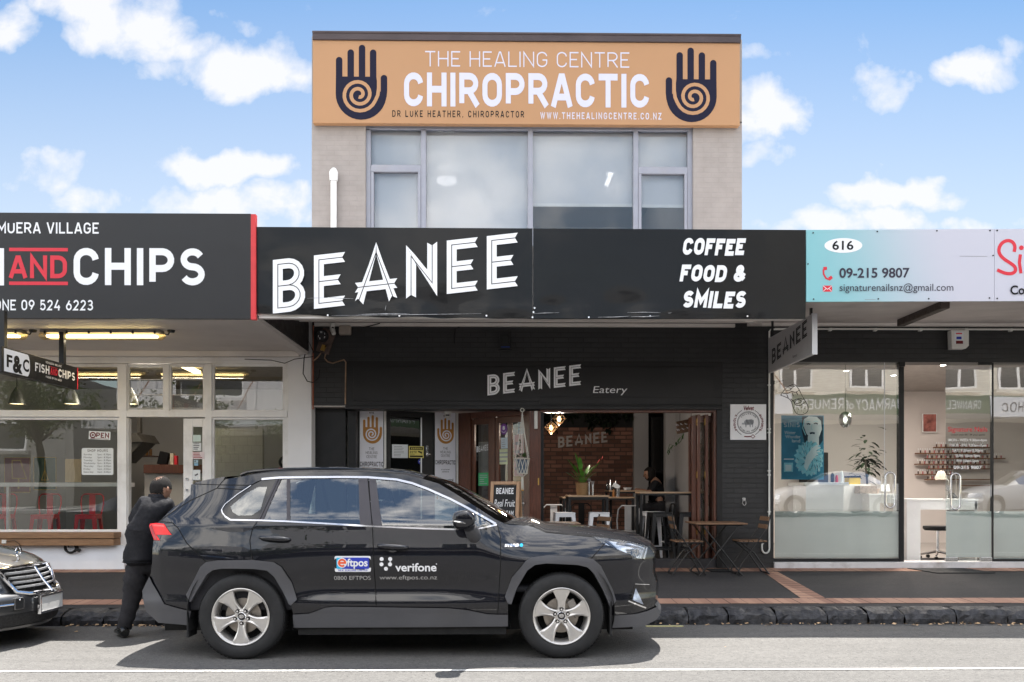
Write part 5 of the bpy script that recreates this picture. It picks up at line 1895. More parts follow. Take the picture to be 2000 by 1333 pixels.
mb = MB(); ribbon(mb, [(1227, 1174), (1244, 1181), (1261, 1187.5)], 2.6, .006); ribbon(mb, [(1240, 1141), (1268, 1142)], 1.0, .004); mb.build('vent_chrome', m_chrome, SUV)
s = Skin(); s.panel([(1235, 1172), (1241, 1149), (1256, 1181)], .005, grid=.02); s.out('fog_lens', M('fog_lens', (.30, .34, .42), .2, metal=.4, var=.3, vs=40), SUV)
rt = [cpx(*q) for q in roof_edge]
mb = MB()
N0 = 11
crown = [.012,.02,.028,.036,.044,.05,.055,.056,.054,.05,.045]
cross(mb,rt[:N0],crown,[0] * N0,14)
mb.build('roof', m_paintk, SUV)
mb = MB(); cross(mb, rt[N0 - 1:], [.045, .03, .03, .03, .03, .03], [.03, .07, .10, .12, .12, .10], 14); mb.build('windscreen', m_screen, SUV)
hs = [cpx(*q) for q in hood_seam]
mb = MB()
cross(mb,hs,[.03,.05,.055,.06,.062,.064,.062,.055,.045,.03],[.10,.06,.03,.02,.02,.02,.03,.06,.09,.10],16)
mb.build('hood', m_paintk, SUV)
mb = MB()
fr = [cpx(*q) for q in ((1266,1068),(1277,1080),(1276,1093),(1275,1120),(1278,1130),(1282,1150),(1279,1180))]
cross(mb,fr,[.03,.02,.01,0,0,0,0],[.10,.10,.10,.10,.10,.10,.10],16)
mb.build('grille', m_glossk, SUV)
fr = [cpx(*q) for q in ((1279,1180),(1287,1193),(1286.5,1202),(1279,1211),(1261,1220),(1225,1224.5))]
mb = MB(); cross(mb, fr, 0, [.10, .09, .09, .09, .08, .06], 12); mb.build('bumper_lip', m_clad, SUV)
rr_ = [cpx(*q) for q in ((310,1020),(339,991.5),(358.5,979),(372,966),(373,947))]
mb = MB()
cross(mb,rr_,[.01] * 5,[-.06,-.07,-.07,-.06,-.05],12)
mb.build('tailgate', m_paintk, SUV)
mb = MB()
A_ = [cpx(*q) for q in ((381,943),(405,938.5),(438,932.5))]
up_ = [Vector((p.x,p.y + .10,p.z + .012)) for p in A_]
lo_ = [cpx(*q) for q in ((382,946.5),(405,946.5),(428,947))]
cross(mb,[cpx(381,944),cpx(405,938.5),cpx(438,932.5)],[.01,.015,.02],[-.05,-.02,0],10)
cross(mb,[cpx(428,947),cpx(383,947),cpx(381,944)],[.0,.0,.01],[0,-.05,-.05],10)
mb.build('spoiler', m_paintk, SUV)
s = Skin()
s.panel([(381,943),(405,937.5),(440,931.5),(430,946.5),(424,953.5),(372,978),(358.5,979),(373.5,968),(382.5,958.5),(384,954),(381,946.5)],.001,grid=.02)
s.out('spoiler_side', m_paintk, SUV)
rr_ = [cpx(*q) for q in ((310,1020),(292.5,1029),(300,1056),(297.5,1096),(294,1124),(280,1154.6),(287,1194),(311,1216))]
mb = MB(); cross(mb, rr_, 0, [-.06, -.09, -.08, -.08, -.09, -.10, -.09, -.06], 12); mb.build('rear_panel', m_paintk, SUV)
un = [cpx(*q) for q in ((311,1216),(370,1221))]
mb = MB()
mb.box(XRW - .75,XFW + .65,YC - .62,YC + .62,.20,.42)
mb.box(XRW + .47,XFW - .47,YC - .86,YC + .86,.20,.36)
mb.box(XRW - .75,XRW - .46,YC - .7,YC + .7,.33,.45)
mb.build('underbody', m_under, SUV)
mb = MB()
c_ = P(311,1221,7.75)
mb.cyl((c_.x,7.75,.29),(c_.x + .13,7.75,.29),.026,n=14)
mb.build('exhaust_tip', m_steel, SUV)
for xw in (XRW,XFW):
 for y0,y1 in ((YC - .90,YC - .55),(YC + .55,YC + .90)):
  mb = MB()
  mb.lathe([(.455, y0), (.455, y1)], (xw, 0, .40), 'y', 24, 0, -.35, pi + .35)
  yy = y1 if y0 < YC else y0
  mb.lathe([(.455, yy), (.0, yy)], (xw, 0, .40), 'y', 24, 0, -.35, pi + .35)
  mb.build('wheel_housing', m_under, SUV)
for (u0,u1,v0,v1) in ((369,391,1192,1244),(1189,1195,1200,1240)):
 a,b_ = P(u0,v1,7.25),P(u1,v0,7.25)
 for sg in (0,1):
  mb = MB()
  y0 = 7.19 if not sg else 2 * YC - 7.19 - .2
  mb.box(a.x,a.x + .022,y0,y0 + .2,a.z,b_.z + .12)
  mb.build('mud_flap', m_rubber, SUV, bevel=.008)
mb = MB()
for sg in (-1,1):
 pts = []
 for q in ((470,927),(482,922),(498,919.5),(530,917),(605,914.8),(665,914.5),(740,917.5),(790,922),(825,930)):
  c_ = P(q[0],q[1] + 1.5,7.53)
  pts.append((c_.x,YC + sg * .53,c_.z))
 mb.tube(pts,.016,8)
mb.build('roof_rail', m_glossk, SUV)
for k,(u0,u1,v0,v1) in enumerate(((508.5,566,1050,1054),(739,796,1066,1070))):
 for near in (True,False):
  d = doors[2 * k + (0 if near else 1)]
  a,b_ = cpx(u0,v0),cpx(u1,v1)
  m_ = (a + b_) / 2
  mb = MB()
  fy = (lambda p,o: Vector((p.x,p.y - o,p.z))) if near else (lambda p,o: Vector((p.x,2 * YC - p.y + o,p.z)))
  mb.tube([fy(a,.006),fy(a + (b_ - a) * .08,.028),fy(a + (b_ - a) * .3,.040),fy(a + (b_ - a) * .7,.040),fy(a + (b_ - a) * .92,.028),fy(b_,.006)],[.014,.020,.0225,.0225,.020,.014],12)
  mb.build('handle', m_paintk, d)
  mb = MB()
  c_ = cpx((u0 + u1) / 2,(v0 + v1) / 2 + 1)
  gx_,gz_ = grad(c_.x,c_.z)
  nn_ = Vector((-gx_,-1 if near else 1,-gz_)).normalized()
  ctr = fy(c_,.002)
  uu = Vector((1,0,0)); vv_ = nn_.cross(uu).normalized()
  ringp = [ctr + uu * (.052 * cos(t * pi / 12)) + vv_ * (.046 * sin(t * pi / 12)) for t in range(24)]
  mb.add([ctr] + ringp,[(0,i + 1,(i + 1) % 24 + 1) for i in range(24)],0,True)
  if sum((mb.v[1] - mb.v[0]).cross(mb.v[2] - mb.v[0]).dot(nn_) for _ in (0,)) < 0:
   mb.f = [list(reversed(f)) for f in mb.f]
  mb.build('handle_cup', m_glossk, d)
for sg in (-1,1):
 def mp(u,v,y):
  p = P(u,v,y)
  return Vector((p.x,y if sg < 0 else 2 * YC - y,p.z))
 mb = MB()
 c0 = P(906,1014.5,7.02)
 prof = [(884,1005),(889,999),(907,996),(914.5,996.5),(923,1001),(929,1008),(930,1017),(928,1025),(920,1031),(910,1034.5),(897,1034.5),(889,1033),(884,1024),(883,1014)]
 layers = ((6.90,.72),(6.93,.90),(6.99,1.0),(7.06,.98),(7.11,.86))
 vv_ = []
 cu,cv = 906,1015
 for (yy,k) in layers:
  for (u,v) in prof:
   vv_.append(mp(cu + (u - cu) * k,cv + (v - cv) * k,yy))
 n_ = len(prof)
 fcs = [(i * n_ + j,i * n_ + (j + 1) % n_,(i + 1) * n_ + (j + 1) % n_,(i + 1) * n_ + j) for i in range(4) for j in range(n_)]
 fcs += [tuple(range(n_)),tuple(4 * n_ + i for i in range(n_))]
 mb.add(vv_,fcs,0,True)
 mo = mb.build('mirror', m_paintk, SUV, sharp=70)
 bm_ = bmesh.new(); bm_.from_mesh(mo.data); bmesh.ops.recalc_face_normals(bm_,faces=bm_.faces); bm_.to_mesh(mo.data); bm_.free()
 sb = mo.modifiers.new('smooth', 'SUBSURF'); sb.levels = 1; sb.render_levels = 2
 mb = MB()
 mb.tube([mp(918,1030,7.06),mp(923,1040,7.10),mp(926,1048,7.17),mp(926,1050,7.24)],[.055,.06,.06,.05],10)
 mb.build('mirror_arm', m_clad, mo)
 mb = MB()
 mb.tube([mp(884.5,1019,6.975),mp(889,1019,6.915),mp(899,1020,6.895),mp(911,1023,6.91)],[.006,.008,.008,.004],8)
 mb.build('indicator', m_chrome, mo)
tyre_prof = [(.235,-.085),(.25,-.102),(.29,-.112),(.328,-.108),(.350,-.096),(.3585,-.075),(.360,-.05),(.360,.05),(.3585,.075),(.350,.096),(.328,.108),(.29,.112),(.25,.102),(.235,.085)]
def spoke_wheel(name,xw,ysgn,rot):
 yc = YC + ysgn * .815
 W = MB()
 t_ = MB(); t_.lathe(tyre_prof, (xw, yc, .360), 'y', 56)
 for i in range(64):
  a = 2 * pi * i / 64
  for (ya,yb) in ((-.082,-.035),(-.025,.025),(.035,.082)):
   am = a + (.03 if ya == -.025 else 0)
   r = .3607
   p_ = [Vector((xw + r * cos(am + s * .034),yc + y,.36 + r * sin(am + s * .034))) for (s,y) in ((-1,ya),(1,ya),(1,yb),(-1,yb))]
   q_ = [Vector((xw + (r + .0035) * cos(am + s * .034),yc + y,.36 + (r + .0035) * sin(am + s * .034))) for (s,y) in ((-1,ya),(1,ya),(1,yb),(-1,yb))]
   t_.add(p_ + q_,[(4,5,6,7),(0,1,5,4),(1,2,6,5),(2,3,7,6),(3,0,4,7)])
 wh = t_.build('wheel', m_rubber, SUV)
 s = ysgn
 rim = MB()
 rim.lathe([(.238, s * .095), (.244, s * .104), (.238, s * .106), (.226, s * .098), (.218, s * .085), (.205, s * .03), (.205, -s * .09)], (xw, yc, .36), 'y', 56)
 fo = s * .098
 for k in range(5):
  a = rot + 2 * pi * k / 5
  ca,sa_ = cos(a),sin(a)
  def R(r,t,y):
   return Vector((xw + r * ca - t * sa_,yc + y,.36 + r * sa_ + t * ca))
  rows = [(.045,.034,.072),(.085,.030,.080),(.125,.034,.087),(.17,.052,.094),(.205,.070,.098),(.230,.078,.100)]
  v = []
  for (r,hw_,y) in rows:
   rr2 = r
   v += [R(rr2,-hw_ * 1.02,s * (y - .035)),R(rr2,-hw_,s * (y - .004)),R(rr2,-hw_ * .72,s * (y + .002)),R(rr2,-hw_ * .30,s * (y - .004)),R(rr2,0,s * (y - .0015)),
        R(rr2,hw_ * .30,s * (y - .004)),R(rr2,hw_ * .72,s * (y + .002)),R(rr2,hw_,s * (y - .004)),R(rr2,hw_ * 1.02,s * (y - .035))]
  f = []
  for i in range(len(rows) - 1):
   for j in range(8):
    q = (i * 9 + j,i * 9 + j + 1,(i + 1) * 9 + j + 1,(i + 1) * 9 + j)
    f.append(q if s > 0 else tuple(reversed(q)))
  rim.add(v,f,0,True)
 rim.lathe([(.243, s * .1035), (.229, s * .101), (.224, s * .094)], (xw, yc, .36), 'y', 56)
 rim.lathe([(.0, s * .079), (.045, s * .079), (.058, s * .074), (.062, s * .06), (.062, s * .0)], (xw, yc, .36), 'y', 32)
 ro = rim.build('rim', m_alloy, wh, sharp=32)
 hb = MB()
 hb.lathe([(.0, s * .020), (.15, s * .020), (.15, 0)], (xw, yc, .36), 'y', 40)
 hb.build('brake_disc', m_disc, wh)
 if xw == XFW:
  hb = MB(); a = radians(28)
  hb.obox(Matrix.Translation((xw + .125 * cos(a), yc + s * .035, .36 + .125 * sin(a))) @ Matrix.Rotation(-a, 4, 'Y'), .07, .05, .16)
  hb.build('brake_caliper', M('cast_caliper', (.22, .20, .18), .5, dirt=.5), wh, bevel=.012)
 bk = MB(); bk.lathe([(.0, s * -.02), (.204, s * -.02)], (xw, yc, .36), 'y', 40); bk.build('wheel_back', m_gap, wh)
 cp = MB()
 cp.lathe([(.0, s * .083), (.026, s * .083), (.030, s * .079)], (xw, yc, .36), 'y', 28, 1)
 cp.lathe([(.030, s * .080), (.033, s * .083), (.036, s * .080)], (xw, yc, .36), 'y', 28, 0)
 plc = Plane((xw,yc + s * .083,.36),(1,0,0) if s < 0 else (-1,0,0),(0,0,1))
 stroke(cp,plc,[(.019 * cos(t * pi / 10),.0125 * sin(t * pi / 10) + .002) for t in range(21)],.0045,.001,0)
 stroke(cp,plc,[(.0065 * cos(t * pi / 10),.0125 * sin(t * pi / 10) + .002) for t in range(21)],.0042,.0012,0)
 stroke(cp,plc,[(.014 * cos(t * pi / 10),.005 * sin(t * pi / 10) + .009) for t in range(21)],.004,.0014,0)
 cp.build('hub_cap', [m_chrome, m_glossk], ro)
 nt = MB()
 for k in range(5):
  a = rot + pi / 5 * 0 + 2 * pi * k / 5
  c_ = Vector((xw + .056 * cos(a),yc,.36 + .056 * sin(a)))
  nt.cyl(c_ + Vector((0,s * .066,0)),c_ + Vector((0,s * .0795,0)),.0165,n=14,mi=1)
  nt.cyl(c_ + Vector((0,s * .079,0)),c_ + Vector((0,s * .089,0)),.0105,.009,n=8)
 nt.build('wheel_nut', [m_chrome, m_gap], ro)
t = NT('machined_alloy')
co = t.coord()
p = t.n('ShaderNodeBsdfPrincipled', {'Base Color': t.mix(t.noise(co, 40, 3), (.50, .48, .46, 1), (.60, .58, .56, 1)), 'Metallic': .75, 'Roughness': .32, 'Coat Weight': .5, 'Coat Roughness': .1})
m_alloy = t.done(p.outputs[0])
m_disc = M('brake_disc_steel', (.30, .27, .24), .4, metal=.8, var=.2, vs=20)
for (xw,rot) in ((XRW,-pi / 2),(XFW,pi / 2)):
 for sg in (-1,1):
  spoke_wheel('wheel', xw, sg, rot)
mb = MB()
mb.box(XM - 2.05,XM + 1.1,YC - .80,YC + .80,.55,.60)
for sg in (-1,1):
 mb.box(XM - 1.9,XM + .8,YC + sg * .80 - .02,YC + sg * .80 + .02,.4,1.0)
mb.box(XM + .55,XM + .95,YC - .72,YC + .72,.5,1.02)
mb.build('cabin', m_seat, SUV, bevel=.03)
for (sx,sy) in ((.05,-.38),(.05,.38),(-.85,-.36),(-.85,.36)):
 st = MB()
 st.obox(Matrix.Translation((XM + sx,YC + sy,.68)),.5,.48,.16)
 st.obox(Matrix.Translation((XM + sx - .30, YC + sy, 1.00)) @ Matrix.Rotation(radians(-14), 4, 'Y'), .14, .46, .66)
 st.obox(Matrix.Translation((XM + sx - .40, YC + sy, 1.42)) @ Matrix.Rotation(radians(-8), 4, 'Y'), .10, .26, .18)
 st.build('seat', m_seat, SUV, bevel=.04, seg=3)
mb = MB()
mb.lathe([(.18, 0), (.195, .015), (.19, .03), (.175, .02), (.18, 0)], (XM + .42, YC - .37, 1.0), 'x', 24)
mb.build('steering_wheel', m_seat, SUV)
for sy in (0,):
 mb = MB(); mb.tube([(XM + .48,YC - .5,1.30),(XM + .44,YC - .5,1.36),(XM + .46,YC + .5,1.36)],.001,6)
def sticker_plane(u,v):
 c_ = cpx(u,v)
 gx_,gz_ = grad(c_.x,c_.z)
 n = Vector((-gx_,-1,-gz_)).normalized()
 r = Vector((1,-gx_,0)).normalized()
 up = r.cross(n) * -1
 up = n.cross(r)
 if up.z < 0:
  up = -up
 return Plane(c_ + n * .002,r,up)
def conform(mb,d):
 """press lettering onto the curved flank"""
 nv = []
 for p in mb.v:
  w = wsuv(p.x,p.z)
  nv.append(Vector((p.x,YC - w,p.z)))
 for i,p in enumerate(mb.v):
  mb.v[i] = Vector((p.x,nv[i].y + (p.y + 50.0),p.z))
 return mb
def flank_plane(u,v):
 c_ = cpx(u,v)
 return Plane((c_.x,-50.0,c_.z),(1,0,0),(0,0,1))
k_ = 7.16 / FPX
m_blue = M('sticker_blue', (.03, .05, .42), .35)
m_cyan = M('sticker_cyan', (.03, .45, .75), .35)
m_ored = M('sticker_orange', (.75, .10, .03), .35)
m_vgrey = M('grey_vinyl', (.42, .41, .40), .4)
def rrect(x0,y0,x1,y1,r):
 return arc(x1 - r,y1 - r,r,r,0,90,4) + arc(x0 + r,y1 - r,r,r,90,180,4) + arc(x0 + r,y0 + r,r,r,180,270,4) + arc(x1 - r,y0 + r,r,r,270,360,4)
mb = MB(); pl = flank_plane(689,1102)
poly2d(mb,pl,rrect(-35 * k_,-15.5 * k_,35 * k_,15.5 * k_,3 * k_),.0015,0)
poly2d(mb,pl,rrect(-31.5 * k_,-9.5 * k_,-17 * k_,12.5 * k_,2 * k_),.0025,2)
poly2d(mb,pl,rrect(-21 * k_,-9.5 * k_,31.5 * k_,12.5 * k_,2 * k_),.0029,1)
disc(mb,pl,-20.5 * k_,2.2 * k_,9.6 * k_,.0034,0)
stroke(mb,pl,[((-26.5) * k_,2.2 * k_),(-14.5 * k_,2.2 * k_)] + [((-20.5 + 6.2 * cos(radians(a))) * k_,(2.2 + 6.2 * sin(radians(a))) * k_) for a in range(10,325,15)],3.6 * k_,.0040,3)
words(mb, pl, 'ftpos', -11 * k_, -4.2 * k_, 14.5 * k_, 40 * k_, .025, 0, .0036)
caps(mb, pl, 'NEW ZEALAND LIMITED', 0, -14 * k_, 3.2 * k_, 56 * k_, .2, .3, 1, .0028, 'c')
conform(mb,0)
d0 = doors[0]
mb.build('payment_sticker', [m_vinylw, m_blue, m_cyan, m_ored], d0)
mb = MB(); pl = flank_plane(653,1133)
words(mb, pl, '0800 EFTPOS', 0, 0, 8 * k_, 71 * k_, -.004, 0, .0022)
conform(mb, 0); mb.build('lettering', m_vgrey, d0)
mb = MB(); pl = flank_plane(741,1116)
ky = 1060 - 1116
for (u,v) in ((745.8,1092.2),(762.4,1092.2),(745.4,1102.6),(762,1102.6),(753.9,1111.3)):
 disc(mb,pl,(u - 741) * k_,(1116 - v) * k_,3.9 * k_,.0015,0,20)
stroke(mb,pl,[((762.3 - 741) * k_,(1116 - 1093) * k_),((762.2 - 741) * k_,(1116 - 1102) * k_)],1.6 * k_,.0019,0)
words(mb, pl, 'verifone', 31 * k_, 0, 15.5 * k_, 80 * k_, .022, 0, .002)
disc(mb,pl,111 * k_,14 * k_,1.0 * k_,.002,0,8)
words(mb, pl, 'www.eftpos.co.nz', 0, -16.5 * k_, 8.5 * k_, 112 * k_, -.002, 1, .002)
conform(mb,0)
mb.build('lettering', [m_vinylw, m_vgrey], doors[2])
mb = MB(); pl = flank_plane(986,1069)
caps(mb, pl, 'HYBRID', 0, .5 * k_, 5.6 * k_, 27 * k_, .24, .16, 0, .003, shear=.15)
disc(mb,pl,32.5 * k_,3.5 * k_,3.4 * k_,.003,1,16)
conform(mb,0)
mb.build('badge', [m_chrome, m_cyan], ob)
# ================================================================== the other side of the road (seen in the glass and paint)
m_stucco = M('cream_stucco', (.62, .58, .50), .85, var=.08, vs=3, bump=.012, bs=22, dirt=.3, dcol=(.45, .41, .35))
m_opgrey = M('pale_grey_render', (.66, .65, .65), .8, var=.05, vs=1)
m_dkshop = M('shaded_shopfront', (.018, .018, .018), .5)  # shade under the opposite awnings put into the colour
m_dkwin = M('dark_window_pane', (.05, .055, .06), .15)
ZO = .72
mb = MB()
mb.box(-60,60,-8.4,-3.3,.3,ZO)
tag(mb.build('opposite_footpath', M('pale_concrete', (.42, .41, .39), .8, var=.1, vs=2)), kind='structure')
def op_building(label, x0, x1, y, h, mat, wins, fascia, fz0, fz1, fmat, cat='building'):
 o = thing('opposite_building', label, cat, ((x0 + x1) / 2, y, ZO))
 mb = MB()
 mb.box(x0,x1,y - 9,y,ZO,h)
 mb.build('wall', mat, o)
 for (wx,wz,ww,wh) in wins:
  mb = MB()
  for (a,b_,c_,d_) in ((wx,wx + ww,wz,wz + .08),(wx,wx + ww,wz + wh - .08,wz + wh),(wx,wx + .08,wz + .08,wz + wh - .08),(wx + ww - .08,wx + ww,wz + .08,wz + wh - .08),(wx + ww / 2 - .05,wx + ww / 2 + .05,wz + .08,wz + wh - .08)):
   mb.box(a,b_,y + .002,y + .07,c_,d_)
  w = mb.build('window', m_white, o)
  mb = MB(); mb.box(wx + .05, wx + ww - .05, y + .001, y + .02, wz + .05, wz + wh - .05); mb.build('pane', m_dkwin, w)
  mb = MB(); mb.box(wx - .15, wx + ww + .15, y + .001, y + .16, wz - .14, wz - .001); mb.build('window_ledge', mat, o)
 if fz1 > fz0:
  mb = MB(); mb.box(x0, x1, y + .01, y + 3.0, fz0 + .05, fz1 - .03); mb.build('awning', m_soffit, o)
  mb = MB(); mb.box(x0 + .05, x1 - .05, y + 3.001, y + 3.05, fz0, fz1); mb.build('fascia', fmat, o)
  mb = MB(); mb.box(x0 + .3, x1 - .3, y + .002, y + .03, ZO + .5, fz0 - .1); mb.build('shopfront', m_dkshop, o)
  for bx in (x0 + 1.6,(x0 + x1) / 2,x1 - 1.6):
   mb = MB(); mb.cyl((bx, y + .02, fz1 + 1.9), (bx + .05, y + 2.9, fz1 + .05), .022, n=8); mb.build('stay_rod', M('rusty_rod', (.22, .11, .06), .7), o)
 return o
m_green = M('olive_fascia', (.10, .15, .085), .5)
wz = 5.35
ob1 = op_building('cream stucco building across the road with white sash windows and green fascia', 8.6, 23, -7.6, 10.5, m_stucco,
        [(10.9,wz,1.3,1.6),(13.7,wz,1.3,1.6),(17.2,wz,1.4,1.8),(19.6,wz,1.4,1.6)],1,4.10,4.78,m_green)
ofy = -4.55
plo = Plane((0,ofy + .005,0),(-1,0,0),(0,0,1))
mb = MB()
caps(mb, plo, 'PHARMACY', -14.55, 4.27, .36, 1.9, .12, .2, 0, .002, 'l')
words(mb, plo, 'of', -12.55, 4.27, .30, .26, 0, 0, .002)
caps(mb, plo, 'REMUERA', -12.2, 4.27, .36, 1.75, .12, .2, 0, .002, 'l')
caps(mb, plo, 'CRANWELLS', -17.1, 4.27, .34, 1.55, .12, .2, 0, .002, 'l')
mb.build('lettering', m_vinylw, ob1)
mb = MB()
mb.box(17.4,20.5,ofy,ofy + .03,4.0,4.75)
mb.box(8.7,10.35,ofy,ofy + .03,4.1,4.80)
mb.build('pale_fascia_panel', m_vinylw, ob1)
mb = MB(); caps(mb, Plane((0, ofy + .035, 0), (-1, 0, 0), (0, 0, 1)), 'CHOC', -18.9, 4.2, .34, 1.0, .1, .25, 0, .002); mb.build('lettering', m_vinylk, ob1)
ob2 = op_building('long pale building across the road with dark shopfronts', -6.5, 8.5, -7.6, 7.2, m_opgrey,
        [(-5,4.9,1.5,1.3),(-1.5,4.9,1.5,1.3),(2,4.9,1.5,1.3),(5.4,4.9,1.5,1.3)],1,3.5,4.2,m_board)
ob3 = op_building('plain grey modern building across the road behind the street trees', -15.5, -8.2, -9.0, 7.4, m_opgrey, [(-13, 5.2, 2.6, 1.2)], 1, 3.7, 4.3, M('light_grey_fascia', (.55, .55, .56), .5))
ob4 = op_building('dark low building far along the other side', -34, -17.5, -9.5, 6.0, M('warm_grey_render', (.3, .29, .27), .8), [(-22, 3, 2.6, 1.2)], 0, 0, 0, m_board)
m_leafg = NT('tree_leaves')
co = m_leafg.coord()
wn2 = m_leafg.noise(co,1.6,3.0)
wn3 = m_leafg.noise(co,14.0,2.0)
cc = m_leafg.mix(m_leafg.ramp(wn2,.35,.65),(.035,.075,.02,1),(.11,.15,.035,1))
cc = m_leafg.mix(m_leafg.ramp(wn3,.58,.70),cc,(.20,.15,.04,1))
dfl = m_leafg.n('ShaderNodeBsdfDiffuse', {'Color': cc})
trl = m_leafg.n('ShaderNodeBsdfTranslucent', {'Color': cc})
m_leaves = m_leafg.done(m_leafg.n('ShaderNodeMixShader', {0: .35, 1: dfl.outputs[0], 2: trl.outputs[0]}).outputs[0])
m_bark = M('grey_bark', (.10, .085, .07), .9, var=.3, vs=10, bump=.01, bs=25)
def street_tree(x,y,h,seed,label):
 o = thing('street_tree', label, 'tree', (x, y, ZO), group='plane trees across the road')
 rr = random.Random(seed)
 mb = MB()
 mb.tube([(x,y,ZO),(x + .05,y,ZO + h * .2),(x - .05,y + .05,ZO + h * .38)],[.16,.13,.10],10)
 tips = []
 for i in range(9):
  a = rr.uniform(0,6.3)
  L = h * rr.uniform(.25,.42)
  b0 = Vector((x - .03,y,ZO + h * rr.uniform(.28,.42)))
  e = b0 + Vector((cos(a) * L * .75,sin(a) * L * .75,L * rr.uniform(.5,1.1)))
  m_ = (b0 + e) / 2 + Vector((0,0,.15))
  mb.tube([b0,m_,e],[.06,.04,.015],7)
  tips += [e,m_,(e + m_) / 2]
 mb.build('trunk', m_bark, o)
 mb = MB()
 for c_ in tips:
  for k in range(4):
   cc_ = c_ + Vector((rr.gauss(0,.35),rr.gauss(0,.35),rr.gauss(0,.3)))
   R_ = rr.uniform(.25,.55)
   for j in range(42):
    p_ = cc_ + Vector((rr.gauss(0,1),rr.gauss(0,1),rr.gauss(0,.8))) * R_ * .55
    s = rr.uniform(.05,.10)
    u_ = Vector((rr.uniform(-1,1),rr.uniform(-1,1),rr.uniform(-1,1))).normalized()
    w_ = u_.orthogonal().normalized()
    mb.add([p_ - u_ * s,p_ + w_ * s * .6,p_ + u_ * s,p_ - w_ * s * .6],[(0,1,2,3)])
 mb.build('crown', m_leaves, o)
street_tree(-16.2, -4.6, 6.4, 3, 'leafy street tree across the road, left of the pale grey building')
street_tree(-11.2, -4.4, 5.0, 8, 'smaller leafy street tree standing before the pale grey building')
street_tree(-6.0, -4.4, 5.2, 12, 'round leafy street tree nearest the photographer across the road')
# ================================================================== saloon cars
SPROF = [(-.16,.17,.76,0,.34),(-.03,.20,.84,0,.38),(0,.30,.87,0,.38),(.0,.43,.88,0,.38),(-.03,.475,.88,0,.37),(-.075,.49,.87,0,.36),
        (-.10,.52,.85,0,.34),(-.14,.62,.83,.01,.31),(-.19,.695,.80,.02,.28),(-.26,.745,.79,.035,.24),(-.42,.81,.785,.05,.16),(-.7,.885,.78,.06,.08),(-1.25,.985,.76,.06,.02),
        (-1.62,1.19,.66,.055,.03),(-1.98,1.37,.585,.05,.04),(-2.3,1.425,.57,.05,0),(-2.75,1.435,.57,.05,0),(-3.2,1.385,.57,.05,0),(-3.55,1.22,.63,.045,-.02),(-3.85,1.07,.70,.04,-.03),
        (-4.4,1.03,.74,.04,-.10),(-4.58,.97,.76,.03,-.16),(-4.63,.75,.80,0,-.18),(-4.63,.45,.82,0,-.18),(-4.5,.2,.78,0,-.15)]
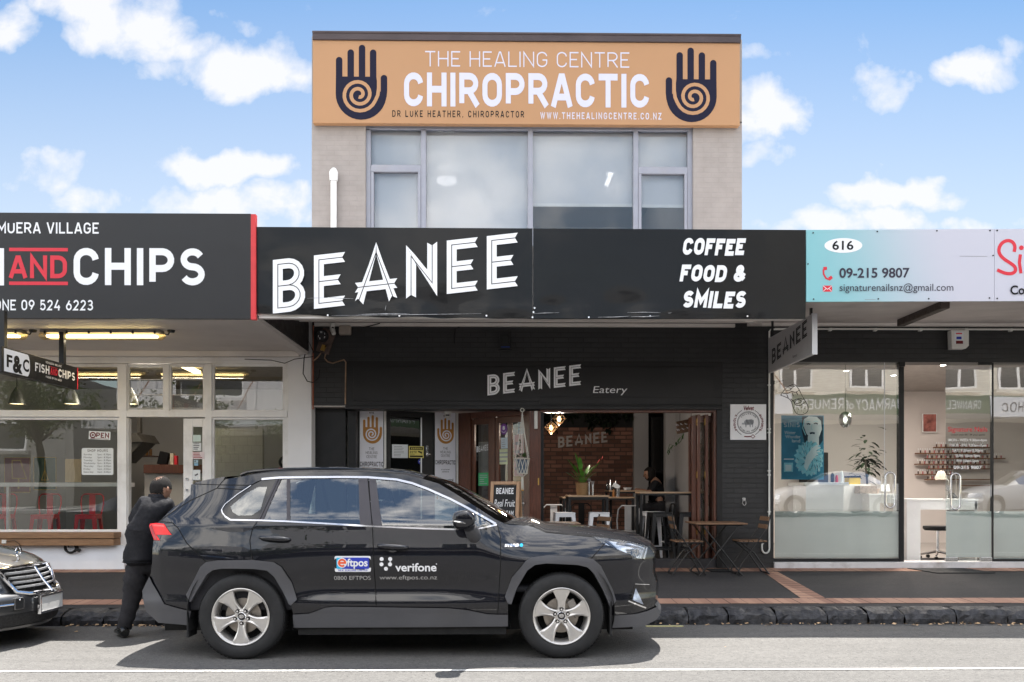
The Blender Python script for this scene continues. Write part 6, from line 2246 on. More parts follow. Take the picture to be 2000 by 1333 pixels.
def sedan(label,paint,nose,z0,star=True,grille=True,heading=1,white_lamps=False):
 """nose = (x, y) of the front of the bumper; heading +1 points along +x"""
 o = thing('parked_sedan' if star else 'parked_car', label, 'car', (nose[0] - heading * 2.3, nose[1], z0))
 def W(x,y,z):
  return Vector((nose[0] + heading * x,nose[1] + y * heading,z0 + z))
 def pt(i,s):
  x,z,w,dr,sw = SPROF[i]
  return (x - sw * abs(s) ** 1.6,s * w,z - dr * abs(s) ** 3)
 ns = 16
 mb = MB()
 v = [W(*pt(i,-1 + 2 * k / ns)) for i in range(len(SPROF)) for k in range(ns + 1)]
 m = ns + 1
 f,g = [],[]
 for i in range(len(SPROF) - 1):
  for k in range(ns):
   q = (i * m + k,i * m + k + 1,(i + 1) * m + k + 1,(i + 1) * m + k)
   q = q if heading > 0 or True else tuple(reversed(q))
   (g if i in (12,13) or i in (17,18) else f).append(q)
 mb.add(v,f,0,True)
 for sg in (-1,1):
  rows = []
  for i in range(3,len(SPROF) - 2):
   x,y,z = pt(i,sg)
   top = (x,y,z)
   belt = min(z,1.0 if i > 12 else z)
   sh = .72 if -4.3 < x < -.6 else min(.62,z)
   wmx = .895 - .10 * max(0,(x + .9) / .9) ** 2 - .08 * max(0,(-3.9 - x) / .7) ** 2
   rows.append([top,(x,sg * max(abs(y),min(wmx - .05,.84) if z > 1.0 else abs(y)),belt if z > 1.0 else z - .001),(x,sg * wmx,min(sh,z - .002)),(x,sg * (wmx - .01),min(.45,z - .004)),(x,sg * (wmx - .05),.2)])
  vv = [W(*p) for r in rows for p in r]
  ff,gg = [],[]
  for i in range(len(rows) - 1):
   for k in range(4):
    q = (i * 5 + k,i * 5 + k + 1,(i + 1) * 5 + k + 1,(i + 1) * 5 + k)
    (gg if (k == 0 and rows[i][0][2] > 1.0 and rows[i + 1][0][2] > 1.0) else ff).append(q)
  mb.add(vv,ff,0,True)
  gm = MB(); gm.add(vv, gg, 0, True); gm.build('side_glass', m_carglass if star else m_cabshade, o)
 bo = mb.build('body', paint, o, sharp=50)
 gm = MB(); gm.add(v, g, 0, True); gm.build('windscreen', m_screen if star else m_cabshade, o)
 un = MB(); un.box(*sorted((W(-.9, 0, 0).x, W(-4.2, 0, 0).x)), nose[1] - .78, nose[1] + .78, z0 + .17, z0 + .6); un.build('underbody', m_under, o)
 def face(y,z,off=0.0):
  """point on the front at lateral y, height z"""
  for i in range(len(SPROF) - 1):
   a,b_ = SPROF[i],SPROF[i + 1]
   if a[1] <= z <= b_[1] + 1e-9:
    t_ = (z - a[1]) / max(1e-6,b_[1] - a[1])
    x = a[0] + (b_[0] - a[0]) * t_
    w = a[2] + (b_[2] - a[2]) * t_
    sw = a[4] + (b_[4] - a[4]) * t_
    return W(x - sw * abs(y / w) ** 1.6 + off,y,z)
  return W(0,y,z)
 def sheet(pts,off,mat,name,n=1):
  gm_ = MB()
  (ya,yb,za,zb) = pts
  vv = [face(ya + (yb - ya) * i / 12,za + (zb - za) * j / 4,off) for j in range(5) for i in range(13)]
  gm_.add(vv,[(j * 13 + i,j * 13 + i + 1,(j + 1) * 13 + i + 1,(j + 1) * 13 + i) for j in range(4) for i in range(12)],0,True)
  return gm_.build(name,mat,o)
 if grille:
  gr = sheet((-.37, .37, .50, .695), .012, m_gap, 'grille')
  cm = MB()
  yy = [-.40,-.30,-.15,0,.15,.30,.40]
  loop = [face(y,.705 + .012 * (1 - abs(y) / .4),.03) for y in yy] + [face(.385,.62,.03),face(.33,.50,.03),face(.25,.478,.03)] + [face(y,.474,.035) for y in (.12,0,-.12)] + [face(-.25,.478,.03),face(-.33,.50,.03),face(-.385,.62,.03)]
  cm.tube(loop,.018,8,closed=True)
  cm.tube([face(0,.475,.05),face(0,.58,.055),face(0,.70,.05)],.012,8)
  cm.build('grille_frame', m_chrome, gr)
  for z in (.535,.578,.621,.664):
   hw = .31 + .06 * (z - .5) / .2
   cm = MB()
   pts = [face(-hw + 2 * hw * i / 12,z,.022) for i in range(13)]
   rows_ = [(-.012,.0),(-.004,.022),(.012,.024),(.012,.004)]
   vv = [p + Vector((heading * dx_2,0,dz2)) for p in pts for (dz2,dx_2) in rows_]
   cm.add(vv,[(i * 4 + k,i * 4 + (k + 1) % 4,(i + 1) * 4 + (k + 1) % 4,(i + 1) * 4 + k) for i in range(12) for k in range(4)],0,True)
   cm.build('slat', m_slat, gr)
  for y in (-.22,-.11,.11,.22):
   cm = MB(); cm.tube([face(y, .51, .014), face(y, .69, .014)], .006, 6); cm.build('mesh_bar', m_blackmetal, gr)
 sheet((-.62, .62, .20, .31), .006, m_mesh, 'lower_grille')
 for sg in (-1,1):
  sheet((sg * .64, sg * .80, .22, .33), .008, m_lamp, 'fog_light')
  h_ = sheet((sg * .45, sg * .80, .53, .675), .006, m_lamp, 'headlight')
  gm = MB()
  (ya,yb,za,zb) = (sg * .44,sg * .81,.52,.685)
  vv = [face(ya + (yb - ya) * i / 8,za + (zb - za) * j / 3,.03) for j in range(4) for i in range(9)]
  gm.add(vv,[(j * 9 + i,j * 9 + i + 1,(j + 1) * 9 + i + 1,(j + 1) * 9 + i) for j in range(3) for i in range(8)],0,True)
  gm.build('lamp_lens', m_clear, h_)
  cm = MB(); cm.tube([face(sg * .42, .40, .012), face(sg * .62, .40, .012), face(sg * .84, .405, .012)], .009, 6); cm.build('bumper_strip', m_chrome, o)
  cm = MB(); cm.tube([face(sg * .40, .185, .03), face(sg * .60, .19, .02), face(sg * .80, .20, .01)], .012, 6); cm.build('lower_strip', m_chrome, o)
 cm = MB(); cm.tube([face(-.8 + .1 * i, .185, .015) for i in range(17)], .03, 8); cm.build('front_splitter', paint, o)
 pm = MB()
 c_ = face(0,.37,-.005)
 pm.box(c_.x,c_.x + .02 * heading,c_.y - .185,c_.y + .185,c_.z - .07,c_.z + .065)
 plt = pm.build('number_plate', M('blank_number_plate', (.70, .70, .68), .35, var=.02), o, bevel=.003)
 pm = MB()
 for (a,b_,cc_,dd_) in ((-.197,.197,.065,.08),(-.197,.197,-.09,-.07),(-.197,-.185,-.07,.065),(.185,.197,-.07,.065)):
  pm.box(c_.x - .005 * heading,c_.x + .026 * heading,c_.y + a,c_.y + b_,c_.z + cc_,c_.z + dd_)
 pm.build('plate_surround', m_chrome, plt)
 cm = MB(); cc_ = face(-.37,.40,.01)
 cm.obox(Matrix.Translation(cc_) @ Matrix.Rotation(-.35 * heading, 4, 'Z'), .02, .10, .11); cm.build('tow_cover', paint, o, bevel=.008)
 cm = MB(); cc_ = face(-.37, .435, .022); cm.ball(cc_, .010, 10, 6); cm.build('sensor', m_chrome, o)
 if star:
  cm = MB()
  b0 = W(-.30,0,.765)
  cm.cyl(b0,b0 + Vector((0,0,.035)),.012,.007,n=10)
  ct = b0 + Vector((0,0,.078))
  cm.tube([ct + Vector((0,.043 * cos(t_ * pi / 14),.043 * sin(t_ * pi / 14))) for t_ in range(28)],.0055,6,closed=True)
  for a in (90,210,330):
   cm.tube([ct,ct + Vector((0,.041 * cos(radians(a)),.041 * sin(radians(a))))],[.009,.003],6)
  cm.build('hood_emblem', m_chrome, o)
  cm = MB(); cc_ = face(0.0, .712, .03); cm.ball(cc_, (.012, .05, .02), 12, 6); cm.build('grille_badge', m_chrome, o)
 for xw in (-.86,-3.62):
  for sg in (-1,1):
   c_ = W(xw,sg * .80,.31)
   wm = MB()
   wm.lathe([(.20, -.10), (.29, -.105), (.312, -.08), (.312, .08), (.29, .105), (.20, .10)], c_, 'y', 32)
   wh = wm.build('wheel', m_rubber, o)
   rm = MB()
   ys = .1 * (1 if c_.y > nose[1] else -1)
   rm.lathe([(.205, ys * 1.02), (.19, ys * .8), (.06, ys * .75), (.0, ys * .85)], c_, 'y', 30)
   rm.build('rim', m_alloy, wh)
   am = MB()
   am.lathe([(.345, ys * 1.0), (.312, ys * .98), (.312, ys * .4)], c_ , 'y', 28)
   am.build('wheel_arch', m_gap, o)
 return o
m_cabshade = GLASS('cabin_shade_glass', (.2, .22, .22), refl=2.2, tr=.5)  # darkness of the cabin put into the glass colour
m_mesh = M('black_plastic_mesh', (.02, .02, .021), .5, var=.5, vs=60)
m_slat = M('satin_grille_slat', (.50, .50, .51), .3, metal=.35)
t = NT('silver_paint')
co = t.coord()
p = t.n('ShaderNodeBsdfPrincipled', {'Base Color': t.mix(t.noise(co, 400, 1), (.09, .09, .093, 1), (.13, .13, .133, 1)), 'Metallic': .75, 'Roughness': .34, 'Coat Weight': 1.0, 'Coat Roughness': .02})
m_silverp = t.done(p.outputs[0])
t = NT('white_paint_car')
co = t.coord()
p = t.n('ShaderNodeBsdfPrincipled', {'Base Color': t.mix(t.noise(co, 2), (.34, .34, .35, 1), (.38, .38, .38, 1)), 'Roughness': .4, 'Coat Weight': 1.0, 'Coat Roughness': .02})
m_whitep = t.done(p.outputs[0])
sedan('silver grey saloon with chrome slatted grille and upright star ornament on its hood', m_silverp, (P(98, 1180, 8.08).x, 8.08), 0.0)
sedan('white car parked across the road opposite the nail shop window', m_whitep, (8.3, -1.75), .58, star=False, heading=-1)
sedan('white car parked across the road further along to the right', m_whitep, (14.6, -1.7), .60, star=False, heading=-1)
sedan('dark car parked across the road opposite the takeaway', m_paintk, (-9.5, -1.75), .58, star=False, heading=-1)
# ================================================================== people
m_skin = M('skin', (.30, .165, .11), .5, var=.08, vs=12)
m_hair = M('black_hair', (.014, .012, .011), .95, var=.3, vs=40, bump=.003, bs=150)
m_shirt = M('black_shirt_cloth', (.012, .012, .015), .8, var=.15, vs=14, bump=.012, bs=9)
m_trouser = M('black_trouser_cloth', (.026, .025, .028), .85, var=.15, vs=12, bump=.008, bs=11)
m_shoe = M('black_leather', (.008, .008, .008), .25, coat=.3)
def skinned(name,verts,edges,radii,mat,parent,root=0,sub=2):
 """continuous surface grown round a skeleton of joints"""
 me = bpy.data.meshes.new(name)
 me.from_pydata(verts,edges,[])
 o = bpy.data.objects.new(name,me)
 COL.objects.link(o)
 sk = o.modifiers.new('skin', 'SKIN')
 sk.use_smooth_shade = True
 for i,r in enumerate(radii):
  r = r if isinstance(r,tuple) else (r,r)
  me.skin_vertices[0].data[i].radius = r
  me.skin_vertices[0].data[i].use_root = (i == root)
 s_ = o.modifiers.new('sub', 'SUBSURF'); s_.levels = sub; s_.render_levels = sub
 dg = bpy.context.evaluated_depsgraph_get()
 dg.update()
 m2 = bpy.data.meshes.new_from_object(o.evaluated_get(dg))
 bpy.data.objects.remove(o)
 vs = [v.co.copy() for v in m2.vertices]
 fs = [tuple(p.vertices) for p in m2.polygons]
 bpy.data.meshes.remove(m2)
 return vs,fs
def chain_set(joints):
 """joints: dict name -> (pos, radius, parent)"""
 names = list(joints)
 v = [Vector(joints[n][0]) for n in names]
 e = [(names.index(joints[n][2]),i) for i,n in enumerate(names) if joints[n][2]]
 r = [joints[n][1] for n in names]
 return v,e,r
def hand(mb,wrist,fdir,palm_n,side,sc=1.0,curl=.5,mi=0):
 """palm plus five separate bent fingers; fdir = along fingers, side = towards the thumb"""
 fdir,palm_n = Vector(fdir).normalized(),Vector(palm_n).normalized()
 sd = Vector(side).normalized()
 w = Vector(wrist)
 pc = w + fdir * .045 * sc
 mb.tube([w - fdir * .01,w + fdir * .02 * sc,pc,w + fdir * .085 * sc],[.024 * sc,.033 * sc,.039 * sc,.034 * sc],10,mi)
 for i,(off,L) in enumerate(((.030,.070),(.010,.080),(-.010,.074),(-.029,.058))):
  b_ = w + fdir * .082 * sc + sd * off * sc
  p1 = b_ + (fdir - palm_n * -.35 * curl * 1.0).normalized() * L * .45 * sc
  d2 = (fdir + palm_n * .9 * curl).normalized()
  p2 = p1 + d2 * L * .33 * sc
  d3 = (fdir * .6 + palm_n * 1.3 * curl).normalized()
  p3 = p2 + d3 * L * .26 * sc
  mb.tube([b_,p1,p2,p3],[.0095 * sc,.0088 * sc,.008 * sc,.006 * sc],8,mi)
 b_ = w + fdir * .03 * sc + sd * .030 * sc
 mb.tube([b_,b_ + (sd * .7 + fdir * .6).normalized() * .035 * sc,b_ + (sd * .6 + fdir).normalized() * .062 * sc + palm_n * .01 * sc],[.012 * sc,.0105 * sc,.008 * sc],8,mi)
def head(mb,c,R,face_dir,up,mi=0):
 """egg-shaped head with brow, eyes, nose, mouth, ears. R = half height"""
 f = Vector(face_dir).normalized()
 u = Vector(up)
 u = (u - f * u.dot(f)).normalized()
 s = f.cross(u)
 c = Vector(c)
 nu,nv = 28,20
 vs = []
 for i in range(nv + 1):
  t_ = pi * i / nv
  for k in range(nu):
   p = 2 * pi * k / nu
   a,b_,z = sin(t_) * cos(p),sin(t_) * sin(p),cos(t_)
   wx = .76 * (1 - .22 * max(0,-z) ** 1.3)
   fx_ = .90 * (1 - .10 * max(0,-z))
   x,y = a * fx_,b_ * wx
   if a > .35:
    x += .03 * math.exp(-((z - .18) / .10) ** 2)
    x -= .05 * math.exp(-((z - .02) / .10) ** 2) * math.exp(-((abs(b_) - .35) / .18) ** 2)
    x += .05 * math.exp(-((z + .75) / .16) ** 2) * math.exp(-(b_ / .35) ** 2)
   vs.append(c + (f * x + s * y + u * z) * R)
 fs = [(i * nu + k,(i + 1) * nu + k,(i + 1) * nu + (k + 1) % nu,i * nu + (k + 1) % nu) for i in range(nv) for k in range(nu)]
 mb.add(vs,fs,mi,True)
 mb.tube([c + (f * .88 + u * .10) * R,c + (f * 1.0 - u * .15) * R,c + (f * 1.06 - u * .28) * R,c + (f * .90 - u * .34) * R],[.05 * R,.075 * R,.11 * R,.06 * R],8,mi)
 for sg in (-1,1):
  ear = c + (s * sg * .76 - f * .08 - u * .05) * R
  mb.ball(ear,(.07 * R + abs(f.x) * .09 * R,.07 * R + abs(f.y) * .09 * R,.22 * R),10,8,mi)
  mb.ball(c + (f * .80 + s * sg * .30 + u * .03) * R,.075 * R,8,6,1)
 mb.tube([c + (f * .82 + s * .22 - u * .50) * R,c + (f * .90 - u * .50) * R,c + (f * .82 - s * .22 - u * .50) * R],[.02 * R,.04 * R,.02 * R],6,2)
 return f,s,u
YM = 8.32
mp_ = lambda u,v,d=0.0: P(u,v,YM + d)
MAN = thing('person', 'man in black shirt and trousers with thinning hair walking away behind the black SUV', 'person', (P(262, 1240, YM).x, YM, -.01))
J = {
 'pelvis': (mp_(274, 1085, .02), .08, None), 'belly': (mp_(275, 1055, .02), .08, 'pelvis'), 'chest': (mp_(284, 1018, .03), .09, 'belly'),
 'upper': (mp_(295, 988, .05), .075, 'chest'), 'neck': (mp_(306, 968, .07), .052, 'upper'), 'skull': (mp_(314, 952, .10), .06, 'neck'),
 'sh_l': (mp_(276, 992, .02), .036, 'upper'), 'el_l': (mp_(262, 1034, .0), .026, 'sh_l'), 'wr_l': (mp_(262, 1058, .20), .03, 'el_l'),
 'sh_r': (mp_(324, 990, .12), .045, 'upper'), 'el_r': (mp_(344, 1030, .20), .034, 'sh_r'), 'wr_r': (mp_(352, 1058, .38), .03, 'el_r'),
 'hip_l': (mp_(264, 1098, .0), .085, 'pelvis'), 'kn_l': (mp_(262, 1158, .02), .06, 'hip_l'), 'an_l': (mp_(242, 1220, -.02), .042, 'kn_l'),
 'hip_r': (mp_(288, 1098, .05), .085, 'pelvis'), 'kn_r': (mp_(312, 1148, .30), .06, 'hip_r'), 'an_r': (mp_(318, 1205, .42), .042, 'kn_r'),
}
v,e,r = chain_set(J)
vs, fs = skinned('body', v, e, r, m_skin, MAN)
mb = MB(); mb.add(vs,fs,0,True)
hc_ = mp_(314,955,.12)
fdir = Vector((.30,.92,-.30))
f_,s_,u_ = head(mb,hc_,.125,fdir,(.05,.05,1))
hand(mb, J['wr_l'][0], (.1, .8, -.2), (.8, 0, -.3), (0, .2, .9))
hand(mb, J['wr_r'][0], (.2, .8, -.1), (-.8, 0, -.3), (0, .2, .9))
mb.build('body', [m_skin, m_vinylk, M('lips', (.30, .12, .10), .5)], MAN, sharp=80)
K = {n: J[n] for n in J}
SH = {
 'belly': (mp_(276, 1062, .02), (0.191, 0.153), None), 'hem': (mp_(275, 1096, .02), (0.191, 0.153), 'belly'), 'hem2': (mp_(275, 1107, .02), (0.187, 0.153), 'hem'), 'waist': (mp_(280, 1038, .02), (0.196, 0.153), 'belly'), 'chest': (mp_(291, 1012, .03), (0.213, 0.153), 'waist'),
 'upper': (mp_(298, 990, .05), (0.185, 0.131), 'chest'), 'collar': (mp_(303, 974, .06), (0.093, 0.093), 'upper'),
 'sh_l': (mp_(277, 985, .02), .098, 'upper'), 'm_l': (mp_(267, 1008, .0), .088, 'sh_l'), 'el_l': (mp_(262, 1036, -.01), .078, 'm_l'), 'wr_l': (mp_(264, 1060, .14), .055, 'el_l'),
 'sh_r': (mp_(327, 985, .12), .105, 'upper'), 'm_r': (mp_(337, 1013, .16), .09, 'sh_r'), 'el_r': (mp_(345, 1032, .20), .078, 'm_r'), 'wr_r': (mp_(352, 1055, .34), .055, 'el_r'),
}
v,e,r = chain_set(SH)
vs, fs = skinned('shirt', v, e, r, m_shirt, MAN)
rr = random.Random(2)
nbr = {}
for f in fs:
 for i in range(len(f)):
  nbr.setdefault(f[i],set()).update((f[i - 1],f[(i + 1) % len(f)]))
vs = [Vector(p) for p in vs]
for _ in range(4):
 vs = [p.lerp(sum((vs[j] for j in nbr[i]),Vector()) / len(nbr[i]),.5) if i in nbr else p for i,p in enumerate(vs)]
nvs = []
for p in vs:
 q = p.copy()
 fold = .016 * sin((p.z * 1.3 + p.x * 3.1) * 26) * math.exp(-((p.z - .85) / .30) ** 2) + .012 * sin((p.z - p.x * 1.6) * 34)
 q.y += fold if p.y < YM + .05 else 0
 q.x += .4 * fold
 nvs.append(q)
mb = MB(); mb.add(nvs,fs,0,True)
c0,c1 = mp_(303,974,.06),mp_(306,966,.08)
mb.lathe([(.078, -.012), (.070, .022), (.066, .024), (.062, .0)], mp_(305, 970, .065), 'z', 20)
mb.build('shirt', m_shirt, MAN, sharp=80)
TR = {
 'waist': (mp_(275, 1078, .02), (.13, .10), None), 'seat': (mp_(276, 1098, .02), (.135, .115), 'waist'),
 'hip_l': (mp_(268, 1114, .0), .115, 'seat'), 'th_l': (mp_(263, 1134, .0), .122, 'hip_l'), 'kn_l': (mp_(260, 1160, .02), .096, 'th_l'), 'cf_l': (mp_(252, 1192, .0), .082, 'kn_l'), 'an_l': (mp_(243, 1222, -.02), (.070, .074), 'cf_l'), 'cuff_l': (mp_(241, 1233, -.03), (.068, .072), 'an_l'),
 'hip_r': (mp_(292, 1108, .06), .12, 'seat'), 'kn_r': (mp_(312, 1148, .30), .10, 'hip_r'), 'an_r': (mp_(318, 1204, .42), .085, 'kn_r'),
}
v,e,r = chain_set(TR)
vs, fs = skinned('trousers', v, e, r, m_trouser, MAN)
nvs = [Vector((p.x + .006 * sin(p.z * 60 + p.x * 20),p.y + .006 * sin(p.z * 47 + p.x * 30),p.z)) for p in vs]
mb = MB(); mb.add(nvs, fs, 0, True); mb.build('trousers', m_trouser, MAN, sharp=80)
for (u,v_,d,dirx) in ((240,1232,-.03,-.62),(320,1213,.48,.2)):
 mb = MB()
 a = mp_(u,v_,d)
 a.z = max(a.z,.045) if d < .1 else a.z
 fd = Vector((dirx,.9,0)).normalized()
 sd = Vector((fd.y,-fd.x,0))
 rows = [(-.10,.036,.075),(-.075,.05,.10),(0,.052,.11),(.09,.055,.085),(.16,.055,.06),(.21,.036,.045)]
 vv = []
 zb0 = .004 if d < .1 else a.z - .04
 for (t_,w_,h_) in rows:
  for k in range(10):
   an = 2 * pi * k / 10
   vv.append(Vector((a.x,a.y,zb0)) + fd * t_ + sd * (w_ * cos(an)) + Vector((0,0,h_ * (.5 + .5 * sin(an)))))
 mb.add(vv,[(i * 10 + k,i * 10 + (k + 1) % 10,(i + 1) * 10 + (k + 1) % 10,(i + 1) * 10 + k) for i in range(5) for k in range(10)] + [tuple(range(10)),tuple(50 + k for k in range(10))],0,True)
 so = mb.build('shoe', m_shoe, MAN)
 bm_ = bmesh.new(); bm_.from_mesh(so.data); bmesh.ops.recalc_face_normals(bm_,faces=bm_.faces); bm_.to_mesh(so.data); bm_.free()
mb = MB()
nu,nv = 80,56
vv = []
bald = (-f_ * .55 + u_ * .85 - s_ * .08).normalized()
for i in range(nv + 1):
 t_ = pi * i / nv
 for k in range(nu):
  p = 2 * pi * k / nu
  a,b_,z = sin(t_) * cos(p),sin(t_) * sin(p),cos(t_)
  wx = .76 * (1 - .22 * max(0,-z) ** 1.3)
  vv.append(hc_ + (f_ * a * .90 + s_ * b_ * wx + u_ * z) * .125 * (1.012 + .014 * rr.random()))
ff = []
for i in range(nv):
 for k in range(nu):
  q = (i * nu + k,(i + 1) * nu + k,(i + 1) * nu + (k + 1) % nu,i * nu + (k + 1) % nu)
  cen = sum((vv[j] for j in q),Vector()) / 4 - hc_
  d_ = cen.normalized()
  if rr.random() < .5 * sstep(.82,.97,d_.dot(bald)) or d_.dot(f_) > .62:
   continue
  if abs(d_.dot(s_)) > .74 + .06 * rr.random() and d_.dot(u_) < .02:
   continue
  if d_.z < -.62 + .30 * rr.random() or (d_.dot(f_) > .25 and d_.z < -.05):
   continue
  ff.append(q)
mb.add(vv,ff,0,True)
mb.build('hair', m_hair, MAN, sharp=80)
YWm = 15.6
wp_ = lambda u,v,d=0.0: Vector((P(u,v,YWm).x,YWm + d,P(u,v,YWm).z))
WOM = thing('person', 'woman with dark bobbed hair and dark top sitting at a cafe table', 'person', (P(1284, 985, YWm).x, YWm, .3))
J = {
 'pelvis': (wp_(1287, 985), .12, None), 'belly': (wp_(1285, 968), .11, 'pelvis'), 'chest': (wp_(1283, 952), .12, 'belly'), 'upper': (wp_(1281, 942), .09, 'chest'),
 'neck': (wp_(1275, 934), .045, 'upper'), 'skull': (wp_(1271, 928), .05, 'neck'),
 'sh_l': (wp_(1278, 944, -.16), .06, 'upper'), 'el_l': (wp_(1266, 962, -.20), .042, 'sh_l'), 'wr_l': (wp_(1248, 957, -.10), .028, 'el_l'),
 'sh_r': (wp_(1282, 944, .16), .06, 'upper'), 'el_r': (wp_(1268, 962, .20), .042, 'sh_r'), 'wr_r': (wp_(1250, 957, .12), .028, 'el_r'),
 'hip_l': (wp_(1284, 990, -.09), .085, 'pelvis'), 'kn_l': (wp_(1250, 992, -.10), .06, 'hip_l'), 'an_l': (wp_(1252, 1040, -.10), .04, 'kn_l'),
 'hip_r': (wp_(1284, 990, .09), .085, 'pelvis'), 'kn_r': (wp_(1250, 992, .10), .06, 'hip_r'), 'an_r': (wp_(1252, 1040, .10), .04, 'kn_r'),
}
v,e,r = chain_set(J)
vs, fs = skinned('body', v, e, r, m_skin, WOM)
mb = MB(); mb.add(vs,fs,0,True)
hcw = wp_(1268,926)
f_,s_,u_ = head(mb,hcw,.112,(-.95,-.25,-.12),(0,0,1))
hand(mb, J['wr_l'][0], (-.9, .2, -.1), (0, 0, -1), (0, -.8, 0), .9)
hand(mb, J['wr_r'][0], (-.9, -.2, -.1), (0, 0, -1), (0, -.8, 0), .9)
mb.build('body', [m_skin, m_vinylk, M('lips', (.30, .12, .10), .5)], WOM, sharp=80)
for nm, keys, mt, grow in (('top', ['belly', 'chest', 'upper', 'sh_l', 'el_l', 'sh_r', 'el_r', 'pelvis'], m_shirt, 1.18), ('trousers', ['pelvis', 'hip_l', 'kn_l', 'an_l', 'hip_r', 'kn_r', 'an_r'], m_trouser, 1.15)):
 D = {}
 for k in keys:
  p_,r_,pa = J[k]
  D[k] = (p_,r_ * grow,pa if pa in keys else None)
 if nm == 'top':
  D['belly'] = (D['belly'][0], D['belly'][1], 'pelvis')
  D = {k: D[k] for k in ['pelvis', 'belly', 'chest', 'upper', 'sh_l', 'el_l', 'sh_r', 'el_r']}
 v,e,r = chain_set(D)
 vs,fs = skinned(nm,v,e,r,mt,WOM)
 mb = MB(); mb.add(vs,fs,0,True); mb.build(nm,mt,WOM,sharp=80)
mb = MB()
nu,nv = 36,24
vv,ff = [],[]
for i in range(nv + 1):
 t_ = pi * i / nv
 for k in range(nu):
  p = 2 * pi * k / nu
  a,b_,z = sin(t_) * cos(p),sin(t_) * sin(p),cos(t_)
  vv.append(hcw + (f_ * a * .98 - f_ * .08 + s_ * b_ * .92 + u_ * (z * 1.12 - .02)) * .118)
for i in range(nv):
 for k in range(nu):
  q = (i * nu + k,(i + 1) * nu + k,(i + 1) * nu + (k + 1) % nu,i * nu + (k + 1) % nu)
  d_ = (sum((vv[j] for j in q),Vector()) / 4 - hcw).normalized()
  if d_.dot(f_) > .55 and d_.z < .45:
   continue
  ff.append(q)
mb.add(vv, ff, 0, True); mb.build('hair', m_hair, WOM, sharp=80)
# ================================================================== small things
def one(mb,name,mats,label,cat,group=None,bevel=0.0,base=None):
 return tag(mb.build(name,mats,bevel=bevel,base=base),label,cat,group)
def sub(pl,x,z,tilt=0.0):
 r = pl.r * cos(tilt) + pl.u * sin(tilt)
 u = pl.u * cos(tilt) - pl.r * sin(tilt)
 return Plane(pl.at(x,z,0),r,u)
def sheet_on(mb,pl,x0,x1,z0,z1,d,mi=0,th=.003):
 ebox(mb,x0,x1,z0,z1,d,th,mi,pl)
def lines_on(mb,pl,x0,x1,z0,z1,n,d,mi,seed=1,hfrac=.35):
 r_ = random.Random(seed)
 st = (z1 - z0) / n
 for i in range(n):
  z = z1 - st * (i + .7)
  xe = x0 + (x1 - x0) * r_.uniform(.55,1)
  poly2d(mb,pl,[(x0,z),(xe,z),(xe,z + st * hfrac),(x0,z + st * hfrac)],d,mi)
m_gold = M('amber_print', (.42, .185, .03), .45, var=.05)
m_banner = M('banner_vinyl', (.76, .76, .82), .4, var=.02)
m_greytxt = M('grey_print', (.10, .10, .11), .5)
m_softgrey = M('pale_grey_print', (.35, .36, .38), .5)
for (u0, u1, v0, nm) in ((702, 748, 799, 'left'), (849, 889, 806, 'right')):
 x0,x1 = upx(EPL,u0)[0],upx(EPL,u1)[0]
 z1 = upx(EPL,(u0 + u1) / 2,v0)[1]
 o = thing('banner', 'tall white banner with an amber hand, %s' % ('beside the blank black wall' if nm == 'left' else 'beside the timber doors'), 'banner', EPL.at((x0 + x1) / 2, 0, 0), group='chiropractic banners')
 mb = MB(); sheet_on(mb, EPL, x0, x1, .05, z1, .02, 0, .015); mb.build('panel', m_banner, o)
 mb = MB()
 w = x1 - x0
 sheet_on(mb,EPL,x1 + .012,x1 + .045,.05,z1 + .03,.025,0,.03)
 sheet_on(mb,EPL,x0 - .01,x1 + .045,z1,z1 + .02,.022,0,.02)
 mb.build('frame', m_plastw, o)
 mb = MB()
 pl = sub(EPL,(x0 + x1) / 2,z1)
 caps(mb, pl, '614', 0, -w * .20, w * .075, w * .20, .26, .25, 1, .023, 'c')
 hand_mark(mb, pl, w * .02, -w * 1.04, w * 1.18, 0, 2, nm == 'right', .023)
 for i, tx in enumerate(('THE', 'HEALING', 'CENTRE')):
  caps(mb, pl, tx, 0, -w * (1.72 + .165 * i), w * .115, w * (.23, .50, .44)[i], .10, .2, 1, .023, 'c')
 caps(mb, pl, 'CHIROPRACTIC', 0, -w * 2.40, w * .20, w * .98, .17, .2, 1, .023, 'c')
 caps(mb, pl, 'DR LUKE HEATHER', 0, -w * 2.66, w * .05, w * .40, .2, .25, 1, .023, 'c')
 caps(mb, pl, 'CHIROPRACTOR', 0, -w * 2.76, w * .05, w * .32, .2, .25, 1, .023, 'c')
 for i, tx in enumerate(('Non-surgical', 'Non-invasive', 'Drug-free', 'Gentle care')):
  words(mb,pl,tx,-w * .28,-w * (3.16 + .27 * i),w * .115,w * .66,.015,1,.023)
  disc(mb,pl,-w * .40,-w * (3.11 + .27 * i),w * .045,.023,0,12,w * .08)
 mb.build('print', [m_gold, m_vinylk, m_banner], o)
x0,z1 = upx(EPL,767,868); x1,z0 = upx(EPL,798,895)
mb = MB(); sheet_on(mb,EPL,x0,x1,z0,z1,-.035); lines_on(mb,EPL,x0 + .03,x1 - .03,z0 + .02,z1 - .02,7,-.034,1,3)
one(mb, 'notice', [m_paper, m_softgrey], 'pale blue-white typed notice taped on the black door glass', 'notice')
x0,z1 = upx(EPL,799,871.5); x1,z0 = upx(EPL,828,895)
mb = MB(); sheet_on(mb,EPL,x0,x1,z0,z1,-.012)
w,h = x1 - x0,z1 - z0
pl = sub(EPL,x0,z0)
poly2d(mb,pl,[(w * .06,h * .68),(w * .94,h * .68),(w * .94,h * .93),(w * .06,h * .93)],-.011,1)
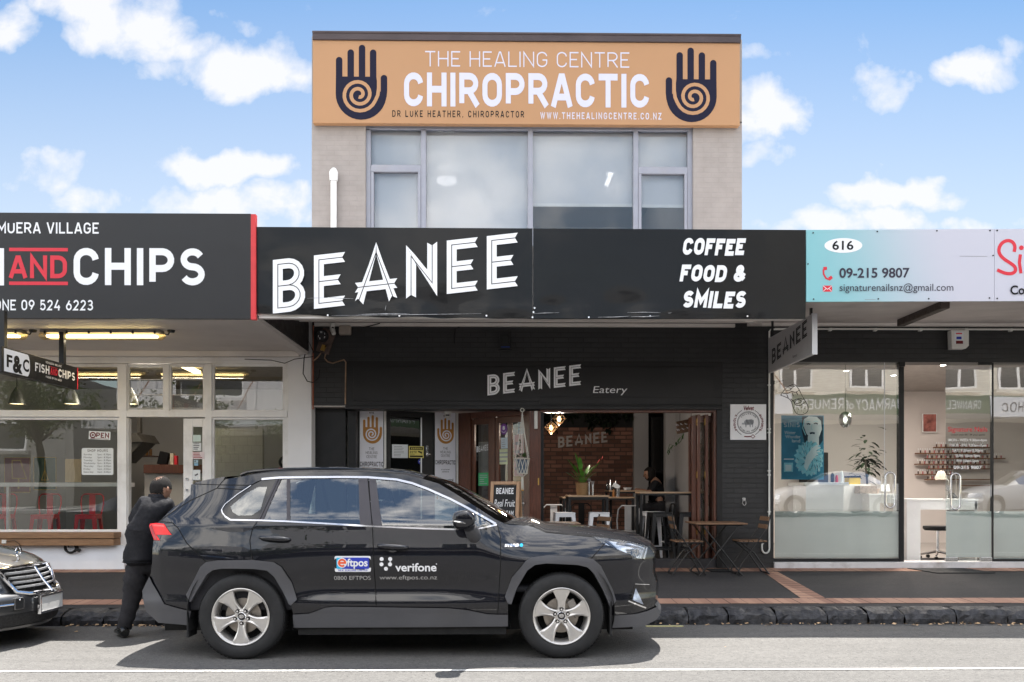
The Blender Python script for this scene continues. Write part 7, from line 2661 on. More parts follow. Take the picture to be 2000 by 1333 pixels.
caps(mb, pl, 'WARNING', w * .5, h * .72, h * .16, w * .74, .2, .25, 0, -.0105, 'c')
caps(mb, pl, 'CCTV', w * .08, h * .40, h * .19, w * .44, .24, .2, 1, -.011)
lines_on(mb,pl,w * .08,w * .6,h * .27,h * .36,1,-.011,1)
poly2d(mb,pl,[(w * .06,h * .07),(w * .94,h * .07),(w * .94,h * .2),(w * .06,h * .2)],-.011,1)
stroke(mb,pl,[(w * .62,h * .55),(w * .88,h * .46)],h * .12,-.011,1)
stroke(mb,pl,[(w * .80,h * .45),(w * .86,h * .32)],h * .05,-.0108,1)
one(mb, 'warning_sign', [M('yellow_print', (.72, .62, .16), .45), m_vinylk], 'yellow and black WARNING CCTV sticker on the black door', 'sticker')
xc_,zc_ = upx(EPL,823,902)
mb = MB(); pl = sub(EPL,xc_,zc_)
disc(mb,pl,0,0,.042,-.042,0,28)
stroke(mb,pl,[(-.022,-.008),(.0,.012),(.022,.0)],.014,-.0405,1)
one(mb, 'round_sticker', [m_blue, m_vinylw], 'small round blue sticker low on the black door glass', 'sticker')
mb = MB()
c_ = P(874.5,797,13.4); c_.z = zs
mb.cyl((c_.x,c_.y,c_.z - .03),(c_.x,c_.y,c_.z),.055,n=18)
mb.lathe([(.05, .0), (.05, -.04), (.035, -.075), (.0, -.085)], (c_.x, c_.y, c_.z - .03), 'z', 18)
mb.box(c_.x - .03,c_.x + .03,c_.y - .052,c_.y - .045,c_.z - .07,c_.z - .05,1)
one(mb, 'security_camera', [m_plastw, m_vinylk], 'small white security camera under the entry ceiling above the banner', 'camera')
def door_note(u0, u1, v0, v1, mat, label, n=5, seed=1, ink=None, oval=False, d=-.018, cat='notice', title=None):
 x0,z1 = upx(DPL,u0,v0); x1,z0 = upx(DPL,u1,v1)
 mb = MB()
 if oval:
  disc(mb,DPL,(x0 + x1) / 2,(z0 + z1) / 2,(x1 - x0) / 2,d,0,28,(z1 - z0) / 2)
  caps(mb, DPL, '8', (x0 + x1) / 2, z0 + (z1 - z0) * .42, (z1 - z0) * .36, None, .3, .2, 1, d + .001, 'c')
  stroke(mb,DPL,arc((x0 + x1) / 2,(z0 + z1) / 2,(x1 - x0) * .36,(z1 - z0) * .30,210,330),.008,d + .001,1)
 else:
  sheet_on(mb,DPL,x0,x1,z0,z1,d)
  if n:
   lines_on(mb,DPL,x0 + (x1 - x0) * .12,x1 - (x1 - x0) * .12,z0 + (z1 - z0) * .08,z1 - (z1 - z0) * .1,n,d + .001,1,seed)
 one(mb, 'notice', [mat, ink or m_softgrey], label, cat)
door_note(932, 957, 864, 946, M('grey_poster', (.52, .52, .52), .5), 'tall grey menu poster inside the narrow left timber door', 0, d=-.03)
door_note(933, 953, 924, 949, M('green_paper', (.06, .42, .16), .6), 'bright green paper notice on the left timber door', 5, 2)
door_note(976, 989, 828, 849, M('purple_sticker', (.20, .06, .30), .4), 'oval purple sticker high on the right timber door', 0, 1, m_vinylw, True, cat='sticker')
door_note(977, 990, 855.5, 876, M('pale_blue_card', (.58, .68, .74), .5), 'small pale blue card under the purple oval sticker', 4, 4)
door_note(971, 995, 878, 907, M('pale_yellow_paper', (.66, .70, .46), .6), 'pale yellow-green paper notice taped on the door stile', 3, 6)
door_note(1003, 1020, 850, 930, M('pink_paper', (.66, .48, .46), .6), 'long pale pink poster behind the hanging planter', 4, 7, d=-.02)
door_note(1010, 1021, 822, 847, M('teal_white_card', (.62, .72, .74), .5), 'white and teal card high behind the planter cords', 3, 8)
door_note(1017, 1029, 944, 959, M('amber_card', (.62, .34, .06), .5), 'small amber card near the bottom of the right timber door', 2, 9)
mb = MB()
x0,z0 = upx(DPL,930,884)
beanee(mb,sub(DPL,x0,z0),0,0,.095,0,0,-.015,sx=.55,inline=False)
one(mb, 'door_lettering', m_vinylw, 'white ribbon-letter wordmark on the glass of the left timber door', 'lettering')
YP = 12.35
c_ = P(1020,800,YP)
o = thing('hanging_planter', 'white macrame hanger holding a small leafy pot by the timber doors', 'planter', (c_.x, YP, PZ(957, YP)))
m_cord = M('cotton_cord', (.66, .63, .57), .9, bump=.001)
mb = MB()
mb.tube([(c_.x + .025 * cos(a * pi / 10),YP,c_.z - .01 + .025 * sin(a * pi / 10)) for a in range(20)],.006,6,closed=True)
zt_,zb_ = PZ(896,YP),PZ(925,YP)
for k in range(6):
 a = k * pi / 3 + .3
 mb.tube([(c_.x,YP,c_.z - .035),(c_.x + .04 * cos(a),YP + .04 * sin(a),(c_.z + zt_) / 2),(c_.x + .105 * cos(a),YP + .105 * sin(a),zt_)],.005,5)
for k in range(10):
 a,b_ = k * pi / 5,(k + 1) * pi / 5
 for (a0_,a1_) in ((a,b_),(b_,a)):
  mb.tube([(c_.x + .108 * cos(a0_),YP + .108 * sin(a0_),zt_),(c_.x + .075 * cos(a1_),YP + .075 * sin(a1_),zb_)],.0045,5)
mb.tube([(c_.x + .11 * cos(k * pi / 12),YP + .11 * sin(k * pi / 12),zt_) for k in range(24)],.006,5,closed=True)
mb.tube([(c_.x + .075 * cos(k * pi / 12),YP + .075 * sin(k * pi / 12),zb_) for k in range(24)],.006,5,closed=True)
for k in range(8):
 a = k * pi / 4
 mb.tube([(c_.x + .075 * cos(a),YP + .075 * sin(a),zb_),(c_.x,YP,PZ(933,YP))],.004,5)
for k in range(14):
 a = k * .45
 mb.tube([(c_.x + .012 * cos(a),YP + .012 * sin(a),PZ(932,YP)),(c_.x + .02 * cos(a),YP + .02 * sin(a),PZ(957,YP) + .02 * (k % 3))],.004,4)
mb.build('macrame', m_cord, o)
mb = MB(); mb.lathe([(.0, 0), (.06, 0), (.085, .18), (.09, .19), (.08, .19), (.0, .17)], (c_.x, YP, zb_ + .01), 'z', 20); mb.build('pot', M('blue_grey_pot', (.10, .14, .20), .4), o)
m_leafplant = M('plant_leaf', (.05, .11, .03), .4, var=.4, vs=20)
rr = random.Random(9)
def leaf(mb,base,tip,wd,droop=.2,mi=0,fold=.15):
 base,tip = Vector(base),Vector(tip)
 d = tip - base
 sd = d.cross(Vector((0,0,1)))
 if sd.length < 1e-4:
  sd = Vector((1,0,0))
 sd.normalize()
 nrm = sd.cross(d).normalized()
 rows = []
 for i in range(7):
  t_ = i / 6
  wv = wd * (sin(pi * (t_ * .92 + .04)) ** .8)
  c__ = base + d * t_ + Vector((0,0,-droop * d.length * t_ * t_))
  rows += [c__ - sd * wv + nrm * fold * wv,c__,c__ + sd * wv + nrm * fold * wv]
 mb.add(rows,[q for i in range(6) for q in ((i * 3,i * 3 + 1,i * 3 + 4,i * 3 + 3),(i * 3 + 1,i * 3 + 2,i * 3 + 5,i * 3 + 4))],mi,True)
mb = MB()
for i in range(26):
 a = rr.uniform(0,6.28)
 L = rr.uniform(.05,.13)
 p_ = Vector((c_.x + .05 * cos(a),YP + .05 * sin(a),zt_ + .02))
 leaf(mb,p_,p_ + Vector((cos(a) * L,sin(a) * L,rr.uniform(.0,.10))),.018)
for i in range(9):
 z = zt_ + .03 + i * .028
 p_ = Vector((c_.x - .03 + .01 * sin(i * 2),YP - .02,z))
 leaf(mb,p_,p_ + Vector((rr.uniform(-.05,.05),rr.uniform(-.03,0),.03)),.014)
mb.build('foliage', m_leafplant, o)
mb = MB(); mb.pbox(1043.5,1050,803,838,YF - .03,.05)
one(mb, 'wall_lamp', m_plastw, 'slim white box lamp fixed at the top of the red-brown jamb', 'lamp', bevel=.008)
YA_ = 11.7
o = thing('chalkboard_stand', 'wooden A-frame chalkboard chalked with Real Fruit ICE CREAM', 'sandwich board', (P(990, 955, YA_).x, YA_, fpz(YA_)))
ang = radians(14)
tw = .42
Mx = Matrix.Translation((P(988, 955, YA_).x, YA_, fpz(YA_))) @ Matrix.Rotation(-radians(16), 4, 'Z')
H_ = PZ(941,YA_) - fpz(YA_)
m_pine = WOOD('pale_pine', (.50, .30, .17), (.34, .19, .10), .5, (8, 8, .6))
m_chalk = M('chalkboard', (.014, .014, .015), .6, var=.3, vs=6)
for sgn, nm in ((-1, 'front'), (1, 'back')):
 Lm = Mx @ Matrix.Translation((0, sgn * .02, H_)) @ Matrix.Rotation(sgn * radians(9), 4, 'X')
 mb = MB()
 hw = .205
 for sx in (-1,1):
  mb.obox(Lm @ Matrix.Translation((sx * (hw - .02),0,-H_ * .5)),.045,.03,H_)
 mb.obox(Lm @ Matrix.Translation((0,0,-.022)),2 * hw - .09,.03,.045)
 mb.obox(Lm @ Matrix.Translation((0,0,-H_ * .82)),2 * hw - .09,.03,.045)
 fr_o = mb.build('frame', m_pine, o, bevel=.004)
 mb = MB(); mb.obox(Lm @ Matrix.Translation((0, .004 * -sgn, -H_ * .43)), 2 * hw - .085, .012, H_ * .78); mb.build('board', m_chalk, fr_o)
 if sgn < 0:
  R3 = Lm.to_3x3()
  pl = Plane(Lm @ Vector((0,-.004,0)),R3 @ Vector((1,0,0)),R3 @ Vector((0,0,1)))
  mb = MB()
  caps(mb, pl, 'BEANEE', -.0, -.175, .085, .25, .2, .16, 0, .003, 'c')
  words(mb, pl, 'Real Fruit', -.145, -.35, .10, .29, .0, 0, .003, shear=.1)
  caps(mb, pl, 'ICE CREAM', 0, -.47, .062, .27, .16, .2, 0, .003, 'c')
  stroke(mb,pl,[(-.14,-.55),(.13,-.55)],.006,.003,0)
  mb.build('chalk_lettering', m_vinylw, fr_o)
m_slatw = WOOD('oiled_slat', (.25, .14, .075), (.13, .07, .04), .55, (3, 14, 14))
m_bframe = M('dark_bistro_frame', (.018, .017, .017), .45, var=.2)
def bistro_chair(label,loc,rotz):
 o = thing('folding_chair', label, 'chair', loc, rotz, 'folding wooden bistro chairs')
 ORG[o.name] = Vector((0,0,0))
 W_ = .19
 for sy in (-1,1):
  y = sy * W_
  mb = MB()
  mb.tube([(-.235,y * 1.0,.0),(-.16,y,.15),(.06,y,.47),(.20,y,.66),(.235,y,.845)][::-1],.011,8)   # back upright to front foot
  mb.build('leg', m_bframe, o)
  mb = MB()
  mb.tube([(.23,y * .86,.0),(.02,y * .86,.30),(-.17,y * .86,.455)],.011,8)
  mb.build('leg', m_bframe, o)
 mb = MB()
 mb.tube([(-.235,-W_,.015),(-.235,W_,.015)],.009,8)
 mb.tube([(.23,-W_ * .86,.015),(.23,W_ * .86,.015)],.009,8)
 mb.tube([(-.19,-W_,.45),(.15,-W_,.45)],.009,6)
 mb.tube([(-.19,W_,.45),(.15,W_,.45)],.009,6)
 mb.build('stretcher', m_bframe, o)
 for i in range(6):
  x = -.20 + i * .068
  mb = MB(); mb.box(x, x + .052, -.20, .20, .462, .480); mb.build('seat_slat', m_slatw, o, bevel=.004)
 for z in (.645,.755):
  mb = MB()
  Mz = Matrix.Translation((.19 + (z - .645) * .22, 0, z + .03)) @ Matrix.Rotation(radians(12), 4, 'Y')
  mb.obox(Mz, .016, .40, .062); mb.build('back_slat', m_slatw, o, bevel=.004)
 return o
yC = 12.0
zg = fpz(yC)
bistro_chair('folding slatted chair with its back to the car at the small square table', (P(1340, HORIZON, yC).x, yC, zg), pi)
bistro_chair('folding slatted chair against the black brick pier, facing the square table', (P(1466, HORIZON, yC).x, yC + .05, zg), 0.0)
bistro_chair('folding slatted chair mostly hidden behind the hood of the SUV', (P(1152, HORIZON, yC).x, yC - .1, zg), .35)
def bistro_table(label,loc,s=.36):
 o = thing('folding_table', label, 'table', loc, 0, 'small folding bistro tables')
 ORG[o.name] = Vector((0,0,0))
 for i in range(9):
  y = -s + .004 + i * (2 * s / 9)
  mb = MB(); mb.box(-s, s, y, y + 2 * s / 9 - .010, .715, .735); mb.build('table_slat', m_slatw, o, bevel=.003)
 for sy in (-1,1):
  for (xa,xb) in ((-.30,.26),(.30,-.26)):
   mb = MB(); mb.tube([(xa, sy * s * .86, .0), (xb, sy * s * .86, .705)], .012, 8); mb.build('leg', m_bframe, o)
 mb = MB()
 for x in (-.30,.30):
  mb.tube([(x,-s * .86,.015),(x,s * .86,.015)],.010,8)
 mb.tube([(-.3,-s * .9,.705),(.3,-s * .9,.705),(.3,s * .9,.705),(-.3,s * .9,.705)],.010,6,closed=True)
 mb.build('rail', m_bframe, o)
bistro_table('small square slatted folding table between two chairs on the footpath', (P(1398, HORIZON, yC).x, yC + .02, zg), .36)
bistro_table('small slatted folding table hidden behind the hood of the SUV', (P(1080, HORIZON, yC).x, yC - .05, zg), .36)
mb = MB()
a,b_ = P(1380,1118,12.4),P(1422,1118,12.4)
mb.box(a.x,b_.x,12.15,12.5,fpz(12.3) + .006,fpz(12.3) + .016)  # thin dark patch laid on the pavers
one(mb, 'ground_patch', m_rubber, 'small dark patch on the pavers under the square folding table', 'mat', bevel=.004)
mb = MB()
a,b_ = P(1785,1118,12.4),P(1905,1118,12.4)
mb.add([(a.x - .05,12.5,fpz(12.5) + .014),(a.x + .12,11.98,fpz(12) + .014),(b_.x + .05,11.98,fpz(12) + .014),(b_.x - .12,12.5,fpz(12.5) + .014)],[(0,1,2,3)])
mb.v += [p + Vector((0,0,-.010)) for p in mb.v[:4]]
for q in ((0,4,5,1),(1,5,6,2),(2,6,7,3),(3,7,4,0)):
 mb.f.append(list(q)); mb.m.append(0); mb.s.append(False)
one(mb, 'door_mat', m_rubber, 'wide black door mat before the open nail shop doorway', 'mat')
mb = MB()
c_ = P(1453,976,YF - .012)
mb.obox(Matrix.Translation(c_),.05,.012,.055)
mb.tube([(c_.x + .026 * cos(k * pi / 10),YF - .03 - .01 * (k % 2) * 0,c_.z - .05 + .036 * sin(k * pi / 10)) for k in range(20)],.007,6,closed=True)
one(mb, 'tie_ring', m_steel, 'steel tie ring bolted to the black brick pier', 'ring')
o = thing('square_wall_sign', 'square white sign with a dark red circular emblem on the black brick pier', 'sign', P(1461.5, 860, YF - .02))
mb = MB(); mb.pbox(1426.5, 1496.5, 790, 859.5, YF - .025, .022); mb.build('sign_panel', M('white_sign_board', (.78, .77, .78), .35, var=.02), o, bevel=.003)
pl = on(YF - .025,1461.5,826)
k2 = px2m(1,YF)
m_wine = M('wine_red_print', (.16, .015, .02), .45)
mb = MB()
words(mb, pl, 'Velvet', 0, 24.5 * k2, 8.5 * k2, 21 * k2, .025, 0, .003, 'c', shear=.15)
ring(mb,pl,0,0,27 * k2,.9 * k2,.002,1,30,118,152); ring(mb,pl,0,0,27 * k2,.9 * k2,.002,1,30,28,62)
ring(mb,pl,0,0,27 * k2,.9 * k2,.002,1,30,208,240); ring(mb,pl,0,0,27 * k2,.9 * k2,.002,1,30,300,332)
ring(mb,pl,0,0,21.5 * k2,.9 * k2,.0021,1,48); ring(mb,pl,0,0,20 * k2,.5 * k2,.0022,1,48)
def ring_text(txt,r,mid,span,h,mi,inward=False):
 n_ = len(txt)
 for i,ch in enumerate(txt):
  a = mid + span * (.5 - i / max(1,n_ - 1)) if not inward else mid + span * (i / max(1,n_ - 1) - .5)
  ra_ = radians(a)
  p = pl.at(r * cos(ra_),r * sin(ra_),0)
  t_ = (ra_ - pi / 2) if not inward else (ra_ + pi / 2)
  rr_ = pl.r * cos(t_) + pl.u * sin(t_)
  uu_ = pl.u * cos(t_) - pl.r * sin(t_)
  caps(mb, Plane(p, rr_, uu_), ch, 0, -h / 2, h, None, .24, .1, mi, .003, 'c')
ring_text('PROUDLY', 27.5 * k2, 180, 58, 4.6 * k2, 0)
ring_text('SUPPORTS', 27.5 * k2, 0, 62, 4.6 * k2, 0)
ring_text('COLLEGIUM', 17.5 * k2, 90, 100, 2.6 * k2, 1)
ring_text('WILDLIFE TRUST', 17.5 * k2, 270, 120, 2.6 * k2, 1, True)
body_ = [(-9,-1),(-12,0),(-13,-3),(-10,-4),(-8,-3),(-6,-5),(-5.5,-9),(-4,-9),(-3.5,-5),(2,-4.5),(3,-9),(4.6,-9),(5,-5),(7,-4),(7.5,-9),(9,-9),(9.6,-3),(11,1),(10,5),(6,7),(0,6),(-4,6.5),(-8,3)]
poly2d(mb,pl,[(a * k2,b_ * k2) for a,b_ in body_],.0025,3)
for i in range(6):
 stroke(mb,pl,[((-5 + i * 2.6) * k2,-3 * k2),((-3.4 + i * 2.6) * k2,5.5 * k2)],1.0 * k2,.003,1)
stroke(mb,pl,[(-8 * k2,-27 * k2),(-2 * k2,-27.5 * k2),(5 * k2,-27 * k2)],2.2 * k2,.0025,0)
stroke(mb,pl,[(5 * k2,-27 * k2),(9 * k2,-23.5 * k2),(13 * k2,-27 * k2),(9 * k2,-30.5 * k2),(5 * k2,-27 * k2)],1.2 * k2,.003,0)
mb.build('print', [m_wine, m_vinylk, m_softgrey, m_softgrey], o)
mb = MB()
x_ = PX(1502.5,YF - .03)
pts = [(PX(1530,YF - .03),YF - .03,PZ(643,YF)),(x_ + .03,YF - .03,PZ(643,YF)),(x_,YF - .03,PZ(647,YF)),(x_,YF - .03,PZ(1072,YF))]
for i in range(1,9):
 a = pi * i / 8
 pts.append((x_ - .055 + .055 * cos(a),YF - .03,PZ(1072,YF) - .07 * sin(a)))
pts += [(x_ - .11,YF - .03,PZ(1064,YF)),(x_ - .09,YF - .03,PZ(1061,YF))]
mb.tube(pts,.0135,10)
for v_ in (752,838,845,920,928,1000):
 mb.box(x_ - .022,x_ + .022,YF - .035,YF + .0,PZ(v_,YF) - .008,PZ(v_,YF) + .008)
one(mb, 'conduit_pipe', m_plastw, 'white conduit pipe with hooked end running down the edge of the black pier', 'pipe')
o = thing('bell_unit', 'tilted old bell dial on a rusty board high on the black brick', 'bell', P(640, 690, YF - .03))
Mb = Matrix.Translation(P(637, 667, YF - .03)) @ Matrix.Rotation(radians(18), 4, 'Y')
mb = MB(); mb.obox(Mb, .20, .03, .36); mb.build('board', M('rusty_board', (.10, .07, .06), .8, var=.5, vs=12), o, bevel=.004)
mb = MB()
c_ = P(629.5,657,YF - .06)
mb.lathe([(.0, -.05), (.075, -.048), (.092, -.02), (.092, .04)], (c_.x, c_.y, c_.z), 'y', 26)
dial = mb.build('dial', M('dark_dial', (.03, .03, .033), .5), o)
mb = MB(); pl = Plane((c_.x,c_.y - .051,c_.z),(1,0,0),(0,0,1))
for (tx, a) in (('11', 100), ('1', 30), ('2', -30), ('5', -120), ('1', -165)):
 caps(mb, pl, tx, .05 * cos(radians(a)), .05 * sin(radians(a)) - .012, .026, None, .22, .2, 0, .001, 'c')
mb.build('dial_marks', m_vinylw, dial)
mb = MB(); mb.obox(Mb @ Matrix.Translation((.0, -.03, -.11)), .06, .05, .09); mb.build('terminal', m_brass, o)
mb = MB()
pp = [P(636,692,YF - .03),P(634,700,YF - .03),P(640,707,YF - .03),P(650,710,YF - .03),P(662,706,YF - .03),P(672,703,YF - .03),P(675.5,708,YF - .03),P(675,745,YF - .03),P(674.5,790,YF - .03)]
mb.tube(chaikin(pp,2) if False else pp,.011,8)
mb.tube([P(627,690,YF - .03),P(620,699,YF - .03),P(610,707,YF - .03)],.010,8)
one(mb, 'conduit_pipe', M('tarnished_copper_pipe', (.30, .20, .14), .5, metal=.5, var=.3), 'bent tarnished conduit pipe running from the bell board to the cafe header', 'pipe')
mb = MB()
mb.tube([P(612.5,636,YF - .03),P(611.5,642,YF - .03),P(611.5,800,YF - .03)],.010,8)
mb.tube([P(613,631.5,YF - .04),P(640,631.5,YF - .04)],.010,8)
one(mb, 'copper_pipe', M('reddish_copper_pipe', (.34, .12, .075), .5, metal=.4, var=.25), 'thin reddish copper pipe up the left edge of the black brick', 'pipe')
mb = MB()
c_ = P(649,632,YF - .1)
mb.cyl(c_,P(649,645,YF - .1),.036,n=14); mb.cyl(P(649,643,YF - .1),P(652,652.5,YF - .15),.036,.030,14)
mb.cyl(P(650,641,YF - .136),P(650,641,YF - .128),.018,n=12,mi=1)
one(mb, 'floodlight', [m_plastw, m_vinylk], 'grubby white tube light fitting under the cafe soffit', 'light')
mb = MB(); mb.pbox(661.5, 685, 635.5, 654, YF - .09, .08); one(mb, 'junction_box', M('dusty_plastic', (.34, .29, .25), .6, dirt=.5), 'dusty beige junction box under the cafe soffit', 'box', bevel=.018)
mb = MB()
mb.tube([P(613,690,YF - .08),P(602,665,YF - .1),P(594,700,YF - .1),P(592,730,YF - .08),P(600,745,YF - .06),P(612,748,YF - .04),P(622,738,YF - .04),P(624,722,YF - .04)],.008,7)
mb.tube([P(478,702,YF - .08),P(530,704,YF - .08),P(556,710,YF - .08),P(575,702,YF - .08),P(612,697,YF - .06)],.006,6)
mb.tube([P(742,632,YF - .08),P(720,638,YF - .08),P(700,641,YF - .08)],.008,6)
one(mb, 'loose_cable', m_cable, 'black loop of loose cable hanging at the join of the two shops', 'cable')
mb = MB(); mb.pbox(975,998,648,682,YF - .14,.13); mb.pbox(979,994,655,672,YF - .145,.01,1); mb.pbox(978,996,677,679,YF - .146,.01,2)
one(mb, 'wall_speaker', [m_blackmetal, m_dark, M('blue_strip', (.03, .06, .25), .4)], 'small black box speaker with a blue strip above the cafe header', 'speaker', bevel=.006)
mb = MB(); mb.tube([P(909, 632, YF - .02), P(890, 642, YF - .02), P(886, 655, YF - .02), P(887, 672, YF - .02)], .008, 7); one(mb, 'wall_cable', m_blackmetal, 'short curved black cable on the dark brick above the header', 'cable')
o = thing('alarm_box', 'white alarm box with a printed label on the nail shop header', 'alarm', P(1867, 682, YF - .1))
mb = MB()
mb.prism([(PX(1850, YF), PZ(646, YF)), (PX(1884, YF), PZ(646, YF)), (PX(1884, YF), PZ(676, YF)), (PX(1878, YF), PZ(682, YF)), (PX(1851, YF), PZ(682, YF))], 'xz', YF - .12, YF)
mb.build('casing', m_plastw, o, bevel=.006)
mb = MB(); pl = on(YF - .121,1864,672)
poly2d(mb,pl,[(0,0),(18 * k2,0),(18 * k2,24 * k2),(0,24 * k2)],.001,0)
poly2d(mb,pl,[(3 * k2,0),(17 * k2,0),(17 * k2,6 * k2),(3 * k2,6 * k2)],.002,1)
poly2d(mb,pl,[(4 * k2,9 * k2),(14 * k2,9 * k2),(14 * k2,14 * k2),(4 * k2,14 * k2)],.002,2)
stroke(mb,pl,[(3 * k2,20 * k2),(15 * k2,20 * k2)],2.4 * k2,.002,3)
mb.build('label', [m_paper, m_wine, m_blue, m_vinylr], o)
pl = Plane(P(173,858,YL + .028),(cos(radians(0)),0,0),(0,0,1))
pl = sub(pl,0,0,-radians(2.5))
o = thing('open_sign', 'small white OPEN sign in dark red letters on the takeaway window', 'sign', P(194, 858, YL + .028))
mb = MB(); ebox(mb, 0, 42 * k2, 0, 16 * k2, .0, .004, 0, pl); mb.build('sign_panel', m_paper, o)
mb = MB()
ring(mb,pl,8 * k2,8.2 * k2,5 * k2,2.2 * k2,.001,0); disc(mb,pl,8 * k2,8.2 * k2,2 * k2,.0012,0,12)
caps(mb, pl, 'PEN', 14.5 * k2, 3.6 * k2, 10 * k2, 25 * k2, .2, .16, 0, .001)
stroke(mb,pl,[(3 * k2,1.6 * k2),(39 * k2,1.6 * k2)],.9 * k2,.001,0)
mb.build('lettering', m_wine, o)
o = thing('shop_hours_sign', 'white SHOP HOURS board listing the days on the takeaway window', 'sign', P(190, 928, YL + .028))
pl = on(YL + .028,159.5,928)
mb = MB(); poly2d(mb, pl, rrect(0, 0, 61.5 * k2, 52.5 * k2, 3 * k2), 0, 0); mb.build('sign_panel', m_paper, o)
mb = MB()
caps(mb, pl, 'SHOP HOURS', 31 * k2, 45 * k2, 5 * k2, 40 * k2, .13, .25, 0, .001, 'c')
for i, (d_, h_) in enumerate((('Sunday', '5pm - 8.30pm'), ('Monday', '5pm - 8.30pm'), ('Tuesday', '5pm - 8.30pm'), ('Wednesday', '5pm - 8.30pm'), ('Thursday', '12pm - 8.30pm'), ('Friday', '12pm - 8.30pm'), ('Saturday', '12pm - 8.30pm'))):
 y_ = (38.5 - i * 5.7) * k2
 words(mb,pl,d_,4 * k2,y_,3.2 * k2,(16,16,17,23,19,13,19)[i] * k2,.0,1,.001)
 words(mb, pl, h_, 57 * k2, y_, 3.2 * k2, 26 * k2, .0, 1, .001, 'r')
mb.build('lettering', [m_vinylk, m_greytxt], o)
YS_ = 13.15
m_red = M('red_enamel', (.66, .022, .028), .3, var=.08)
def metal_stool(o,mat,h=.76,s=.155,sp=.205,back=False):
 mb = MB()
 mb.box(-s,s,-s,s,h - .022,h)
 mb.build('seat', mat, o, bevel=.018)
 for sx in (-1,1):
  for sy in (-1,1):
   mb = MB()
   t_,b_ = Vector((sx * s * .96,sy * s * .96,h - .02)),Vector((sx * sp,sy * sp,0))
   for (dx_3,dy_3) in ((1,0),(0,1)):
    w0,w1 = .062,.030
    q = [t_,t_ - Vector((sx * dx_3 * w0,sy * dy_3 * w0,0)),b_ - Vector((sx * dx_3 * w1,sy * dy_3 * w1,0)),b_]
    n_ = Vector((0,-sy * .004,0)) if dx_3 else Vector((-sx * .004,0,0))
    vv = q + [p + n_ for p in q]
    mb.add(vv,[(0,1,2,3),(7,6,5,4),(0,4,5,1),(1,5,6,2),(2,6,7,3),(3,7,4,0)])
   mb.build('leg', mat, o)
 mb = MB()
 for (ax_, sg) in (('x', -1), ('x', 1), ('y', -1), ('y', 1)):
  if ax_ == 'x':
   mb.box(-s + .05,s - .05,sg * s * .955 - .003,sg * s * .955 + .003,h - .07,h - .02)
   mb.bar((-sp * .78 - .0,sg * sp * .80,.22),(sp * .78,sg * sp * .80,.22),.006,.022)
  else:
   mb.box(sg * s * .955 - .003,sg * s * .955 + .003,-s + .05,s - .05,h - .07,h - .02)
   mb.bar((sg * sp * .80,-sp * .78,.30),(sg * sp * .80,sp * .78,.30),.006,.022)
 mb.build('apron', mat, o)
 if back:
  mb = MB()
  mb.tube([(-.14,s,h),(-.165,s + .02,h + .16),(-.16,s + .03,h + .27),(-.12,s + .03,h + .31),(.12,s + .03,h + .31),(.16,s + .03,h + .27),(.165,s + .02,h + .16),(.14,s,h)],.012,8)
  mb.build('back_frame', mat, o)
  mb = MB(); mb.box(-.045, .045, s + .018, s + .024, h, h + .30); mb.build('back_splat', mat, o)
first = None
for (u, lab, rz) in ((173, 'red metal stool with low back under the OPEN sign, nearest the doorway', .15), (88, 'red metal stool with low back, middle of the takeaway window', .1), (2, 'red metal stool with low back, farthest from the doorway', .2)):
 p_ = (P(u,HORIZON,YS_).x,YS_,.29)
 if first is None:
  first = thing('metal_stool', lab, 'stool', (0, 0, 0), 0, 'red stools behind the takeaway window')
  metal_stool(first,m_red,.755,back=True)
  first.location = p_
  first.rotation_euler = (0,0,rz)
 else:
  dup(first,p_,rz,lab)
mb = MB(); mb.pbox(127,158,897,942,YF + .30,.02)
one(mb, 'wooden_board', WOOD('light_ply', (.62, .45, .24), (.50, .34, .17), .5, (6, 6, 1)), 'plain light wooden board standing on the window bench', 'board', bevel=.003)
YBk = 15.8
for (u0, u1, v0, v1, mat, lab, kind_) in ((9, 58, 895, 962, M('maroon_panel', (.17, .03, .03), .6), 'maroon wall panel with a yellow-edged figure 4 in the takeaway', 4), (66, 109, 894, 957, M('dark_green_panel', (.02, .07, .04), .6), 'dark green wall panel with a yellow tower drawing in the takeaway', 1)):
 o = thing('wall_panel', lab, 'picture', P((u0 + u1) / 2, v1, YBk), group=None)
 mb = MB(); mb.pbox(u0, u1, v0, v1, YBk, .03); mb.build('panel', mat, o)
 mb = MB(); pl = on(YBk,u0,v1); kk = px2m(1,YBk); W_,H_ = (u1 - u0) * kk,(v1 - v0) * kk
 for q in ([(0,0),(W_,0)],[(W_,0),(W_,H_)],[(W_,H_),(0,H_)],[(0,H_),(0,0)]):
  stroke(mb,pl,q,.012,.002,0)
 if kind_ == 4:
  stroke(mb,pl,[(W_ * .30,H_ * .92),(W_ * .30,H_ * .40),(W_ * .85,H_ * .40),(W_ * .62,H_ * .92),(W_ * .30,H_ * .92)],.02,.003,0)
  stroke(mb,pl,[(W_ * .55,H_ * .40),(W_ * .55,H_ * .1)],.03,.004,0)
 else:
  stroke(mb,pl,[(W_ * .5,H_ * .25),(W_ * .5,H_ * .95)],.016,.003,0)
  stroke(mb,pl,[(W_ * .35,H_ * .3),(W_ * .5,H_ * .62),(W_ * .65,H_ * .3),(W_ * .35,H_ * .3)],.014,.004,0)
  stroke(mb,pl,[(W_ * .25,H_ * .22),(W_ * .75,H_ * .22)],.02,.005,0)
  stroke(mb,pl,[(W_ * .3,H_ * .1),(W_ * .7,H_ * .1)],.015,.005,0)
 mb.build('painting', M('mustard_paint', (.50, .34, .07), .6), o)
Yp = 14.0
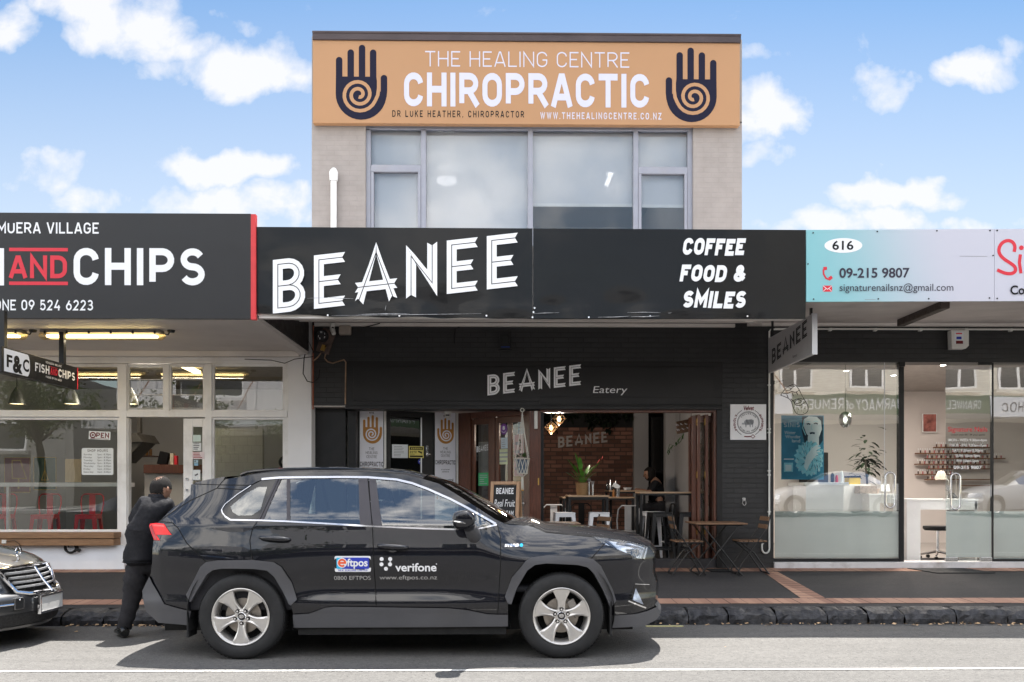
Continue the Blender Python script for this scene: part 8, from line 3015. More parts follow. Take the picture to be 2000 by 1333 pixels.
for (u, lab) in ((33, 'grey pendant lamp shade below the F&C panel'), (140, 'grey pendant lamp shade beside the hanging FISH AND CHIPS sign'), (254, 'grey pendant lamp shade behind the louvres over the takeaway door')):
 c_ = P(u,790,Yp)
 o = thing('pendant_lamp', lab, 'pendant lamp', (c_.x, Yp, c_.z), group='grey pendant lamps in the takeaway')
 mb = MB(); mb.lathe([(.130, 0), (.118, .06), (.085, .16), (.045, .24), (.02, .28), (.0, .285)], c_, 'z', 22); mb.build('lamp_shade', M('spun_grey_metal', (.30, .30, .30), .4, metal=.6), o)
 mb = MB(); mb.cyl((c_.x, Yp, c_.z + .28), (c_.x, Yp, 3.6), .006, n=6); mb.build('cord', m_cable, o)
 mb = MB(); mb.lathe([(.0, .012), (.118, .012)], c_, 'z', 22); mb.build('bulb', EM('warm_bulb', (1, .75, .4), 2.0), o)
m_tube_y = EM('warm_fluorescent', (1.0, .76, .36), 2.4)
m_tube_w = EM('bright_tube', (1.0, .80, .42), 3.6)
t = NT('clear_lamp_diffuser')
a_ = t.n('ShaderNodeBsdfTransparent', {'Color': (1, .93, .75, 1)})
b2_ = t.n('ShaderNodeBsdfGlossy', {'Color': (.8, .7, .5, 1), 'Roughness': .1})
co = t.coord()
m_diff = t.done(t.n('ShaderNodeMixShader', {0: t.math('ADD', t.math('MULTIPLY', t.noise(co, 8.0), .1), .1), 1: a_.outputs[0], 2: b2_.outputs[0]}).outputs[0])
Yl = 10.9
for (u0, u1, lab) in ((78, 322, 'long lit fluorescent fitting under the takeaway awning'), (-190, 52, 'shorter-looking lit fluorescent fitting above the F&C panel')):
 xa,xb = PX(u0,Yl),PX(u1,Yl)
 zt_ = zL0 + .06
 o = thing('fluorescent_light', lab, 'light', ((xa + xb) / 2, Yl, zt_ - .12), group='fluorescent fittings under the awning')
 mb = MB(); mb.box(xa + .03, xb - .03, Yl - .07, Yl + .07, zt_ - .045, zt_ - .002); mb.build('housing', M('grimy_housing', (.20, .18, .16), .5), o, bevel=.01)
 mb = MB(); mb.tube([(xa + .10, Yl - .025, zt_ - .082), (xb - .10, Yl - .025, zt_ - .082)], .016, 10); mb.tube([(xa + .10, Yl + .025, zt_ - .082), (xb - .10, Yl + .025, zt_ - .082)], .016, 10); mb.build('tube', m_tube_w, o)
 mb = MB(); mb.tube([(xa, Yl, zt_ - .07), (xa + .04, Yl, zt_ - .075), (xb - .04, Yl, zt_ - .075), (xb, Yl, zt_ - .07)], [.03, .055, .055, .03], 14); mb.build('diffuser', m_diff, o)
 mb = MB()
 for k in range(6):
  xx = xa + .1 + (xb - xa - .2) * k / 5
  mb.box(xx - .012,xx + .012,Yl - .078,Yl - .066,zt_ - .06,zt_ - .02)
 mb.tube([(xb,Yl,zt_ - .05),(xb + .04,Yl,zt_ - .06),(xb + .07,Yl,zt_ - .01)],.008,6)
 mb.lathe([(.0, -.035), (.04, -.03), (.05, 0)], (xb + .08, Yl, zt_), 'z', 16)
 mb.build('clip', m_blackmetal, o)
 ld = bpy.data.lights.new('fluorescent_glow', 'AREA'); ld.shape = 'RECTANGLE'; ld.size = xb - xa - .2; ld.size_y = .08; ld.energy = 2.2; ld.color = (1, .86, .62)
 lo = bpy.data.objects.new('fluorescent_glow', ld); COL.objects.link(lo); lo.parent = o; lo.location = (0, 0, -.02)
mb = MB()
a,b_ = P(318,732,13.4),P(378,757,15.2)
mb.bar((a.x,13.4,3.55),(b_.x,15.4,3.55),.12,.05)
one(mb, 'tube_light', m_tube_y, 'yellow-lit tube light on the takeaway ceiling seen through the louvres', 'light')
ld = bpy.data.lights.new('ceiling_glow', 'POINT'); ld.energy = 17; ld.shadow_soft_size = .3; ld.color = (1, .9, .75)
lo = bpy.data.objects.new('ceiling_glow', ld); COL.objects.link(lo); lo.location = ((a.x + b_.x) / 2 - .6, 14.6, 3.2)
mb = MB()
rr = random.Random(4)
c_ = P(139,1070,YF - .09)
for k in range(6):
 r_ = .085 + rr.uniform(-.012,.012)
 ox,oz,ph = rr.uniform(-.012,.012),rr.uniform(-.015,.01),rr.uniform(.8,1)
 mb.tube([(c_.x + ox + r_ * cos(j * pi / 12),c_.y + .01 * k * .6 - .02,c_.z + oz + r_ * ph * sin(j * pi / 12)) for j in range(24)],.0075,6,closed=True)
mb.tube([c_ + Vector((.02,0,.08)),c_ + Vector((-.03,.0,.115)),c_ + Vector((-.07,.02,.06)),c_ + Vector((-.05,.03,.0))],.007,6)
mb.obox(Matrix.Translation(c_ + Vector((.11, -.02, -.03))) @ Matrix.Rotation(.5, 4, 'Y'), .07, .035, .04)
one(mb, 'cable_coil', m_cable, 'coil of black cable hanging under the wooden sill', 'cable')
mb = MB(); mb.pbox(3, 12, 1055, 1062, YF - .19, .02); one(mb, 'wall_socket', m_plastw, 'small white socket on the edge of the wooden sill', 'socket', bevel=.003)
mb = MB(); mb.tube([P(12, 1058, YF - .20), P(28, 1056, YF - .21), P(38, 1063, YF - .20), P(44, 1078, YF - .07)], .005, 6); one(mb, 'thin_cable', m_cable, 'thin dark cable drooping from the white socket', 'cable')
for (u0, u1, v0, v1, mat, lab, n_) in ((377, 392, 850, 863, M('mint_card', (.60, .72, .68), .5), 'blank mint green card, topmost on the takeaway door glass', 0), (376, 393, 865, 881, m_paper, 'white card with small print below the mint card', 4),
        (375, 399, 883, 897, M('pink_white_card', (.72, .62, .64), .5), 'wide white sticker with red print on the takeaway door', 4), (379, 387, 899, 904, M('pale_blue_sticker', (.40, .58, .68), .5), 'tiny pale blue sticker on the takeaway door', 1),
        (379, 387, 905, 910, M('blue_sticker', (.25, .45, .60), .5), 'tiny deeper blue sticker on the takeaway door', 0), (376, 391, 918, 938, m_paper, 'white card with a small green drawing, lowest on the takeaway door', 0)):
 mb = MB(); pl = on(YL + .016,u0,v1)
 ww,hh = (u1 - u0) * k2,(v1 - v0) * k2
 ebox(mb,0,ww,0,hh,0,.003,0,pl)
 if n_:
  lines_on(mb,pl,ww * .1,ww * .9,hh * .1,hh * .95,n_,.001,1,u0,.45)
 elif v0 > 915:
  stroke(mb,pl,[(ww * .3,hh * .45),(ww * .5,hh * .5),(ww * .7,hh * .6)],.02,.001,1)
 one(mb, 'door_sticker', [mat, M('red_print', (.35, .04, .05), .5) if 'red print' in lab else m_greytxt], lab, 'sticker')
mb = MB()
c_ = P(556,903,YL + .3)
mb.tube([(c_.x + .075 * cos(j * pi / 14),c_.y,c_.z + .075 * sin(j * pi / 14)) for j in range(28)],.022,8,closed=True)
mb.box(c_.x - .20,c_.x + .02,c_.y - .03,c_.y + .03,c_.z - .115,c_.z - .09)
one(mb, 'ring_ornament', m_blackmetal, 'black ring ornament inside the right takeaway window', 'ornament')
Yk = 15.4
mb = MB(); mb.pbox(280,400,908,925,Yk - .3,.6,1); mb.pbox(282,400,925,1080,Yk - .2,.5)
one(mb, 'shop_counter', [m_inwhite, m_mahog], 'pale shop counter with a timber top inside the takeaway doorway', 'counter', bevel=.006)
mb = MB(); mb.prism([(PX(250, 16), PZ(848, 16)), (PX(285, 16), PZ(850, 16)), (PX(296, 16), PZ(866, 16)), (PX(250, 16), PZ(868, 16))], 'xz', 15.6, 16.4); mb.prism([(PX(250, 16), PZ(868, 16)), (PX(292, 16), PZ(866, 16)), (PX(252, 16), PZ(905, 16))], 'xz', 15.7, 16.3); mb.box(PX(272, 16), PX(278, 16), 15.9, 16.0, PZ(848, 16), 3.5)
one(mb, 'range_hood', M('sooty_steel', (.12, .11, .10), .4, metal=.5), 'dark steel range hood inside the takeaway', 'hood')
mb = MB(); a = P(320, 908, Yk - .1); mb.obox(Matrix.Translation(a + Vector((0, 0, .11))) @ Matrix.Rotation(.25, 4, 'Y'), .17, .10, .24); one(mb, 'till_screen', m_vinylk, 'black till screen on the takeaway counter', 'till', bevel=.008)
a = P(334,908,Yk - .1)
mb = MB(); mb.box(a.x, a.x + .06, Yk - .15, Yk - .05, a.z, a.z + .2); one(mb, 'carton', M('cream_carton', (.55, .48, .38), .5), 'cream carton beside the till screen', 'carton', bevel=.004)
mb = MB(); mb.box(a.x + .07, a.x + .12, Yk - .14, Yk - .06, a.z, a.z + .16); one(mb, 'carton', m_vinylr, 'red carton on the takeaway counter', 'carton', bevel=.004)
mb = MB(); mb.pbox(255, 300, 890, 893, 17, .25); one(mb, 'wall_shelf', m_mahog, 'brown wall shelf with jars in the takeaway kitchen', 'shelf')
m_jar = M('jar_contents', (.30, .15, .06), .4, var=.5, vs=6)
jj = None
for i in range(6):
 a = P(259 + i * 7,890,17.1)
 if jj is None:
  mb = MB(); mb.cyl((a.x,17.1,a.z),(a.x,17.1,a.z + .13),.03,n=12)
  jj = one(mb, 'storage_jar', m_jar, 'small dark jar in the row on the takeaway kitchen shelf', 'jar', 'jars on the kitchen shelf')
 else:
  c2 = jj.copy(); COL.objects.link(c2); c2.location = (a.x,17.1,a.z)
# ================================================================== inside the cafe
m_ply = WOOD('pale_table_top', (.52, .36, .23), (.38, .25, .15), .4, (1, 8, 8))
ZF = .30
def rot_stool(u,Y,mat,lab,group,rz=.1,h=.76,proto={}):
 p_ = (P(u,HORIZON,Y).x,Y,ZF)
 key = (mat.name,h)
 if key not in proto:
  o = thing('metal_stool', lab, 'stool', (0, 0, 0), 0, group)
  metal_stool(o,mat,h)
  proto[key] = o
  o.location = p_
  o.rotation_euler = (0,0,rz)
 else:
  dup(proto[key],p_,rz,lab,group)
gs = 'metal stools in the cafe opening'
rot_stool(1102, 12.95, m_whitemetal, 'white metal stool under the bar table, left of the pair', gs, .05, .78)
rot_stool(1170, 13.0, m_whitemetal, 'white metal stool under the bar table, below the potted plant', gs, -.05, .78)
rot_stool(1276, 13.35, m_whitemetal, 'white metal stool half hidden behind a black stool', gs, .1, .78)
rot_stool(1288, 12.92, m_blackmetal, 'black metal stool in front of the white stool by the long shelf table', gs, .12, .78)
rot_stool(1345, 13.0, m_blackmetal, 'black metal stool beside the folded timber door leaf', gs, -.1, .78)
def bar_table(lab,u0,u1,v,Y,dep,legs=(0,1)):
 xa,xb = PX(u0,Y),PX(u1,Y)
 z = PZ(v,Y,(u0 + u1) / 2)
 o = thing('bar_table', lab, 'table', ((xa + xb) / 2, Y + dep / 2, ZF), group='timber-topped tables in the cafe')
 mb = MB(); mb.box(xa, xb, Y, Y + dep, z - .025, z); mb.build('table_top', m_ply, o, bevel=.003)
 for (x,y) in ((xa + .03,Y + .03),(xb - .03,Y + .03),(xa + .03,Y + dep - .03),(xb - .03,Y + dep - .03)):
  mb = MB(); mb.box(x - .02, x + .02, y - .02, y + .02, ZF, z - .055); mb.build('leg', m_blackmetal, o)
 mb = MB()
 mb.box(xa + .01,xb - .01,Y + .01,Y + .05,z - .055,z - .026); mb.box(xa + .01,xb - .01,Y + dep - .05,Y + dep - .01,z - .055,z - .026)
 mb.box(xa + .012,xa + .05,Y + .05,Y + dep - .05,z - .055,z - .027); mb.box(xb - .05,xb - .012,Y + .05,Y + dep - .05,z - .055,z - .027)
 mb.box(xa + .05,xb - .05,Y + .02,Y + .045,ZF + .22,ZF + .245)
 mb.build('rail', m_blackmetal, o)
 return z
zt1 = bar_table('small bar table carrying the potted red flower', 1109, 1190, 968, 13.0, .55)
zt2 = bar_table('long bar table reaching to the folded timber doors', 1249, 1372, 961, 12.98, .42)
zt3 = bar_table('darker table in the middle of the cafe, behind the potted plant', 1098, 1240, 971, 14.6, .8)
zt4 = bar_table('back table where the seated woman rests her hands', 1190, 1262, 958, 15.25, .7)
Yq = 13.22
c_ = P(1137.5,968,Yq); c_.z = zt1
o = thing('potted_plant', 'leafy plant with one red flower in a woven basket pot on the bar table', 'plant', c_)
m_weave = NT('woven_basket')
co = m_weave.coord()
wv = m_weave.n('ShaderNodeTexWave', {'Vector': co, 'Scale': 18.0, 'Distortion': 3.0, 'Detail': 2.0}, wave_type='BANDS', bands_direction='Z')
cc = m_weave.mix(wv.outputs['Fac'], (.24, .13, .05, 1), (.55, .36, .18, 1))
pb = m_weave.n('ShaderNodeBsdfPrincipled', {'Base Color': cc, 'Roughness': .8})
bb = m_weave.n('ShaderNodeBump', {'Strength': 1.0, 'Distance': .01, 'Height': wv.outputs['Fac']})
m_weave.set(pb, 'Normal', bb.outputs[0])
m_basket = m_weave.done(pb.outputs[0])
mb = MB(); mb.lathe([(.0, .0), (.085, 0), (.098, .06), (.108, .19), (.112, .20), (.102, .20), (.0, .18)], c_, 'z', 26); mb.build('basket', m_basket, o)
m_anth = M('anthurium_leaf', (.07, .20, .025), .32, var=.35, vs=14)
mb = MB()
rr = random.Random(21)
for (du,dv,wd) in ((-30,-52,.042),(-22,-28,.036),(-14,-66,.042),(-6,-56,.04),(2,-44,.036),(8,-34,.032),(16,-40,.034),(24,-38,.03),(-16,-40,.04),(10,-22,.03),(-4,-30,.036),(28,-24,.026),(-34,-24,.04),(20,-18,.028)):
 tip = c_ + Vector((du / 125,rr.uniform(-.10,.10),.20 - dv / 125 * .95))
 b_ = c_ + Vector((rr.uniform(-.03,.03),rr.uniform(-.03,.03),.19))
 st = b_ + (tip - b_) * .42
 mb.tube([b_,(b_ + st) / 2 + Vector((0,0,.02)),st],.0035,5)
 leaf(mb,st,tip,wd,.12)
mb.build('foliage', m_anth, o)
mb = MB()
b_ = c_ + Vector((.03,0,.19)); tip = c_ + Vector((.27,-.02,.52))
mb.tube([b_,(b_ + tip) / 2 + Vector((-.02,0,.02)),tip],.005,6,1)
leaf(mb,tip - Vector((.04,0,.02)),tip + Vector((.01,0,.05)),.03,0,0)
leaf(mb,tip + Vector((.03,0,.03)),tip + Vector((.05,0,.10)),.022,0,0)
leaf(mb,tip + Vector((.03,0,.04)),tip + Vector((.10,0,.03)),.020,0,0)
mb.build('flower', [M('red_flower', (.62, .03, .02), .4), m_anth], o)
for (u, Y, z, h, r, lab) in ((1150.5, 13.15, zt1, .21, .019, 'taller steel tumbler beside the basket pot'), (1157.5, 13.1, zt1, .17, .018, 'shorter steel tumbler right of the basket pot')):
 mb = MB(); a = P(u,HORIZON,Y)
 mb.lathe([(.0, 0), (r * .85, 0), (r, h), (r * .9, h), (r * .8, .01)], (a.x, Y, z), 'z', 16)
 for k in range(3):
  mb.cyl((a.x + .006 * (k - 1),Y,z + .02),(a.x + .018 * (k - 1),Y + .004,z + h + .05),.004,n=6)
 one(mb, 'cutlery_tumbler', m_steel, lab, 'tumbler', 'cutlery tumblers on the bar table')
mb = MB(); a = P(1206, HORIZON, 14.7); mb.lathe([(.0, 0), (.04, 0), (.045, .15), (.0, .148)], (a.x, 14.7, zt3), 'z', 18); one(mb, 'napkin_tin', m_steel, 'steel tin on the darker middle table', 'tin')
mb = MB(); mb.obox(Matrix.Translation((a.x - .02, 14.7, zt3 + .19)) @ Matrix.Rotation(.5, 4, 'Y'), .12, .06, .07); one(mb, 'paper_napkins', m_paper, 'white folded napkins stuck in the steel tin', 'napkins')
mb = MB(); a = P(1198.5, HORIZON, 14.68); mb.lathe([(.0, 0), (.022, 0), (.022, .08), (.010, .12), (.010, .14), (.0, .14)], (a.x, 14.68, zt3), 'z', 14); one(mb, 'sauce_bottle', M('amber_bottle', (.30, .13, .04), .2), 'little amber sauce bottle beside the napkin tin', 'bottle')
for k,(u,Y,z) in enumerate(((1222,15.4,zt4),(1229,15.5,zt4))):
 mb = MB(); a = P(u,HORIZON,Y)
 mb.lathe([(.0, 0), (.025, 0), (.045, .05), (.042, .05), (.0, .012)], (a.x, Y, z), 'z', 16); mb.lathe([(.0, .002), (.07, .008), (.0, .004)], (a.x, Y, z), 'z', 16)
 one(mb, 'coffee_cup', m_white, 'white coffee cup before the seated woman, %s' % ('the farther from her' if k == 0 else 'the nearer to her'), 'cup')
for k,(u,h) in enumerate(((1186,.16),(1192,.20),(1197,.14),(1203,.18))):
 mb = MB(); a = P(u,HORIZON,15.4)
 mb.lathe([(.0, 0), (.025, 0), (.025, h * .7), (.012, h * .85), (.012, h), (.0, h)], (a.x, 15.4, zt4), 'z', 12)
 one(mb, 'condiment_bottle', m_steel if k % 2 else m_glossk, ('short dark', 'tall steel', 'shortest dark', 'broad steel')[k] + ' condiment bottle on the back table', 'bottle', 'condiments on the back table')
def cafe_chair(lab,u,Y,mat,rz):
 o = thing('metal_chair', lab, 'chair', (P(u, HORIZON, Y).x, Y, ZF), rz, 'metal chairs in the cafe')
 ORG[o.name] = Vector((0,0,0))
 metal_stool(o,mat,.46,.19,.23)
 mb = MB(); mb.tube([(-.17, .18, .45), (-.20, .22, .62), (-.19, .25, .80), (-.13, .26, .86), (.13, .26, .86), (.19, .25, .80), (.20, .22, .62), (.17, .18, .45)], .013, 8); mb.build('back_frame', mat, o)
 mb = MB(); mb.box(-.06, .06, .215, .222, .46, .855); mb.build('back_splat', mat, o)
m_greymetal = M('grey_powder_coat', (.30, .30, .31), .4)
cafe_chair('white metal chair against the far left of the cafe', 1080, 14.9, m_whitemetal, pi)
cafe_chair('grey metal chair at the middle table, nearest the doorway', 1215, 13.6, m_greymetal, -.6)
cafe_chair('black metal chair beyond the darker middle table', 1140, 15.9, m_blackmetal, 0.1)
cafe_chair('black metal chair where the woman sits', 1287, YWm + .02, m_blackmetal, -pi / 2)
m_wire = M('copper_wire', (.07, .035, .012), .5, metal=.3)
for k,(u,v_,Y,rz) in enumerate(((1092,820,13.6,.3),(1076.5,837,13.9,.1))):
 c_ = P(u,v_,Y)
 o = thing('wire_pendant', 'copper wire cage pendant lamp with a lit bulb, %s of the two' % ('upper' if k == 0 else 'lower'), 'pendant lamp', c_, group='wire pendant lamps')
 R_ = .115
 top,bot = c_ + Vector((0,0,.12)),c_ + Vector((0,0,-.10))
 mb = MB()
 for j in range(8):
  a = rz + j * pi / 4
  e_ = c_ + Vector((R_ * cos(a),R_ * sin(a),.02))
  e2 = c_ + Vector((R_ * cos(a + pi / 4),R_ * sin(a + pi / 4),.02))
  mb.tube([top,e_,bot],.0045,5); mb.tube([e_,e2],.0045,5)
  m1 = (top + e_) / 2; m2 = (top + e2) / 2
  mb.tube([m1,m2],.004,5)
  m1 = (bot + e_) / 2; m2 = (bot + e2) / 2
  mb.tube([m1,m2],.004,5)
 mb.build('cage', m_wire, o)
 mb = MB(); mb.ball(c_ + Vector((0, 0, .01)), (.030, .030, .042), 14, 10); mb.build('bulb', EM('filament_bulb', (1, .62, .22), 3.5), o)
 mb = MB(); mb.cyl(c_ + Vector((0, 0, .05)), c_ + Vector((0, 0, .11)), .018, n=10); mb.cyl(top, (top.x, top.y, zc), .005, n=6); mb.build('cord', m_cable, o)
 ld = bpy.data.lights.new('bulb_glow', 'POINT'); ld.energy = 9; ld.color = (1, .88, .76); ld.shadow_soft_size = .05
 lo = bpy.data.objects.new('bulb_glow', ld); COL.objects.link(lo); lo.parent = o; lo.location = (0, 0, -.14)
mb = MB(); pl = on(YB - .01,1090,875); kB = px2m(1,YB)
beanee(mb,pl,0,0,21 * kB,0,0,.004,sx=97 / (4.58 * 21),inline=False)
one(mb, 'wall_lettering', M('grey_wall_letters', (.50, .46, .43), .6), 'dull white wordmark letters on the brick wall inside the cafe', 'lettering')
mb = MB()
rr = random.Random(31)
for i in range(1500):
 u = rr.uniform(1045,1236)
 lim = 822 + 14 * sin(u * .06) + 12 * sin(u * .17)
 v_ = rr.uniform(770,lim)
 p_ = P(u,v_,YB - rr.uniform(.02,.14))
 a = rr.uniform(0,6.28)
 leaf(mb,p_,p_ + Vector((cos(a) * .09,-.04,sin(a) * .07 - .03)),.022,.1)
o = one(mb, 'wall_greenery', M('dark_wall_leaves', (.014, .022, .011), .6, var=.4, vs=8), 'dark greenery hanging over the top of the brick wall', 'greenery')
o['kind'] = 'stuff'
Yh = 13.4
o = thing('hanging_board', 'brown wooden board with white painted scrawl hanging inside the cafe', 'board', P(1337, 846, Yh))
mb = MB()
for k in range(3):
 a,b_ = P(1322,845 - k * 8.3,Yh),P(1356,837 - k * 8.3,Yh)
 mb.obox(Matrix.Translation((a + b_) / 2) @ Matrix.Rotation(.16, 4, 'Y') if False else Matrix.Translation((a + b_) / 2 + Vector((0, 0, .0))) @ Matrix.Rotation(-.2, 4, 'Y'), .29, .025, .064)
mb.build('planks', m_slatw, o, bevel=.003)
mb = MB(); pl = Plane(P(1322,845,Yh - .016),(cos(.2),0,sin(.2)),(-sin(.2),0,cos(.2)))
for (x,y) in ((.03,.10),(.10,.10),(.17,.09),(.03,.02),(.11,.02),(.19,.02)):
 stroke(mb,pl,[(x + .02 * cos(t_ * .9 + x * 9),y + .02 * sin(t_ * .9) + .004 * t_) for t_ in range(6)],.009,.003,0)
mb.build('painted_scrawl', m_vinylw, o)
mb = MB(); mb.cyl(P(1328, 823, Yh), (P(1328, 823, Yh).x, Yh, zc), .004, n=6); mb.cyl(P(1350, 816, Yh), (P(1350, 816, Yh).x, Yh, zc), .004, n=6); mb.build('hanger', m_cable, o)
mb = MB()
rr = random.Random(12)
for i in range(150):
 z = rr.uniform(.6,2.5)
 p_ = Vector((PX(1386,13.5) + rr.gauss(0,.04),13.55 + rr.gauss(0,.05),z))
 a = rr.uniform(0,6.28)
 leaf(mb,p_,p_ + Vector((cos(a) * .10,sin(a) * .05,-.05)),.028,.2)
mb.tube([(PX(1386,13.5),13.6,.5),(PX(1388,13.5),13.57,1.5),(PX(1385,13.5),13.55,2.6)],.008,6)
one(mb, 'climbing_plant', m_leafplant, 'tall trailing green plant seen through the folded timber doors', 'plant')
mb = MB(); mb.tube([P(1335,846,13.5),P(1330,862,13.5),P(1318,872,13.5),P(1308,868,13.5),P(1303,885,13.5)],.005,5)
for i in range(12):
 t_ = i / 11
 p_ = P(1335 - 32 * t_,848 + 34 * t_,13.5)
 leaf(mb,p_,p_ + Vector((rr.uniform(-.05,.05),-.02,-.05)),.016)
one(mb, 'trailing_vine', m_leafplant, 'thin vine trailing from the hanging wooden board', 'plant')
mb = MB(); mb.pbox(1272,1294,815,925,16.9,.03); mb.pbox(1275,1291,820,920,16.895,.01,1)
one(mb, 'wall_mirror', [m_blackmetal, M('dark_mirror', (.05, .05, .05), .15, metal=.6)], 'tall dark framed mirror in the cafe passage behind the woman', 'mirror')
# ================================================================== inside the nail shop
Zs = .27
m_desk = M('white_lacquer', (.80, .81, .82), .25, var=.02)
ld_e = EM('downlight_lens', (1, .93, .82), 16.0)
for k,(u,v_,Y) in enumerate(((1801,765.5,14.1),(1811,723,13.2),(1842,750.5,14.3),(1653,765,15.0),(1745,778,15.6),(1960,740,14.0))):
 a = P(u,v_,Y)
 mb = MB(); mb.lathe([(.0, -.006), (.045, -.006)], (a.x, Y, 3.55), 'z', 18, 0); mb.lathe([(.045, -.008), (.06, -.006), (.062, .0)], (a.x, Y, 3.55), 'z', 18, 1)
 one(mb, 'downlight', [ld_e, m_white], 'small round lit downlight ' + ('over the open nail shop doorway, farther in', 'over the open nail shop doorway, nearest the street', 'behind the top of the nail shop glass door', 'near the globe pendant lamp', 'deep in the room behind the glass joint', 'over the fixed right pane')[k], 'downlight', 'downlights in the nail shop ceiling')
 ld = bpy.data.lights.new('downlight_glow', 'AREA'); ld.shape = 'DISK'; ld.size = .10; ld.energy = 15; ld.color = (1, .90, .80)
 lo = bpy.data.objects.new('downlight_glow', ld); COL.objects.link(lo); lo.location = (a.x, Y, 3.535)
Yw = YG + .04
o = thing('beauty_poster', 'tall blue beauty poster of a woman wrapped in fur', 'poster', P(1567, 935, Yw))
m_pb = M('poster_deep_blue', (.045, .30, .46), .35, var=.25, vs=3)
m_pl = M('poster_pale_cyan', (.90, .95, .95), .35, var=.05)
m_pm = M('poster_mid_cyan', (.36, .78, .90), .35, var=.15)
m_pd = M('poster_darkest', (.008, .04, .07), .35)
mb = MB(); mb.pbox(1526, 1609, 812, 937, Yw, .006); mb.build('sheet', m_pb, o)
mb = MB(); kw = px2m(1,Yw); pl = on(Yw,1526,937)
def q_(pts):
 return [((x - 1526) * kw,(937 - y) * kw) for x,y in pts]
poly2d(mb,pl,q_([(1567,813),(1608,813),(1608,860),(1600,872),(1572,866),(1566,840)]),.001,3)
poly2d(mb,pl,q_([(1571,818),(1580,813),(1596,814),(1604,822),(1606,838),(1601,852),(1592,860),(1584,858),(1575,846),(1570,832)]),.0016,1)
poly2d(mb,pl,q_([(1578,852),(1600,850),(1600,868),(1578,866)]),.0013,1)
rr = random.Random(6)
fur = []
for i in range(40):
 a = 2 * pi * i / 40
 r_ = 1.0 + (.16 if i % 2 else -.05) * rr.uniform(.5,1)
 fur.append((1581 + 27 * r_ * cos(a),895 + 32 * r_ * sin(a)))
poly2d(mb,pl,q_([(min(1608.5,max(1527,x)),min(936,y)) for x,y in fur]),.002,2)
for i in range(150):
 a = rr.uniform(0,6.28); r_ = rr.uniform(.2,1.0)
 x,y = 1581 + 26 * r_ * cos(a),895 + 31 * r_ * sin(a)
 if x > 1604 or y > 928: continue
 stroke(mb,pl,q_([(x,y),(x + 4 * cos(a + .5),y + 5 * sin(a + .5))]),.8 * kw,.0024 + .00002 * i,(1,0,3)[i % 3])
poly2d(mb,pl,q_([(1570,912),(1575,890),(1586,876),(1598,871),(1600,875),(1592,884),(1598,886),(1590,895),(1582,906),(1576,920)]),.006,1)
for (x0_,y0_,x1_,y1_) in ((1586,877,1600,868),(1588,881,1603,874),(1588,886,1602,881),(1587,890,1598,888)):
 stroke(mb,pl,q_([(x0_,y0_),((x0_ + x1_) / 2,(y0_ + y1_) / 2 - .6),(x1_,y1_)]),2.6 * kw,.0063,1)
for (x0_,x1_,y) in ((1576,1583,828.5),(1590,1598,827.5)):
 stroke(mb,pl,q_([(x0_,y),((x0_ + x1_) / 2,y - 1.2),(x1_,y + .4)]),2.6 * kw,.002,3)
 stroke(mb,pl,q_([(x0_ - .5,y - 4),((x0_ + x1_) / 2,y - 5.5),(x1_ + .5,y - 4)]),1.1 * kw,.002,2)
stroke(mb,pl,q_([(1586,829),(1585,838),(1588,839.5)]),.7 * kw,.002,2)
stroke(mb,pl,q_([(1582,846.5),(1587,845.5),(1592,846.5)]),3.6 * kw,.002,3)
stroke(mb,pl,q_([(1571,820),(1568,836),(1574,850)]),2.0 * kw,.002,2)
caps(mb, pl, 'S|N|S', 5 * kw, (937 - 834) * kw, 8.5 * kw, 31 * kw, .12, .30, 1, .002)
for i, (tx, x_, w_) in enumerate((('Winter', 6, 22), ('Wonder', 8, 30), ('land', 21, 16))):
 words(mb,pl,tx,x_ * kw,(937 - 848 - i * 8) * kw,6.5 * kw,w_ * kw,0,1,.002)
poly2d(mb,pl,q_([(1531,904),(1549,904),(1549,922),(1531,922)]),.0015,2)
poly2d(mb,pl,q_([(1534,908),(1546,908),(1546,920),(1534,920)]),.002,1)
stroke(mb,pl,q_([(1531,897),(1551,897)]),2.2 * kw,.002,1)
mb.build('print', [m_pb, m_pl, m_pm, m_pd], o)
mb = MB(); pl = on(YG - .004,1500,830); kg = px2m(1,YG)
qq = lambda pts: [((x - 1500) * kg,(830 - y) * kg) for x,y in pts]
for path in ([(1525,772),(1535,758),(1551,749),(1560,758),(1568,775),(1580,794),(1578,806),(1566,811),(1556,809),(1550,798),(1546,784),(1541,778),(1525,772)],
        [(1546,784),(1560,778),(1571,780)],[(1530,768),(1538,770),(1546,764),(1554,767),(1562,762)],[(1534,762),(1541,764),(1548,757)],[(1540,757),(1546,759),(1553,754)],
        [(1545,779),(1556,790),(1568,784),(1558,779),(1550,789),(1562,794),(1572,786)],[(1537,771),(1540,777)],[(1548,767),(1550,774)],[(1556,766),(1559,772)]):
 stroke(mb,pl,chaikin(qq(path),2),1.1 * kg,.001,0)
for (x,y) in ((1560,800),(1566,803),(1572,798),(1558,805),(1570,806),(1566,796)):
 disc(mb,pl,(x - 1500) * kg,(830 - y) * kg,.7 * kg,.001,0,8)
one(mb, 'window_drawing', m_vinylk, 'black line drawing of a tied wrap high on the nail shop window', 'decal')
mb = MB(); Yd = YG - .054; pl = on(Yd,1890,900); kd = px2m(1,Yd)
words(mb, pl, 'Signature Nails', 0, 57 * kd, 9.5 * kd, 78 * kd, .006, 1, .001, 'c')
words(mb, pl, 'Colour your life - lift your spirits', 0, 49.5 * kd, 2.8 * kd, 68 * kd, .01, 2, .001, 'c')
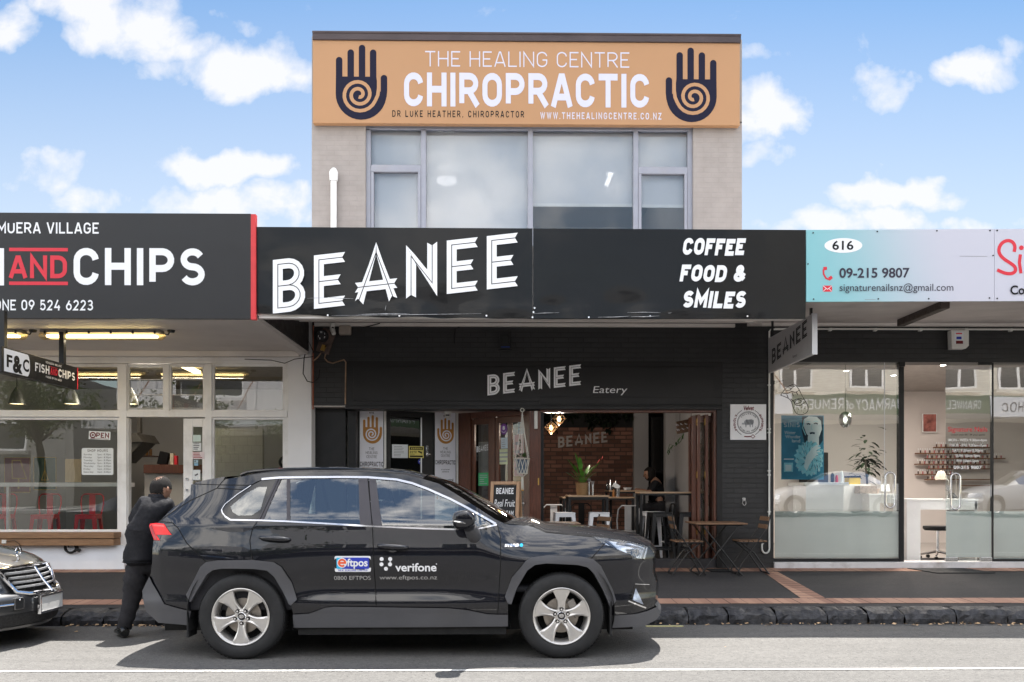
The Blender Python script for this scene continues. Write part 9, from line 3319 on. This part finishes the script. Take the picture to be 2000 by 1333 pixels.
for i, (tx, w_) in enumerate((('MON - WED: 9.30am-6pm', 76), ('THUR - FRI: 9.30am-7pm', 74), ('SAT: 9.30am-5.30pm', 60), ('SUN: 10am-5pm', 48), ('PH: 10am-5pm', 43), ('09-215 9807', 56))):
 words(mb, pl, tx, 0, ((38 - i * 10.2) if i < 5 else -16.5) * kd, (5.0 if i < 5 else 6.2) * kd, w_ * kd, .014 if i < 5 else .03, 0, .001, 'c')
one(mb, 'door_lettering', [m_vinylw, m_vinylr, m_vinylk], 'white opening hours under a red script line on the glass door', 'lettering')
o = thing('reception_desk', 'tall white reception desk behind the frosted window', 'desk', (P(1615, 955, 13.9).x, 13.9, Zs))
mb = MB(); mb.box(PX(1574, 13.6), PX(1648, 13.6), 13.6, 14.2, Zs, PZ(949, 13.6)); mb.build('front', m_desk, o, bevel=.006)
mb = MB(); mb.box(PX(1570, 13.55), PX(1658, 13.55), 13.55, 14.3, PZ(949, 13.6) + .001, PZ(945, 13.6) + .02); mb.build('desk_top', m_desk, o, bevel=.004)
o = thing('manicure_table', 'white manicure table in the open nail shop doorway', 'table', (P(1805, 955, 13.5).x, 13.5, Zs), group='white manicure tables')
zt_ = PZ(975,13.25)
xa,xb = PX(1771,13.25),PX(1850,13.25)
mb = MB(); mb.box(xa, xb + .5, 13.25, 13.75, zt_ - .03, zt_); mb.build('table_top', m_desk, o, bevel=.004)
mb = MB(); mb.box(xa + .01, xa + .23, 13.27, 13.73, Zs, zt_ - .031); mb.build('cabinet', m_desk, o, bevel=.004)
mb = MB(); mb.box(xa + .23, xb + .5, 13.27, 13.29, zt_ - .17, zt_ - .031); mb.build('apron', m_desk, o)
mb = MB(); mb.box(xb + .45, xb + .49, 13.27, 13.73, Zs, zt_ - .031); mb.build('side_panel', m_desk, o)
o = thing('manicure_table', 'white manicure table behind the window between desk and doorway', 'table', (P(1720, 955, 14.6).x, 14.6, Zs), group='white manicure tables')
xa,xb = PX(1697,14.4),PX(1757,14.4); z4 = PZ(965,14.4)
mb = MB(); mb.box(xa, xb, 14.4, 14.9, z4 - .03, z4); mb.build('table_top', m_desk, o, bevel=.004)
mb = MB(); mb.box(xa + .02, xa + .2, 14.42, 14.88, Zs, z4 - .031); mb.build('cabinet', m_desk, o)
mb = MB(); mb.box(xa + .2, xb - .02, 14.42, 14.44, z4 - .16, z4 - .031); mb.build('apron', m_desk, o)
o = thing('office_chair', 'black swivel chair on a chrome star base in the nail shop doorway', 'chair', (P(1831, 955, 13.95).x, 13.95, Zs))
xo = P(1831,955,13.95).x
mb = MB(); mb.lathe([(.0, .48), (.20, .48), (.225, .51), (.22, .55), (.0, .56)], (xo, 13.95, Zs), 'z', 24); mb.build('seat', m_rubber, o)
mb = MB(); mb.cyl((xo, 13.95, Zs + .12), (xo, 13.95, Zs + .48), .025, n=12); mb.build('column', m_chrome, o)
for k in range(5):
 a = k * 2 * pi / 5 + .4
 e_ = Vector((xo + .27 * cos(a),13.95 + .27 * sin(a),Zs + .075))
 mb = MB(); mb.tube([(xo, 13.95, Zs + .13), e_], [.022, .014], 8); mb.build('base_arm', m_chrome, o)
 mb = MB(); mb.lathe([(.0, -.02), (.028, -.018), (.028, .018), (.0, .02)], (e_.x, e_.y, Zs + .03), 'y', 14); mb.build('castor', m_blackmetal, o)
mb = MB(); mb.tube([(xo + .18, 13.98, Zs + .5), (xo + .27, 13.98, Zs + .6), (xo + .25, 13.98, Zs + .78)], .02, 8); mb.lathe([(.0, -.03), (.16, -.03), (.19, .0), (.16, .03), (.0, .03)], (xo + .26, 13.98, Zs + .92), 'x', 20); mb.build('backrest', m_rubber, o)
o = thing('desk_lamp', 'small white dome desk lamp on the doorway manicure table', 'lamp', P(1838, 972, 13.5))
c_ = P(1838,930,13.5)
mb = MB(); mb.lathe([(.085, -.06), (.082, .0), (.05, .07), (.0, .085)], c_, 'z', 20); mb.build('lamp_shade', M('cream_enamel', (.72, .68, .58), .3), o)
mb = MB(); mb.tube([c_ + Vector((.05, 0, .02)), c_ + Vector((.13, 0, -.08)), (c_.x + .10, c_.y, zt_)], .010, 8); mb.lathe([(.0, .015), (.06, .012), (.065, 0)], (c_.x + .10, c_.y, zt_), 'z', 16); mb.build('stem', m_steel, o)
mb = MB(); Yq2 = 18.1; mb.pbox(1802,1830,808,845,Yq2,.03); mb.pbox(1803.5,1828.5,809.5,843.5,Yq2 - .004,.01,1)
one(mb, 'framed_picture', [m_white, M('abstract_print', (.34, .12, .10), .5, var=.8, vs=6)], 'small framed red-brown picture on the nail shop back wall', 'picture')
shelf_o = None
m_shelf = WOOD('brown_shelf', (.22, .10, .045), (.14, .06, .03), .5)
bot = None
bcols = [M('polish_%s' % n_, c__, .15, coat=.5) for n_, c__ in (('brown', (.10, .06, .05)), ('cream', (.70, .60, .50)), ('rose', (.50, .18, .18)), ('pale', (.72, .66, .64)))]
protos = []
nb_ = 0
for k,(u0,u1,v_) in enumerate(((1828,1936,873),(1792,1936,885),(1810,1964,895),(1791,1936,906),(1813,1936,915),(1792,1870,926),(1811,1936,936),(1880,1936,948))):
 Yq3 = 18.0
 mb = MB(); mb.pbox(u0,u1,v_,v_ + 2.2,Yq3,.12)
 one(mb, 'wall_shelf', m_shelf, '%s narrow brown shelf of polish bottles on the nail shop wall' % ('topmost', 'second', 'third', 'fourth', 'fifth', 'sixth', 'seventh', 'lowest')[k], 'shelf', 'polish shelves')
 zz = PZ(v_,Yq3,(u0 + u1) / 2)
 x = PX(u0,Yq3) + .04
 while x < PX(u1,Yq3) - .03 and nb_ < 170:
  ci = nb_ % 4
  if ci >= len(protos):
   mb = MB()
   mb.lathe([(.0, 0), (.014, 0), (.015, .05), (.008, .058)], (x, Yq3 + .05, zz + .001), 'z', 10, 0); mb.lathe([(.008, .058), (.008, .10), (.0, .102)], (x, Yq3 + .05, zz + .001), 'z', 8, 1)
   o = one(mb, 'polish_bottle', [bcols[ci], m_vinylw], 'tiny %s nail polish bottle standing in a wall shelf row' % ('dark brown', 'cream', 'rose', 'pale')[ci], 'bottle', 'nail polish bottles on the wall shelves')
   protos.append(o)
  else:
   c2 = protos[ci].copy(); COL.objects.link(c2); c2.location = (x,Yq3 + .05,zz + .001)
  nb_ += 1
  x += .05
c_ = P(1651,820,13.6)
o = thing('globe_pendant', 'smoky glass globe pendant lamp over the reception desk', 'pendant lamp', c_)
mb = MB(); mb.ball(c_, (.105, .105, .135), 22, 14); mb.build('globe', GLASS('smoky_globe', (.55, .58, .56), refl=4, tr=.75), o)
mb = MB(); mb.ball(c_, (.03, .03, .04), 12, 8); mb.build('bulb', EM('soft_bulb', (1, .95, .85), 5.0), o)
mb = MB(); mb.cyl(c_ + Vector((0, 0, .12)), (c_.x, c_.y, 3.55), .004, n=6); mb.build('cord', m_cable, o)
mb = MB(); a = P(1665, 950, 14.9); mb.obox(Matrix.Translation(a + Vector((0, 0, .09))), .20, .2, .12); mb.obox(Matrix.Translation(a + Vector((0, 0, .165))), .21, .21, .03, 1); one(mb, 'storage_tub', [M('yellow_tub', (.62, .44, .05), .5), m_vinylk], 'yellow tub with a dark lid on a white cabinet in the nail shop', 'tub', bevel=.006)
mb = MB(); mb.obox(Matrix.Translation((a.x,a.y,(a.z + Zs) / 2 + .03)),.5,.35,a.z - Zs + .06 - .06)
one(mb, 'low_cabinet', m_desk, 'white cabinet under the yellow tub in the nail shop', 'cabinet', bevel=.006)
mb = MB(); a = P(1640,945,13.75)
for (dx_4, r_, h_, mt, nm) in ((-.12, .03, .16, m_glossk, 'black'), (-.05, .025, .12, m_vinylr, 'red'), (.03, .03, .19, m_pl, 'pale blue')):
 mb = MB()
 mb.lathe([(.0, 0), (r_, 0), (r_, h_ * .7), (r_ * .5, h_), (.0, h_)], (a.x + dx_4, 13.75, PZ(945, 13.6) + .021), 'z', 14)
 one(mb, 'lotion_bottle', mt, nm + ' lotion bottle on the reception desk', 'bottle', 'lotion bottles on the desk')
o = thing('reflection_plant', 'dark leafy plant shape added for a reflection in the nail shop window', 'plant', (P(1692, 955, 16.2).x, 16.2, Zs))  # plant shape added in place of a reflection in the glass
mb = MB(); xq = P(1692,955,16.2).x
for i in range(120):
 a = rr.uniform(0,6.28); r_ = rr.uniform(.05,.42)
 p_ = Vector((xq + r_ * cos(a) * .6,16.2 + r_ * sin(a) * .4,2.0 + rr.gauss(0,.20)))
 leaf(mb,p_,p_ + Vector((cos(a) * .16,sin(a) * .1,rr.uniform(-.08,.08))),.035,.25)
mb.build('foliage', M('dark_leaf', (.02, .035, .015), .5, var=.4), o)
mb = MB(); mb.tube([(xq, 16.2, Zs + .4), (xq + .03, 16.2, 1.4), (xq - .02, 16.2, 2.0)], .02, 8); mb.build('stem', m_bark, o)
mb = MB(); mb.lathe([(.0, 0), (.15, 0), (.19, .42), (.0, .40)], (xq, 16.2, Zs), 'z', 20); mb.build('pot', m_glossk, o)
a = P(1715,965,14.6)
mb = MB(); mb.obox(Matrix.Translation((a.x - .22,14.6,z4 + .07)),.3,.22,.13)
one(mb, 'wicker_tray', M('wicker_tray', (.30, .24, .20), .7, var=.3, vs=30), 'wicker tray on the manicure table behind the window', 'tray', bevel=.004)
mb = MB(); mb.obox(Matrix.Translation((a.x + .1, 14.55, z4 + .10)) @ Matrix.Rotation(-.3, 4, 'X'), .15, .02, .12)
one(mb, 'table_card', m_paper, 'white card frame standing on the manicure table behind the window', 'frame', bevel=.004)
mb = MB(); mb.lathe([(.0, .01), (.06, 0), (.085, .05), (.09, .09), (.08, .09), (.0, .03)], (a.x - .02, 14.7, z4), 'z', 16)
one(mb, 'bowl', M('tan_bowl', (.4, .3, .24), .5), 'tan bowl on the manicure table behind the window', 'bowl')
